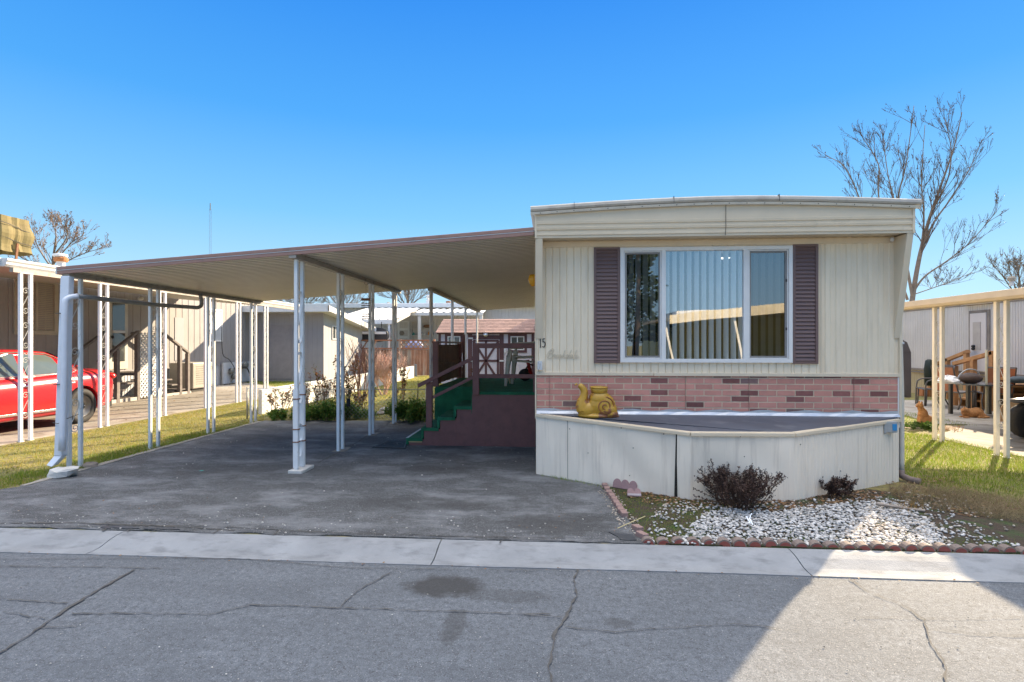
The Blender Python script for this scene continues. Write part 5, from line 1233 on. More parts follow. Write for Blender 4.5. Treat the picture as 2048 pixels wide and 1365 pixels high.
b.build('brace', WOODR, wf)
for u in (706, 800, 868): b = MB(); x = aY(u,0,FY).x; b.box(x-.06, x+.06, FY-.05, FY+.06, 0, zt_+.05); b.build('fence_post', WOODR, wf)
b = MB(); p = aY(828,683,FY+.9); b.ell((p.x,FY+.9,p.z-.30),(.50,.4,.36),12,8); tag(b.build('ball', M('blue_cover_sheet', (.16,.20,.38), .6), smooth=True), 'rounded blue sheet covered shape behind the lattice fence top', 'cover')
b = MB(); p, q = aY(829,729,FY-.3), aY(834,755,FY-.3); b.box(p.x, q.x, FY-.35, FY-.28, 0, p.z); tag(b.build('board', M('grey_board', (.22,.23,.24), .7), bev=.02), 'narrow grey board leaning at the foot of the reddish wooden fence', 'board')
b = MB(); p, q = aY(867,0,26.2), aY(882,0,26.2); 
# rocks on the lawn by the fence
for i, (u, v, r_, lab) in enumerate(((770,822,.10,'grey stone on the grass by the third carport post'),(762,829,.08,'small pale stone just in front of the grey stone at the lawn edge'))):
    g = G(u, v); k = MB(); k.ell((0,0,.02),(r_*1.4,r_,.06),8,6); r2 = random.Random(i); k.v = [(a+g.x+r2.uniform(-.015,.015), b_2+g.y+r2.uniform(-.015,.015), max(0,c+r2.uniform(-.01,.01))) for a,b_2,c in k.v]
    tag(k.build('rock', M('grey_rock', (.26,.25,.24), .9, .2, 9)), lab, 'rock')
# thin lattice radio mast far away
ms = thing('radio_mast', 'thin lattice radio mast with a dark tip, far off above the carport roof', 'mast', (aY(420,0,90).x, 90, 0))
p = aY(420.5, 407, 90); t = MB(); hw = .16
for (dx, dy) in ((-hw,0),(hw,0),(0,hw*1.6)): t.tube([(p.x+dx,90+dy,0),(p.x+dx,90+dy,p.z-1.0)], .022, 4)
z = 3.0
while z < p.z-1.5: t.tube([(p.x-hw,90,z),(p.x+hw,90,z+.5)], .012, 3); t.tube([(p.x+hw,90,z+.5),(p.x-hw,90,z+1.0)], .012, 3); z += 1.0
t.build('lattice_frame', M('mast_grey', (.30,.33,.38), .5), ms); t = MB(); t.tube([(p.x,90,p.z-1.2),(p.x,90,p.z)], .07, 5); t.build('tip', DARKM, ms)

# ------------------------------------------------------------------ right neighbour
XRW = 11.5
rh = thing('mobile_home', 'dusty white ribbed mobile home with a narrow door, on the right', 'mobile home', (XRW, 14, 0))
zt_ = 2.72
b = MB(); b.box(XRW+.02, XRW+4.2, 4.4, 26, .0, zt_); b.build('core_wall', DUSTW, rh)
b = MB(); ribwall(b, (XRW, 26), (XRW, 4.4), .80, zt_, .16, .018, 'groove2', 1, 0); b.build('siding', DUSTW, rh, fixn=False)
b = MB(); ribwall(b, (XRW+.02, 26), (XRW+.02, 4.4), 0, .74, .16, .018, 'groove2', 1, 0); b.build('skirting', M('tan_skirt', (.40,.34,.22), .8, .1, 3), rh, fixn=False)
GW = M('grey_weathered', (.20,.18,.17), .8, .2, 4)
b = MB(); b.box(XRW-.03, XRW+.01, 4.4, 26, .74, .80); b.box(XRW-.04, XRW+.01, 4.4, 26, .66, .70); b.box(XRW-.03, XRW+.01, 4.4, 26, zt_-.12, zt_); b.build('trim', GW, rh)
b = MB(); b.box(XRW-.05, XRW+4.4, 4.3, 26.2, zt_, zt_+.12); b.build('roof', WHITE, rh)
a, c = aX(1945,628,XRW), aX(1977,628,XRW); ztd = a.z
b = MB(); b.box(XRW-.07, XRW-.005, c.y, a.y, .82, ztd); dr_ = b.build('door', M('door_white', (.52,.50,.52), .6, .05, 3), rh, bev=.006)
b = MB(); b.box(XRW-.045, XRW, c.y-.09, c.y-.002, .8, ztd+.08); b.box(XRW-.045, XRW, a.y+.002, a.y+.07, .8, ztd+.08); b.box(XRW-.045, XRW, c.y, a.y, ztd+.005, ztd+.08); b.build('door_frame', GW, rh)
p, q = aX(1952,645,XRW), aX(1967,700,XRW); b = MB(); b.box(XRW-.085, XRW-.071, q.y, p.y, q.z, p.z); b.build('door_window', M('dusty_pane', (.36,.34,.34), .5, .1, 4), dr_)
for v in (693, 698): b = MB(); p = aX(1946.5, v, XRW-.07); b.ell((XRW-.11, p.y-.05, p.z), (.05,.045,.04), 8, 6); b.build('handle', BLACK, dr_)
b = MB(); p, q = aX(1934,609,XRW), aX(1987,605,XRW); b.box(XRW-.16, XRW, q.y, p.y, p.z-.03, p.z+.03); b.build('door_hood', VINYL, rh)
b = MB(); p, q = aX(1901,735,XRW), aX(1906,745,XRW); b.box(XRW-.12, XRW, q.y, p.y, p.z-.1, p.z+.25); b.build('outlet_box', VINYL, rh)
# awning with tan edge
ra = thing('awning', 'tan edged awning on scrolled posts in front of the dusty white home on the right', 'awning', (6.05, 8, 0))
ZE = 2.155
b = MB(); b.ext([(6.08,5.0,ZE+.03),(XRW-.05,5.0,zt_-.03),(XRW-.05,5.0,zt_+.03),(6.08,5.0,ZE+.09)], (0,5.9,0)); b.build('roof_panel', M('awning_beige', (.50,.46,.38), .6), ra)
b = MB(); b.ext([(6.05,4.95,ZE-.02),(6.16,4.95,ZE-.03),(6.16,4.95,ZE+.02),(6.10,4.95,ZE+.04),(6.10,4.95,ZE+.11),(6.04,4.95,ZE+.11),(6.03,4.95,ZE+.02)], (0,6.0,0)); b.build('gutter', M('tan_gutter', (.50,.42,.31), .5, .08, 3), ra, bev=.004)
b = MB(); b.ext([(6.0,10.90,ZE-.01),(XRW,10.90,zt_-.06),(XRW,10.90,zt_+.05),(6.0,10.90,ZE+.10)], (0,.04,0)); b.build('end_fascia', M('tan_gutter2', (.60,.50,.33), .5), ra)
CRP = M('post_cream', (.72,.68,.60), .45, .05, 5)
pr = support(ra, 6.15, 8.98, ZE-.02, gap=.165, nscroll=3, wid=.05, mats=(CRP, IRON))
dup_support(pr, ra, -1.21); dup_support(pr, ra, -2.9)
t = support(ra, 8.1, 8.0, 2.42, gap=.0, nscroll=0, wid=.04, mats=(CRP, IRON))
p = aY(2023, 553, 13.0); vent(2023, 553, 572, 13.6, 'white vent pipe with a slotted tan cap above the right awning edge', 2, 6)
# wooden porch stairs
PINE = M('pine_rail', (.40,.21,.09), .7, .18, 4, dirt=(.25,.12,.05), dirt_amt=(.55,.75))
ps = thing('porch_stairs', 'unpainted orange-brown timber porch steps with two sloping handrails at the right home', 'stairs', (10.6, 13.5, 0))
def pt(u, v, X): return aX(u, v, X)
XA, XB = 10.1, 11.2
hr = [((1868,731),(1937,703),XB), ((1908,728),(1988,706),XA)]
for (a, c, X) in hr:
    p, q = pt(*a, X), pt(*c, X); b = MB(); b.beam((X,p.y,p.z),(X,q.y,q.z), .10, .09); b.build('handrail', PINE, ps, bev=.006)
for (u, vt, X, zb_) in ((1861,728,XB,0),(1895,718,XB,.2),(1933,706,XB,.4),(1910,732,XA,0),(1947,720,XA,.2),(1985,702,XA,.4)):
    p = pt(u, vt, X); b = MB(); b.box(X-.05, X+.05, p.y-.05, p.y+.05, 0, p.z); b.build('rail_post', PINE, ps, bev=.004)
ya_, yb_2 = pt(1988,706,XA).y, pt(1910,732,XA).y
for i in range(3):
    b = MB(); y0_ = yb_2 - .1 - (yb_2-ya_)*.28*i; b.box(XA, XB+.1, y0_-.75, y0_, .18+.2*i, .22+.2*i); b.build('tread', PINE, ps)
    b = MB(); b.box(XA+.02, XB+.08, y0_-.03, y0_, 0, .18+.2*i); b.build('riser', PINE, ps)
b = MB(); b.box(XA, XRW-.08, ya_-.9, ya_+.1, .74, .79); b.build('landing', PINE, ps)
# garden hose reel beside the stairs
hs = MB(); p = pt(1858, 757, 10.9); hs.lathe([(.08,0),(.11,.02),(.12,.5),(.09,.72),(.04,.76)], (10.9, p.y, .35), 12); tag(hs.build('canister', M('dark_green_hose', (.005,.016,.013), .6), smooth=True), 'dark green narrow canister standing beside the timber porch steps', 'canister')
# patio table
TX, TY = aY(1965, 772, 12.3).x, 12.3
tb = thing('patio_table', 'dark oval patio table cluttered with things, in front of the timber steps', 'table', (TX, TY, 0))
t = MB(); p0, p1 = aY(1914,0,TY).x, aY(2012,0,TY).x; rx = (p1-p0)/2; tzc = 1.53-78/1080*TY*1.06; tzc = max(.70, min(.76, tzc))
t.prism([((p0+p1)/2+rx*math.cos(a*math.pi/12), TY+.5*math.sin(a*math.pi/12)) for a in range(24)], tzc-.03, tzc); t.build('table_top', M('table_glass', (.07,.085,.10), .15), tb)
for dx, dy in ((-.45,-.25),(.35,-.25),(-.45,.25),(.35,.25)):
    t = MB(); t.box((p0+p1)/2+dx-.03, (p0+p1)/2+dx+.03, TY+dy-.03, TY+dy+.03, 0, tzc-.03); t.build('leg', DARKM, tb)
t = MB(); t.tube([((p0+p1)/2+.1, TY, .05), ((p0+p1)/2+.1, TY, 1.42)], .022, 7); tag(t.build('umbrella_pole', M('pole_cream', (.55,.53,.42), .5)), 'bare cream umbrella pole standing up through the patio table', 'pole')
t = MB(); t.ell(((p0+p1)/2-.75, TY-.1, tzc+.06), (.20,.18,.10), 8, 6); r2 = random.Random(8); t.v = [(a+r2.uniform(-.04,.04), b_2+r2.uniform(-.03,.03), max(tzc+.002, c+r2.uniform(-.03,.03))) for a,b_2,c in t.v]
tag(t.build('plastic_bag', M('bag_white', (.72,.73,.76), .5)), 'crumpled white bag at the left end of the patio table', 'bag')
bgx = (p0+p1)/2-.22; hb_ = thing('handbag', 'brown and grey bag with a looped white handle on the patio table', 'bag', (bgx, TY, tzc))
t = MB(); t.ell((bgx, TY, tzc+.11), (.24,.14,.12), 10, 8); t.build('bag_body', M('bag_brown', (.07,.045,.04), .6, .3, 6), hb_, smooth=True)
t = MB(); t.tube(cat_rom([(bgx-.32,TY-.05,tzc+.02),(bgx-.26,TY-.05,tzc+.18),(bgx-.1,TY-.05,tzc+.30),(bgx+.08,TY-.05,tzc+.28),(bgx+.14,TY-.05,tzc+.18)],4), .014, 6); t.build('handle', M('handle_grey', (.30,.31,.33), .4), hb_, smooth=True)
t = MB(); t.ell(((p0+p1)/2+.75, TY, tzc+.08),(.22,.15,.08),9,6); tag(t.build('cloth_pile', M('dark_cloth', (.05,.07,.09), .8, .4, 6), smooth=True), 'dark cloth heap at the right end of the patio table', 'cloth')
# patio chairs
SL = M('sling_rust', (.36,.145,.075), .7, .12, 8); FRM = M('chair_frame', (.075,.068,.065), .4, .1, 9)
def pchair():
    t_ = thing('patio_chair', 'x', 'chair'); 
    for s_ in (-.27, .27):
        m2 = MB(); m2.tube(cat_rom([(-.33,s_,1.0),(-.24,s_,.60),(-.19,s_,.42),(-.10,s_,.39),(.26,s_,.42),(.28,s_,.40)],4), .016, 6); m2.tube([(.24,s_,.41),(.26,s_,.0)], .016, 6); m2.tube([(-.16,s_,.40),(-.12,s_*1.05,.2),(-.22,s_*1.08,0)], .016, 6)
        m2.build('frame_side', FRM, t_, smooth=True)
        m2 = MB(); m2.tube(cat_rom([(-.27,s_*1.05,.66),(.0,s_*1.12,.66),(.18,s_*1.12,.64),(.27,s_*1.10,.52),(.29,s_*1.08,.0)],4), .017, 6); m2.build('arm', FRM, t_, smooth=True)
    m2 = MB(); m2.tube([(-.335,-.27,1.0),(-.335,.27,1.0)], .016, 6); m2.tube([(.27,-.27,.41),(.27,.27,.41)], .014, 6); m2.build('cross_bar', FRM, t_)
    P = cat_rom([(-.325,0,.98),(-.24,0,.60),(-.185,0,.42)],4); m2 = MB(); m2.strip([(p.x,-.25,p.z) for p in P],[(p.x,.25,p.z) for p in P]); o = m2.build('back_sling', SL, t_, fixn=False); o.modifiers.new('s','SOLIDIFY').thickness = .012
    P = cat_rom([(-.18,0,.41),(-.05,0,.385),(.25,0,.42)],4); m2 = MB(); m2.strip([(p.x,-.25,p.z) for p in P],[(p.x,.25,p.z) for p in P]); o = m2.build('seat_sling', SL if False else M('seat_grey', (.18,.165,.155), .7), t_, fixn=False); o.modifiers.new('s','SOLIDIFY').thickness = .012
    return t_
def at_px(u, v): g = G(u, v); return g
specs = [((1907,818), R(15), 'rust sling patio chair facing right at the left side of the table'),
         ((1868,812), R(165), 'rust patio chair half hidden behind the nearer scrolled post, left of the table'),
         ((1962,800), R(-95), 'rust patio chair behind the table, its back against the timber steps'),
         ((1988,822), R(75), 'dark patio chair tucked under the front of the table, mostly hidden'),
         ((2036,812), R(195), 'rust patio chair at the right end of the table, backrest tilted')]
c0 = pchair()
for i, (pxy, rz_, lab) in enumerate(specs):
    g = G(*pxy); o = c0 if i == 0 else dup(c0)
    o.location = (g.x, g.y, .012); o.rotation_euler = (0,0,rz_); o['label'] = lab; o['group'] = 'patio chairs around the dark table'
t = MB(); g = G(1888, 797); t.box(g.x-.25, g.x+.25, g.y+.5, g.y+.75, .012, .26); tag(t.build('carton', M('orange_carton', (.40,.17,.07), .8)), 'orange-brown box on the ground behind the left patio chairs', 'box')
g = G(2025, 845); t = MB(); t.ext([(g.x-.22, g.y, .012),(g.x+.30,g.y-.1,.012),(g.x+.26,g.y+.06,.34),(g.x-.02,g.y+.10,.46),(g.x-.18,g.y+.04,.28)], (.01,.03,.0)); tag(t.build('cardboard_sheet', M('cardboard', (.42,.27,.15), .85)), 'torn tan cardboard sheet propped up beside the vehicle wheel', 'cardboard')
# quad bike at the right edge of the frame
qx, qy = 7.72, 9.35
qb = thing('quad_bike', 'dark quad bike at the right edge of the frame, only one wheel in view', 'quad bike', (qx, qy, 0))
for dx, dy in ((0,0),(1.25,0),(0,-.9),(1.25,-.9)):
    t = MB(); t.lathe([(.17,-.09),(.26,-.10),(.285,-.05),(.285,.05),(.26,.10),(.17,.09)], (qx+dx, qy+dy, .297), 20, 'y'); w_ = t.build('tyre', BLACK, qb, smooth=True)
    t = MB(); t.lathe([(.175,-.085),(.16,-.05),(.06,-.03),(.05,-.07),(0,-.07)], (qx+dx, qy+dy, .297), 16, 'y'); t.build('rim', STEEL, w_, smooth=True)
t = MB(); t.ell((qx+.65, qy-.45, .66), (.72,.26,.18), 12, 8); t.ell((qx+.35, qy-.45, .85), (.28,.18,.14), 10, 8); t.tube([(qx+.2,qy-.05,1.02),(qx+.25,qy-.45,.95),(qx+.2,qy-.85,1.02)], .02, 6); t.box(qx+.1,qx+1.2,qy-.6,qy-.3,.35,.6); t.build('body', M('bike_dark', (.05,.05,.06), .35), qb, smooth=True)
BS = M('bike_silver', (.10,.10,.11), .3)
for dx, dy in ((0,0),(1.25,0),(0,-.9),(1.25,-.9)): t = MB(); t.ell((qx+dx, qy+dy, .62), (.30,.15,.05), 10, 6); t.build('fender', BS, qb, smooth=True)

# cats
ORNG = M('ginger_fur', (.42,.215,.09), .95, .25, 22, dirt=(.30,.13,.05), dirt_amt=(.5,.6), dscale=18, dstretch=(1,1,5))
def fuse(name, mb, mat, parent, vox=.012):
    o = mb.build(name, mat, parent); r_ = o.modifiers.new('r', 'REMESH'); r_.mode = 'VOXEL'; r_.voxel_size = vox; sm_ = o.modifiers.new('s','SMOOTH'); sm_.iterations = 3; sm_.factor = .6
    bpy.context.view_layer.update(); bake(o); o.data.polygons.foreach_set('use_smooth', [True]*len(o.data.polygons)); 
    if not o.data.materials: o.data.materials.append(mat)
    return o
g = G(1857, 856); ct = thing('cat', 'ginger cat sitting upright at the foot of the nearer scrolled post on the right', 'cat', (g.x-.02, g.y+.12, .0))
t = MB(); x, y = g.x-.02, g.y+.12; S_ = 1.15
def E(c, r, rot=None): t.ell((x+c[0]*S_, y+c[1]*S_, c[2]*S_), (r[0]*S_, r[1]*S_, r[2]*S_), 12, 8, rot)
E((.05,0,.10),(.12,.09,.10)); E((0,0,.19),(.075,.07,.12)); E((-.03,0,.29),(.05,.048,.05)); E((-.045,0,.345),(.052,.052,.046)); E((-.09,0,.335),(.024,.028,.02))
for s_ in (-1,1): E((-.05,s_*.03,.09),(.024,.024,.10)); E((-.075,s_*.032,.012),(.034,.022,.016)); E((.04,s_*.075,.05),(.08,.035,.055)); E((-.035,s_*.032,.395),(.014,.016,.028))
t.tube(cat_rom([(x+.15*S_,y,.03),(x+.22*S_,y+.06,.025),(x+.20*S_,y+.16,.025),(x+.10*S_,y+.2,.025)],4), .019, 7)
fuse('body', t, ORNG, ct)
for s_ in (-1,1): m2 = MB(); m2.ell((x-.088*S_, y+s_*.022*S_, .353*S_), (.008,.008,.008), 6, 5); m2.build('eye', M('cat_eye', (.05,.05,.02), .1), ct)
g = G(1944, 836); ct = thing('cat', 'ginger cat lying curled on the grass in front of the patio table', 'cat', (g.x, g.y, .0))
t = MB(); x, y = g.x, g.y; S_ = 1.1
E((0,0,.09),(.19,.11,.09)); E((.08,0,.10),(.12,.11,.10)); E((-.14,-.03,.13),(.07,.07,.07)); E((-.19,-.06,.15),(.052,.052,.046)); E((-.225,-.085,.14),(.024,.024,.02))
for s_ in (-1,1): E((-.185+.02*s_,-.06+s_*.026,.20),(.014,.014,.028)); E((-.18,s_*.05-.06,.02),(.07,.024,.02)); E((.12,s_*.08,.05),(.09,.035,.05))
t.tube(cat_rom([(x+.2*S_,y+.03,.04),(x+.24*S_,y-.1,.03),(x+.1*S_,y-.17,.03),(x-.02,y-.16,.03)],4), .02, 7)
fuse('body', t, ORNG, ct)
# rope on the lawn beside the right wall of the home
t = MB(); t.tube(cat_rom([(XR+.12,9.0,.72),(4.6,9.3,.35),(5.3,9.6,.10),(5.9,9.9,.02),(6.6,10.1,.015)],6), .008, 5); tag(t.build('cord', M('cord_cream', (.60,.50,.33), .8)), 'cream cord slanting down from the home to the right lawn', 'cord')
t = MB(); p = aY(1818,695,16.5); t.box(p.x-.3, p.x+.06, 16.5, 16.6, 0, aY(1818,705,16.5).z); t.ext([(p.x-.3,16.5,1.3),(p.x+.06,16.5,1.3),(p.x-.05,16.5,1.6),(p.x-.3,16.5,1.75)],(0,.1,0)); tag(t.build('fence_panel', M('dark_grey_panel', (.10,.085,.085), .7)), 'dark grey gate panel seen just right of the cream downspout', 'gate')

# ------------------------------------------------------------------ across the street (seen reflected in the window)
oc = thing('carport', 'tan flat carport with slanted posts across the street, seen reflected in the window', 'carport', (9, -11, 0))
b = MB(); b.ext([(4.6,-8.3,2.5),(9.2,-8.3,2.95),(15.5,-8.3,2.6),(15.5,-8.3,2.72),(9.2,-8.3,3.07),(4.6,-8.3,2.62)], (0,-6.5,0)); b.build('roof_panel', M('carport_tan', (.50,.44,.33), .6), oc)
b = MB(); b.ext([(4.55,-8.25,2.3),(9.2,-8.25,2.75),(15.5,-8.25,2.4),(15.5,-8.25,2.75),(9.2,-8.25,3.10),(4.55,-8.25,2.65)], (0,.05,0)); b.build('front_fascia', M('fascia_tan', (.66,.58,.42), .6), oc)
for x, dx in ((4.9,.5),(7.4,.4),(9.2,-.4),(12,.5),(13,-.5),(15.2,-.3)):
    b = MB(); b.beam((x,-8.5,0),(x-dx,-8.5,2.5), .08, .08, up=(0,1,0)); b.build('post', CRP, oc)
oh = thing('mobile_home', 'yellow-green mobile home behind a tan carport across the street', 'mobile home', (10, -14, 0))
b = MB(); b.box(6.5, 18, -26, -14.85, 0, 2.9); b.build('core_wall', M('pale_lime', (.42,.42,.22), .7), oh)
b = MB(); ribwall(b, (18,-14.8), (6.5,-14.8), 0, 2.9, .2, .02, 'rib', 1, 0); b.build('siding', M('pale_lime_siding', (.44,.44,.24), .7), oh, fixn=False)
b = MB(); b.box(6.3, 18.2, -26.2, -14.7, 2.9, 3.2); b.build('roof', WHITE, oh)
oh = thing('mobile_home', 'dark grey mobile home across the street, left of the tan carport', 'mobile home', (-4, -12, 0))
b = MB(); b.box(-9, 2.5, -22, -10.2, 0, 3.0); b.build('wall', GREYSIDE, oh)
b = MB(); b.add([(-9.3,-10,3.0),(2.8,-10,3.0),(2.8,-22.2,3.0),(-9.3,-22.2,3.0),(-9.3,-16,4.0),(2.8,-16,4.0)], [(0,1,5,4),(2,3,4,5),(0,4,3),(1,2,5)]); b.build('roof', ROOFED, oh)
b = MB(); b.box(-5, -2.5, -10.18, -10.13, 1.3, 2.5); b.build('window', DARKGL, oh)

# ------------------------------------------------------------------ vegetation helpers
def rawmesh(name, verts, tris, mat, parent=None, nper=3):
    me = bpy.data.meshes.new(name); nv = len(verts); nf = len(tris)
    me.vertices.add(nv); me.vertices.foreach_set('co', np.asarray(verts, dtype=np.float32).ravel())
    me.loops.add(nf*nper); me.loops.foreach_set('vertex_index', np.asarray(tris, dtype=np.int32).ravel())
    me.polygons.add(nf); me.polygons.foreach_set('loop_start', np.arange(0, nf*nper, nper, dtype=np.int32)); 
    try: me.polygons.foreach_set('loop_total', np.full(nf, nper, dtype=np.int32))
    except Exception: pass
    me.update(calc_edges=True); me.validate(); me.materials.append(mat)
    o = bpy.data.objects.new(name, me); C.objects.link(o)
    if parent is not None: o.parent = parent
    return o
nrng = np.random.default_rng(4)
def inpoly(x, y, poly):
    c = np.zeros(len(x), bool); j = len(poly)-1
    for i in range(len(poly)):
        xi, yi = poly[i]; xj, yj = poly[j]
        m_ = ((yi > y) != (yj > y)) & (x < (xj-xi)*(y-yi)/((yj-yi)+1e-12)+xi); c ^= m_; j = i
    return c
def sample(poly, n, clump=0.0, cs=2.0):
    P = np.array(poly); lo, hi = P.min(0), P.max(0); out = np.zeros((0,2))
    while len(out) < n:
        q = nrng.uniform(lo, hi, (n*2, 2)); q = q[inpoly(q[:,0], q[:,1], poly)]
        if clump:
            f = .5+.25*np.sin(q[:,0]*cs*3.1+1.3*np.sin(q[:,1]*cs*2.3))+.25*np.sin(q[:,1]*cs*3.7+1.7*np.sin(q[:,0]*cs*1.9))
            q = q[nrng.random(len(q)) < (1-clump)+clump*f]
        out = np.vstack([out, q])
    return out[:n]
def grass(name, poly, n, h, w, mat, label_kind='stuff', clump=.5, lean=.6, z=0.0, cs=2.0):
    q = sample(poly, n, clump, cs); a = nrng.uniform(0, 2*np.pi, n); hh = h*nrng.uniform(.35, 1.25, n); ww = w*nrng.uniform(.6, 1.3, n)/2
    dx, dy = np.cos(a), np.sin(a); ln = lean*hh*nrng.uniform(.1, 1.3, n); b = a+nrng.uniform(-1.5, 1.5, n)
    V = np.zeros((n,3,3)); V[:,0,0] = q[:,0]-dx*ww; V[:,0,1] = q[:,1]-dy*ww; V[:,1,0] = q[:,0]+dx*ww; V[:,1,1] = q[:,1]+dy*ww; V[:,:2,2] = z-.003
    V[:,2,0] = q[:,0]+np.cos(b)*ln; V[:,2,1] = q[:,1]+np.sin(b)*ln; V[:,2,2] = z+hh
    return tag(rawmesh(name, V.reshape(-1,3), np.arange(n*3).reshape(-1,3), mat), kind='stuff')
GR_DRY = leafmat('grass_dry', [(.42,.34,.05),(.50,.40,.08),(.31,.32,.035),(.17,.27,.03),(.44,.35,.09)], trans=.4)
GR_GREEN = leafmat('grass_green', [(.15,.27,.02),(.21,.34,.025),(.30,.38,.035),(.33,.32,.07),(.10,.19,.025)], trans=.4)
GR_STRAW = leafmat('straw', [(.33,.24,.13),(.42,.33,.19),(.25,.18,.10),(.20,.15,.09)])
LAWN_L = [(-8.2,4.25),(-6.7,4.25),(-6.5,4.7),(-5.95,5.0),(-5.7,5.6),(-5.72,10.5),(-6.4,11.4),(-6.5,17),(-8.15,17)]
grass('lawn_grass', LAWN_L, 52000, .034, .0055, GR_DRY)
grass('lawn_grass', [(-6.9,4.25),(-6.5,4.7),(-5.95,5.0),(-5.68,5.6),(-5.70,9.8),(-6.3,9),(-6.3,5.5)], 7000, .05, .006, GR_GREEN, clump=.9)
grass('lawn_grass', [(-6.3,10.8),(-2.5,10.8),(-2.0,12),(-2.2,20.5),(-4.4,26),(-6.3,26)], 42000, .045, .010, GR_DRY)
grass('lawn_grass', [(-12.9,21.6),(-8.3,17.6),(-8.3,21.6)], 3000, .08, .012, GR_GREEN, clump=.3)
LAWN_R = [(4.0,5.9),(4.5,4.9),(5.6,4.5),(6.8,5.2),(6.4,7.6),(6.4,9.6),(5.2,10.3),(4.05,10.6)]
grass('lawn_grass', LAWN_R, 42000, .050, .0055, GR_GREEN, clump=.45)
grass('lawn_grass', [(4.05,10.9),(8.0,10.7),(8.0,14),(4.05,17)], 14000, .05, .008, GR_GREEN, clump=.7)
grass('dry_straw', [(3.7,5.1),(3.95,6.0),(4.3,5.9),(5.2,5.1),(5.9,4.5),(4.5,4.5)], 15000, .075, .0035, GR_STRAW, clump=.5, lean=1.8)
grass('dry_straw', [(3.3,5.45),(3.5,5.9),(3.9,6.15),(4.0,5.5),(3.6,5.1)], 1300, .10, .0035, GR_STRAW, clump=.3, lean=1.4)
grass('lawn_grass', [(4.3,4.27),(4.4,4.9),(5.4,4.9),(6.8,4.27)], 5000, .03, .005, GR_GREEN, clump=.9)
grass('grass_tuft', [(3.1,5.1),(3.12,5.32),(3.4,5.35),(3.4,5.12)], 130, .11, .004, leafmat('orange_grass', [(.40,.20,.05),(.45,.28,.08)]), clump=0)
# ---- planting bed
mB, nB, bB = newmat('bed_soil'); cB = coords(nB)
c_ = mixc(nB, noise(nB, cB, 6, 6, .7, .47, .66), (.055,.038,.025), (.035,.075,.014)); c_ = mixc(nB, noise(nB, cB, 40, 4, .7, .5, .7), c_, (.10,.065,.04))
nB.links.new(c_, bB.inputs['Base Color']); bB.inputs['Roughness'].default_value = .95; bump(nB, bB, noise(nB, cB, 60, 5, .7), .9, .02)
bedpoly = [(.72,4.20),(.66,4.9),(.55,5.9),(.9,5.75),(1.36,5.5),(2.36,5.5),(3.3,5.95),(3.9,5.6),(4.4,4.9),(4.3,4.2)]
b = MB(); b.prism(jag(bedpoly, .012, .1, 2), -.01, .013); tag(b.build('planting_bed', mB), kind='structure')
def poly_px(L): return [(G(u,v).x, G(u,v).y) for u, v in L]
def stones(name, poly, n, smin, smax, mat, seed, zmul=.55, z0=.014, clump=0):
    q = sample(poly, n, clump, 5.0); V = []; T = []
    ico = np.array([(0,0,1),(.89,0,.45),(.28,.85,.45),(-.72,.53,.45),(-.72,-.53,.45),(.28,-.85,.45),(.72,.53,-.45),(-.28,.85,-.45),(-.89,0,-.45),(-.28,-.85,-.45),(.72,-.53,-.45),(0,0,-1)])
    fc = np.array([(0,1,2),(0,2,3),(0,3,4),(0,4,5),(0,5,1),(1,6,2),(2,7,3),(3,8,4),(4,9,5),(5,10,1),(6,7,2),(7,8,3),(8,9,4),(9,10,5),(10,6,1),(11,7,6),(11,8,7),(11,9,8),(11,10,9),(11,6,10)])
    for i in range(n):
        r = nrng.uniform(smin, smax)*np.array([1, nrng.uniform(.55,1), nrng.uniform(.35,.8)*zmul/.55]); a = nrng.uniform(0, 6.28); v = ico*(1+nrng.uniform(-.22,.22,(12,1)))*r
        tl = nrng.uniform(-.4,.4); ct, st_ = np.cos(tl), np.sin(tl); v = np.stack([v[:,0], v[:,1]*ct-v[:,2]*st_, v[:,1]*st_+v[:,2]*ct], 1)
        ca_, sa_ = np.cos(a), np.sin(a); v = np.stack([v[:,0]*ca_-v[:,1]*sa_, v[:,0]*sa_+v[:,1]*ca_, v[:,2]], 1)
        V.append(v + np.array([q[i,0], q[i,1], z0 + r[2]*.45 + nrng.uniform(0,.008)])); T.append(fc+12*i)
    return tag(rawmesh(name, np.concatenate(V), np.concatenate(T), mat), kind='stuff')
GRAV = M('white_gravel', (.46,.445,.43), .85, .15, 9, island=.40, bmp=.2, bscale=90)
GRAV2 = M('mixed_gravel', (.42,.36,.30), .85, .25, 12, island=.4)
dense = poly_px([(1345,1092),(1385,1052),(1410,1030),(1450,1020),(1560,1030),(1600,1018),(1700,1010),(1755,1004),(1800,1012),(1860,1045),(1905,1098),(1600,1094)])
stones('white_gravel', dense, 3700, .007, .021, GRAV, 1, zmul=.4, clump=.5)
stones('white_gravel', poly_px([(1290,1092),(1300,1040),(1340,1012),(1440,1003),(1620,1005),(1760,998),(1850,1008),(1960,1060),(2060,1100),(1600,1096)]), 1200, .006, .017, GRAV, 2, clump=.7)
stones('driveway_gravel', poly_px([(1195,985),(1215,965),(1300,1080),(1250,1070)]), 260, .004, .012, GRAV2, 3)
stones('pebbles', poly_px([(1290,1000),(1500,990),(1900,985),(2040,1060),(1900,1090),(1600,1035),(1300,1040)]), 420, .006, .016, GRAV2, 4)
stones('pebbles', poly_px([(1740,1008),(1800,1012),(1860,1045),(1905,1098),(1660,1095)]), 500, .008, .017, GRAV2, 5)
grass('moss_tufts', poly_px([(1200,975),(1300,1085),(1420,1092),(1400,1050),(1470,1015),(1340,1000)]), 5200, .016, .004, GR_GREEN, clump=.5, lean=1.0, z=.013)
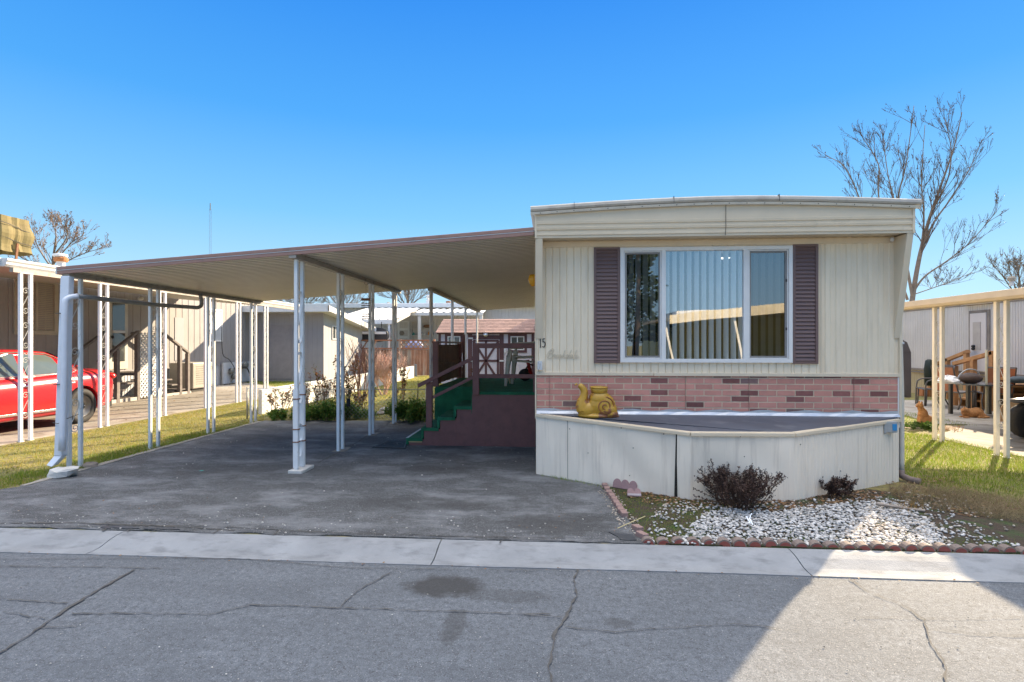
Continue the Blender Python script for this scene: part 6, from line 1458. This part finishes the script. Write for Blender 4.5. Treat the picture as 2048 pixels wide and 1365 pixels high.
grass('moss_tufts', poly_px([(1300,1088),(1300,1075),(2040,1085),(2040,1102)]), 900, .02, .004, GR_GREEN, clump=.9, lean=1.0, z=.013)
grass('weeds', poly_px([(1078,955),(1078,950),(1210,966),(1215,980)]), 500, .035, .006, GR_GREEN, clump=.7, lean=.9, z=.005)
def leaves(name, poly, n, s0, s1, mat, z=.015, clump=.6, parent=None):
    q = sample(poly, n, clump, 4); V = np.zeros((n,4,3)); a = nrng.uniform(0,6.28,n); s_ = nrng.uniform(s0,s1,n); t1 = nrng.uniform(-.7,.7,n)
    for k, (x, y) in enumerate(((-1,0),(0,-.55),(1,0),(0,.55))):
        V[:,k,0] = q[:,0]+(x*np.cos(a)-y*np.sin(a))*s_; V[:,k,1] = q[:,1]+(x*np.sin(a)+y*np.cos(a))*s_; V[:,k,2] = z + abs(t1)*s_*.5 + (y+x*.4)*t1*s_*.7 + s_*.15
    return tag(rawmesh(name, V.reshape(-1,3), np.arange(n*4).reshape(-1,4), mat, nper=4), kind='stuff')
LITTER = leafmat('dry_leaf', [(.20,.10,.05),(.30,.17,.08),(.12,.07,.045),(.34,.22,.12),(.28,.11,.04)])
leaves('leaf_litter', poly_px([(1230,990),(1290,1010),(1500,1030),(1640,1020),(1760,1000),(1800,985),(1600,985),(1400,985)]), 2000, .008, .022, LITTER)
leaves('leaf_litter', poly_px([(1760,960),(1800,1010),(1950,1040),(2048,1020),(1900,960)]), 1100, .008, .02, LITTER)
leaves('leaf_litter', LAWN_L, 500, .008, .02, LITTER, z=.012)
leaves('leaf_litter', LAWN_R, 260, .01, .022, LITTER, z=.02)
leaves('leaf_litter', [(-12.4,9),(-12.4,20),(-8.5,18),(-8.5,9)], 500, .012, .03, LITTER, z=.012)

# pavers beside the drive
PAV = M('paver_mauve', (.29,.19,.17), .9, .15, 9, bmp=.4, bscale=50, island=.1)
plist = [(1205+ (1242-1205)*i/8, 970+(1027-970)*i/8) for i in range(9)] + [(1248,1034),(1275,1064),(1284,1078)]
pb0 = None
for i, (u, v) in enumerate(plist):
    g = G(u, v); o = MB(); o.box(-.028,.028,-.05,.05,0,.045)
    if pb0 is None: pb0 = o.build('paver', PAV, bev=.006); oo = pb0
    else: oo = pb0.copy(); C.objects.link(oo)
    oo.location = (g.x, g.y, .006); oo.rotation_euler = (rng.uniform(-.05,.05), rng.uniform(-.08,.08), rng.uniform(-.12,.12)+(.5 if i > 9 else .0))
    tag(oo, 'small mauve paving brick in the row between driveway and gravel bed' if i < 9 else ['loose paving brick half sunk at the near end of the paver row','loose square paving brick, the farther of two near the kerb','loose square paving brick nearest the kerb at the bed corner'][i-9], 'paver', 'paving bricks edging the gravel bed')
# scalloped edging bricks along the kerb
SCB = [M('scallop_red', (.27,.075,.06), .85, .15, 12), M('scallop_grey', (.21,.165,.145), .95, .2, 20, bmp=.5, bscale=70)]
o = MB(); hw = .046; prof_ = [(-hw,0),(-hw*.98,.022),(-hw*.72,.046),(-hw*.3,.060),(hw*.1,.062),(hw*.5,.055),(hw*.85,.036),(hw,.012),(hw,0)]
o.mi = 1; o.ext([(x, -.02, z) for x, z in prof_], (0,.055,0)); o.mi = 0; o.ext([(x*.80, -.0225, z*.78) for x, z in prof_], (0,.002,0)); sc0 = o.build('edging_brick', SCB, bev=.0)
x = .745; i = 0
while x < 4.9:
    oo = sc0 if i == 0 else sc0.copy()
    if i: C.objects.link(oo)
    oo.location = (x, 4.225+rng.uniform(-.006,.006), .002+rng.uniform(-.005,.004)); oo.rotation_euler = (rng.uniform(-.06,.06), rng.uniform(-.05,.05), rng.uniform(-.08,.08)); oo.scale = (1.08, 1.15, rng.uniform(.66,.86))
    tag(oo, 'small round-topped red brick in the scalloped row edging the gravel bed', 'edging brick', 'round-topped red bricks edging the gravel bed'); x += .112 + rng.uniform(-.003,.004); i += 1
# lobed mauve stones against the bay
MV = [M('mauve_stone', (.30,.19,.19), .85, .15, 10, bmp=.3, bscale=50), M('worn_white_stone', (.40,.34,.35), .8, .1, 20)]
def lobed(cx, cy, n, r, z0, rzv, tilt, label):
    o = MB(); pts = []; w_ = n*r*1.7
    pts.append((-w_/2, 0)); 
    for k in range(n):
        c0_ = -w_/2 + w_*(k+.5)/n
        for j in range(8): a = math.pi*(1-(j+.5)/8); pts.append((c0_+math.cos(a)*w_/n/2, .045+math.sin(a)*r))
    pts.append((w_/2, 0)); o.mi = 0; o.ext([(x_, -.02, z_) for x_, z_ in pts], (0,.045,0)); o.mi = 1; o.ext([(x_*.97, -.0235, z_) for x_, z_ in ((-w_/2,.008),(-w_/2,.028),(w_/2,.028),(w_/2,.008))], (0,.003,0)) if n == 2 else None
    ob = o.build('edging_stone', MV if n == 2 else MV, bev=.006); ob.location = (cx, cy, z0); ob.rotation_euler = (tilt, 0, rzv); return tag(ob, label, 'edging stone')
g = G(1248, 981); lobed(g.x+.01, g.y+.0, 3, .052, .012, R(-30), R(-18), 'mauve three-lobed edging stone leaning against the pale bay wall')
g = G(1265, 998); lobed(g.x+.02, g.y+.02, 2, .040, .012, R(-4), R(-35), 'mauve two-lobed edging stone with a whitish edge, in front of the other')
# twigs
t = MB(); t.tube([G(1235,1057,.03), G(1262,1045,.045), G(1290,1033,.03)], .004, 4); tag(t.build('straw_stalk', M('straw_stalk', (.50,.42,.22), .8)), 'long pale dry stalk lying across the left corner of the bed', 'stalk')
t = MB(); t.tube(cat_rom([G(1752,1008,.05), G(1785,1013,.045), G(1815,1018,.03), G(1850,1022,.03)],4), .014, 6); tag(t.build('driftwood_stick', M('grey_stick', (.30,.25,.21), .9, .2, 20), smooth=True), 'weathered grey stick lying at the back edge of the sunlit gravel', 'stick')
t = MB(); P = [G(1487,1035,.10), G(1480,1022,.13), G(1490,1016,.16), G(1486,1026,.13), G(1492,1038,.10)]; t.strip([(p.x-.004,p.y-.15,p.z) for p in P],[(p.x+.004,p.y-.15,p.z+.004) for p in P]); tag(t.build('ribbon', M('white_ribbon', (.75,.82,.95), .4), fixn=False), 'bit of white ribbon caught in the large dead bush', 'ribbon')

# ---- bushes and trees
def bezleaf(LV, p, d, s, r2):
    d = d.normalized(); a = d.cross(Vector((r2.uniform(-1,1), r2.uniform(-1,1), r2.uniform(-1,1)))); 
    if a.length < .01: return
    a.normalize(); LV += [p, p + d*s*.5 + a*s*.32, p + d*s, p + d*s*.5 - a*s*.32]
def flushleaves(LV, name, mat, parent):
    off = Vector((0,0,0)); q = parent
    while q is not None: off += q.location; q = q.parent
    V = np.array([tuple(v - off) for v in LV]); return rawmesh(name, V, np.arange(len(LV)).reshape(-1,4), mat, parent, 4)
def grow(mb, LV, p, d, L, r, depth, r2, n=4, bend=.25, kids_=4, up=.15, kl=.62, leafp=0, leafs=.02, spread=.8, rmin=.0012, leafeach=2):
    pts = [p.copy()]; k = 4; dd = d.normalized()
    for i in range(k):
        dd = (dd + Vector((r2.uniform(-bend,bend), r2.uniform(-bend,bend), r2.uniform(-bend,bend)+up*.5))).normalized(); pts.append(pts[-1] + dd*L/k)
    mb.tube(pts, r, n if depth > 1 else 3, max(rmin, r*.45), cap=False)
    if LV is not None and depth <= 1:
        for i in range(1, k+1):
            for _ in range(leafeach):
                if r2.random() < leafp: bezleaf(LV, pts[i] + Vector((r2.uniform(-1,1),r2.uniform(-1,1),r2.uniform(-1,1)))*leafs*.5, Vector((r2.uniform(-1,1), r2.uniform(-1,1), r2.uniform(-.8,.8))), leafs*r2.uniform(.6,1.3), r2)
    if depth > 0:
        for i in range(kids_):
            t = r2.uniform(.25, 1.0); j = min(k-1, int(t*k)); q = pts[j].lerp(pts[j+1], t*k-j); a = (pts[j+1]-pts[j]).normalized()
            nd = (a + Vector((r2.uniform(-1,1), r2.uniform(-1,1), r2.uniform(-.7,1)))*spread + Vector((0,0,up))).normalized()
            grow(mb, LV, q, nd, L*kl*r2.uniform(.7,1.2)*(1.15-t*.4), max(rmin, r*.5), depth-1, r2, n, bend, kids_, up, kl, leafp, leafs, spread, rmin, leafeach)
BARK = M('bark_brown', (.11,.075,.055), .9, .25, 6, bmp=.3, bscale=20)
BARKG = M('bark_tan', (.18,.14,.11), .9, .2, 5, bmp=.4, bscale=14)
CANE = M('cane_red_brown', (.17,.085,.06), .8, .3, 5)
def bush(name, label, cat, base, n, L, r, depth, mat, leafmat_, seed, leafp=.6, leafs=.03, out=.6, kids_=3, up=.2, rad=.08, bend=.2, kl=.55, spread=.7, leafeach=2, rmin=.0018, bias=(0,0)):
    r2 = random.Random(seed); t_ = thing(name, label, cat, base); mb = MB(); LV = []
    for i in range(n):
        a = r2.uniform(0, 6.28); d = Vector((math.cos(a)*out*r2.uniform(.2,1)+bias[0], math.sin(a)*out*r2.uniform(.2,1)+bias[1], 1)); p = Vector(base) + Vector((math.cos(a)*rad*r2.random(), math.sin(a)*rad*r2.random(), -.01))
        grow(mb, LV, p, d, L*r2.uniform(.65,1.15), r, depth, r2, 5, bend, kids_, up, kl, leafp, leafs, spread, rmin, leafeach)
    mb.build('stems', mat, t_, fixn=False)
    if LV: flushleaves(LV, 'foliage', leafmat_, t_)
    return t_
DEADL = leafmat('dead_leaf_dark', [(.035,.016,.013),(.075,.035,.027),(.055,.028,.022),(.10,.055,.040)], trans=.1)
g = G(1487, 1028)
bush('dead_bush', 'large dark brown dried bush against the pale bay wall in the gravel bed', 'bush', (g.x, g.y+.14, .012), 54, .31, .0042, 2, M('dead_stem', (.075,.045,.035), .9), DEADL, 21, leafp=.8, leafs=.016, out=1.15, kids_=4, up=.12, rad=.17, kl=.5, leafeach=3, rmin=.0015)
r2 = random.Random(77); t_ = [o for o in bpy.data.objects if o.name.startswith('dead_bush')][0]
mb = MB(); LV = []
for (u, v) in ((1397,944),(1388,978),(1388,992),(1435,938),(1478,934),(1515,945),(1548,955),(1455,942),(1500,940),(1560,965),(1525,960),(1412,960)):
    tip = aY(u, v, g.y+.05+r2.uniform(-.08,.08)); b0 = Vector((g.x+r2.uniform(-.08,.08), g.y+.12, .05)); mid = b0.lerp(tip, .5) + Vector((0,0,.03 if v < 960 else -.02)); P = cat_rom([b0, mid, tip], 7); mb.tube(P, .0035, 4, .0015)
    for p in P[4:]:
        for _ in range(4): bezleaf(LV, p, Vector((r2.uniform(-1,1),r2.uniform(-1,1),r2.uniform(-1,1))), .019, r2)
o = mb.build('seed_stalks', M('seed_stem', (.12,.08,.05), .9), t_, fixn=False); flushleaves(LV, 'seed_pods', DEADL, t_)
g = G(1664, 998)
bush('dead_bush', 'smaller dark dried bush right of the large one, by the ribbed bay side', 'bush', (g.x, g.y+.08, .012), 26, .19, .0035, 2, M('dead_stem2', (.07,.045,.035), .9), DEADL, 22, leafp=.8, leafs=.020, out=1.2, kids_=4, up=.05, rad=.10, kl=.5, leafeach=3, rmin=.0015)
# roses and shrubs behind the driveway
ROSEL = leafmat('rose_leaf', [(.08,.13,.03),(.14,.15,.04),(.32,.12,.04),(.18,.08,.05),(.50,.20,.03)], trans=.4)
for i, (u, v, n_, L, seed, lab) in enumerate([(548,835,7,.62,31,'short rose bush with red-brown leaves at the left end of the chain link fence'), (628,838,9,.78,32,'tall rose bush with orange leaves behind the mended front post'),
       (682,838,12,.98,33,'tallest rose bush, with bare dark canes, between the second post and the white wall'), (722,832,6,.55,35,'low thin cane bush just right of the second carport post')]):
    g = G(u, v); bush('rose_bush', lab, 'bush', (g.x, max(g.y, 10.85)+.15, 0), n_, L*.95, .008, 2, CANE, ROSEL, seed, leafp=.42, leafs=.045, out=.5, kids_=4, up=.35, rad=.15, kl=.42, spread=.6, rmin=.0025, leafeach=2)
GREENL = leafmat('shrub_leaf', [(.09,.20,.03),(.13,.27,.04),(.20,.32,.05),(.08,.15,.03),(.34,.34,.07)], trans=.35)
for i, (u, v, n_, L, rad, seed, lab) in enumerate([(560,846,14,.16,.22,41,'low ragged green weeds at the left back corner of the driveway'), (618,846,30,.26,.35,42,'leafy green shrub behind the driveway, just right of the mended post'),
       (668,846,34,.30,.36,43,'fullest leafy green shrub behind the driveway, left of the second post'), (722,842,16,.16,.28,44,'low green clump behind the driveway right of the second post'), (828,850,44,.34,.36,45,'dark green shrub beside the bottom of the green steps')]):
    g = G(u, v-6); bush('green_shrub', lab, 'shrub', (g.x, g.y, 0), n_, L, .004, 1, M('green_stem', (.06,.08,.02), .8), GREENL, seed, leafp=.95, leafs=.050, out=.9, kids_=6, up=.1, rad=rad, kl=.6, leafeach=4)
g = G(824, 838); bush('tall_weed', 'tall thin dry stalk rising out of the shrub by the steps', 'plant', (g.x+.1, g.y, .1), 2, .75, .012, 0, BARK, GREENL, 46, leafp=0, out=.08, up=.3, rad=.02)
g = G(843, 800); bush('rose_bush', 'leafy thin rose cane bush behind the near end of the dark deck screen', 'bush', (g.x-.1, 13.0, 0), 7, .95, .008, 2, CANE, ROSEL, 47, leafp=.35, leafs=.045, out=.22, kids_=4, up=.4, rad=.15, kl=.3, rmin=.003)
p = aY(922, 690, 12.2); bush('rose_bush', 'green and reddish rose tips rising above the dark deck screen', 'bush', (p.x, 12.2, .2), 8, 1.0, .008, 2, CANE, ROSEL, 48, leafp=.7, leafs=.055, out=.14, kids_=4, up=.5, rad=.18, kl=.26, rmin=.003)
g = G(766, 790); bush('bare_shrub', 'pale leafless many-branched shrub on the yellowed lawn', 'shrub', (g.x, g.y, 0), 11, .92, .020, 3, M('pale_twig', (.60,.42,.33), .85, .2, 5), ROSEL, 51, leafp=.0, out=.75, kids_=5, up=.25, rad=.12, kl=.62, spread=.9, rmin=.005)
g = G(722, 800); bush('bare_shrub', 'darker leafless twiggy shrub beside the grey outbuilding, left of the pale shrub', 'shrub', (g.x, g.y, 0), 11, 1.2, .016, 2, CANE, ROSEL, 52, leafp=.0, out=.42, kids_=5, up=.4, rad=.12, kl=.5, spread=.7, rmin=.004)
# small weeds on the right
g = G(1828, 858); bush('weed_clump', 'bright green leafy weed clump at the lawn edge by the bare dirt path', 'plant', (g.x+.1, g.y, 0), 20, .10, .003, 1, M('green_stem3', (.06,.09,.02), .8), leafmat('bright_leaf', [(.08,.16,.03),(.12,.20,.04)]), 61, leafp=.95, leafs=.05, out=1.2, kids_=4, up=.1, rad=.28)
g = G(1900, 862); bush('dry_tuft', 'orange dry grass tuft between the scrolled posts on the right', 'plant', (g.x, g.y, 0), 60, .12, .0025, 0, M('orange_straw', (.45,.26,.08), .9), None, 62, leafp=0, out=1.4, up=0, rad=.2)

# trees
TW = M('twig_dark', (.10,.072,.058), .9, .2, 5)
def limbtree(name, label, Y, limbs, rscale, seed, twigL=1.2, ntw=16, depth=2, leafp=.25, leafs=.07, leafm=None, bark=BARKG, twm=TW, kids_=4, rmin=.008):
    r2 = random.Random(seed); pt0 = aY(limbs[0][0][0], limbs[0][0][1], Y); t_ = thing(name, label, 'tree', (pt0.x, Y, 0)); tr = MB(); tw = MB(); LV = []
    for li, L in enumerate(limbs):
        yo = r2.uniform(-1.6, 1.6) if li else 0; pts = []; rr = []
        for k, q in enumerate(L[:-1]):
            f = k/(len(L)-2); p = aY(q[0], q[1], Y + yo*f)
            if li == 0 and k == 0: p.z = 0
            pts.append(p)
        r0, r1 = L[-1]; P = cat_rom(pts, 5); n_ = len(P); tr.tube(P, [max(.012, (r0+(r1-r0)*(i/(n_-1))**.8)*rscale) for i in range(n_)], 7)
        for i in range(ntw):
            t = r2.uniform(.25, 1); j = min(n_-2, int(t*(n_-1))); q = P[j].lerp(P[j+1], t*(n_-1)-j); a = (P[j+1]-P[j]).normalized()
            nd = (a*.9 + Vector((r2.uniform(-1,1), r2.uniform(-1,1), r2.uniform(-.4,.9)))*.75).normalized()
            grow(tw, LV, q, nd, twigL*r2.uniform(.5,1.3)*(1.25-.6*t), max(.012, (r0+(r1-r0)*t)*rscale*.35), depth, r2, 3, .10, kids_, .10, .62, leafp, leafs, .50, rmin, 1)
    tk = tr.build('trunk', bark, t_, smooth=True, fixn=False); tw.build('branches', twm, t_, fixn=False)
    if LV and leafm: flushleaves(LV, 'foliage', leafm, t_)
    return t_
BUD = leafmat('dry_bud', [(.07,.045,.03),(.12,.07,.04)], trans=.1)
limbs = [[(1806,760),(1822,620),(1836,530),(1852,462),(1868,410),(1886,360),(1908,295),(1924,225),(.30,.03)],
 [(1843,500),(1868,445),(1900,400),(1938,340),(1964,280),(.13,.02)], [(1826,585),(1850,553),(1893,523),(1940,485),(1992,425),(.12,.02)],
 [(1840,510),(1848,440),(1843,360),(1850,250),(.11,.02)], [(1826,600),(1805,480),(1796,400),(1812,330),(1828,212),(.16,.02)], [(1815,560),(1795,430),(1776,350),(1765,262),(.12,.02)],
 [(1815,600),(1775,480),(1757,390),(1757,330),(1728,280),(.13,.02)], [(1813,620),(1750,480),(1718,395),(1690,335),(1652,312),(.13,.02)], [(1826,590),(1870,575),(1900,565),(1945,545),(.06,.015)], [(1860,430),(1895,360),(1902,300),(1890,240),(.09,.02)]]
limbtree('bare_tree', 'tall leafless tree rising behind the right end of the cream mobile home', 25.0, limbs, .44, 71, twigL=1.2, ntw=18, depth=2, leafp=.22, leafs=.06, leafm=BUD, kids_=3, rmin=.005)
TANL = leafmat('tan_leaf', [(.20,.12,.07),(.26,.17,.10),(.14,.09,.06)], trans=.2)
limbs = [[(108,640),(106,540),(108,505),(112,470),(105,450),(.5,.05)], [(106,530),(130,500),(150,480),(172,470),(.22,.04)], [(106,540),(140,520),(175,505),(212,495),(.22,.04)], [(106,540),(85,510),(70,480),(66,455),(.25,.04)], [(105,545),(80,530),(50,520),(30,505),(.2,.04)], [(108,510),(128,485),(135,465),(128,455),(.2,.04)]]
limbtree('bare_tree', 'distant leafless tree with tan twig clusters behind the left roof', 48.0, limbs, .36, 72, twigL=1.5, ntw=20, depth=2, leafp=.16, leafs=.16, leafm=TANL, bark=BARKG, twm=M('twig_tan', (.22,.15,.11), .9), kids_=3, rmin=.010)
def skyline(u0, u1, vtop, vbase, Y, seed, label, n=5):
    r2 = random.Random(seed); uc = (u0+u1)/2; L = [[(uc, vbase+30),(uc, vbase),(uc+2,(vtop+vbase)/2),(uc-3, vtop+3),(.16*Y/40,.02)]]
    for k in range(n):
        ut = u0+(u1-u0)*(k+.5)/n; L.append([(uc, vbase+r2.uniform(-4,10)),(uc*.5+ut*.5, (vtop*.5+vbase*.5)+r2.uniform(-4,4)),(ut, vtop+abs(ut-uc)/(u1-u0)*22+r2.uniform(0,6)),(.07*Y/40,.015)])
    limbtree('bare_tree', label, Y, L, 1.0, seed, twigL=1.5*Y/45, ntw=13, depth=2, leafp=.06, leafs=.12, leafm=TANL, bark=BARKG, twm=BARKG, kids_=3, rmin=.008*Y/40)
skyline(770, 860, 583, 620, 52, 73, 'distant leafless tree above the white back home, under the middle of the carport')
skyline(560, 640, 599, 622, 60, 74, 'distant leafless tree top barely above the grey outbuilding roof')
skyline(650, 720, 599, 622, 62, 75, 'low distant leafless tree between the outbuilding and the corrugated awning')
skyline(1985, 2090, 530, 600, 45, 76, 'distant leafless tree above the right awning at the frame edge')
skyline(1030, 1080, 590, 640, 60, 77, 'distant leafless tree glimpsed between carport roof and the cream home')
# evergreen across the street, reflected in the left part of the window
et = thing('evergreen_tree', 'tall dark evergreen across the street, seen reflected at the left of the window', 'tree', (4.6, -17, 0))
tr = MB(); tr.tube([(4.6,-17,0),(4.7,-17,4),(4.6,-17,9)], .22, 8, .05); tr.build('trunk', BARK, et, smooth=True)
r2 = random.Random(5); LV = []
for i in range(5200):
    z = r2.uniform(1.8, 9.5); rr = (9.9-z)*.27*(.75+.3*math.sin(z*3.1)); a = r2.uniform(0,6.28); k = r2.random()**.5; p = Vector((4.6+rr*k*math.cos(a), -17+rr*k*math.sin(a), z+r2.uniform(-.2,.2))); bezleaf(LV, p, Vector((math.cos(a), math.sin(a), r2.uniform(-.6,.3))), r2.uniform(.15,.34), r2)
flushleaves(LV, 'crown', leafmat('evergreen', [(.02,.045,.02),(.035,.07,.03),(.05,.08,.035)]), et)

# ---- yellow snail planter on the bay top
q = G(1197, 841, .69); sx0, sy0, sz0 = q.x, q.y+.12, .700
sn = thing('snail_planter', 'glazed mustard yellow snail shaped planter standing on the bay top', 'planter', (sx0, sy0, sz0))
t = MB(); S_ = .00555     # metres per photo pixel here
def sp_(u, v): return ((u-1197)*S_*1.0, (841-v)*S_*1.0)
def E2(u, v, ru, rv, ry, dy=0):
    x, z = sp_(u, v); t.ell((sx0+x, sy0+dy, sz0+z), (ru*S_, ry, rv*S_), 16, 12)
E2(1204, 815, 29, 27, .11); E2(1201, 802, 22, 18, .105); E2(1213, 824, 24, 18, .11); E2(1176, 824, 21, 18, .095); E2(1169, 818, 13, 20, .085); E2(1196, 836, 40, 7, .105); E2(1222, 832, 17, 11, .10); E2(1232, 837, 9, 5, .06)
P = [sp_(1166,826), sp_(1164,812), sp_(1168,800), sp_(1170,788), sp_(1165,778), sp_(1158,774)]
t.tube(cat_rom([(sx0+a, sy0-.02, sz0+b_) for a, b_ in P], 5), [.072,.071,.070,.068,.066,.063,.060,.057,.054,.051,.049,.047,.045,.044,.043,.042,.041,.040,.039,.038,.037,.035,.033,.030,.026,.022][:26], 12)
x, z = sp_(1152, 773); t.ell((sx0+x, sy0-.035, sz0+z), (.016,.014,.012), 8, 6); t.ell((sx0+x+.012, sy0+.01, sz0+z+.004), (.016,.014,.012), 8, 6)
x, z = sp_(1200, 783); t.lathe([(.092, -.03),(.098,.0),(.094,.02),(.0,.02)], (sx0+x, sy0, sz0+z), 24)
CER = M('mustard_glaze', (.50,.275,.018), .38, .12, 7, spec=.7, dirt=(.24,.085,.03), dirt_amt=(.53,.60), dscale=7)
bd = fuse('body', t, CER, sn, .006)
ccut = MB(); ccut.lathe([(.074,-.14),(.074,.10)], (sx0+x, sy0, sz0+z), 20); cu = ccut.build('cut', DARKM)
bo = bd.modifiers.new('b','BOOLEAN'); bo.operation = 'DIFFERENCE'; bo.object = cu; bo.solver = 'EXACT'; bpy.context.view_layer.update(); bake(bd); bpy.data.objects.remove(cu)
bd.data.polygons.foreach_set('use_smooth', [True]*len(bd.data.polygons))
t = MB(); t.lathe([(.088,.012),(.098,.016),(.104,.024),(.098,.033),(.088,.036),(.078,.033),(.074,.024),(.078,.016),(.088,.012)], (sx0+x, sy0, sz0+z), 28); t.build('rim', CER, sn, smooth=True)
t = MB(); P = []
cx2, cz2 = sp_(1211, 815)
for i in range(70):
    a = i/69*math.pi*4.6; r_ = .012 + .100*i/69; xx = cx2+r_*math.cos(a+.6)*1.02; zz = cz2+r_*math.sin(a+.6)*.95
    # lie on the front of the shell
    k = max(0, 1-((xx-.038)/(30*S_))**2-((zz-.144)/(28*S_))**2); yy = -.108*math.sqrt(k)-.001; P.append((sx0+xx, sy0+yy, sz0+zz))
t.tube(P, .0065, 6); t.build('shell_spiral', M('terracotta_glaze', (.27,.09,.03), .3, .2, 12), sn, smooth=True)

# fallen leaves and small debris on the road edge and driveway
leaves('leaf_litter', [(-6,4.25),(.6,4.25),(.5,5.0),(-6,5.2)], 60, .006, .014, LITTER, z=.014, clump=.9)
leaves('leaf_litter', [(-6,3.74),(3.6,3.74),(3.6,3.80),(-6,3.80)], 90, .005, .012, LITTER, z=-.034, clump=.9)
t = MB(); g = G(402, 945); t.add([(g.x-.03,g.y,.016),(g.x+.02,g.y-.01,.018),(g.x+.03,g.y+.02,.022),(g.x-.02,g.y+.02,.018)], [(0,1,2,3)]); tag(t.build('teal_scrap', M('teal_scrap', (.02,.35,.30), .6)), 'tiny teal scrap of litter lying on the driveway', 'litter')
t = MB(); t.prism(jag([(-5.70,5.4),(-5.62,5.4),(-5.66,7.4),(-5.70,10.3),(-5.78,10.3),(-5.76,7.4)], .012, .12, 6), .0, .02); tag(t.build('edge_strip', CONC_OLD), kind='structure')
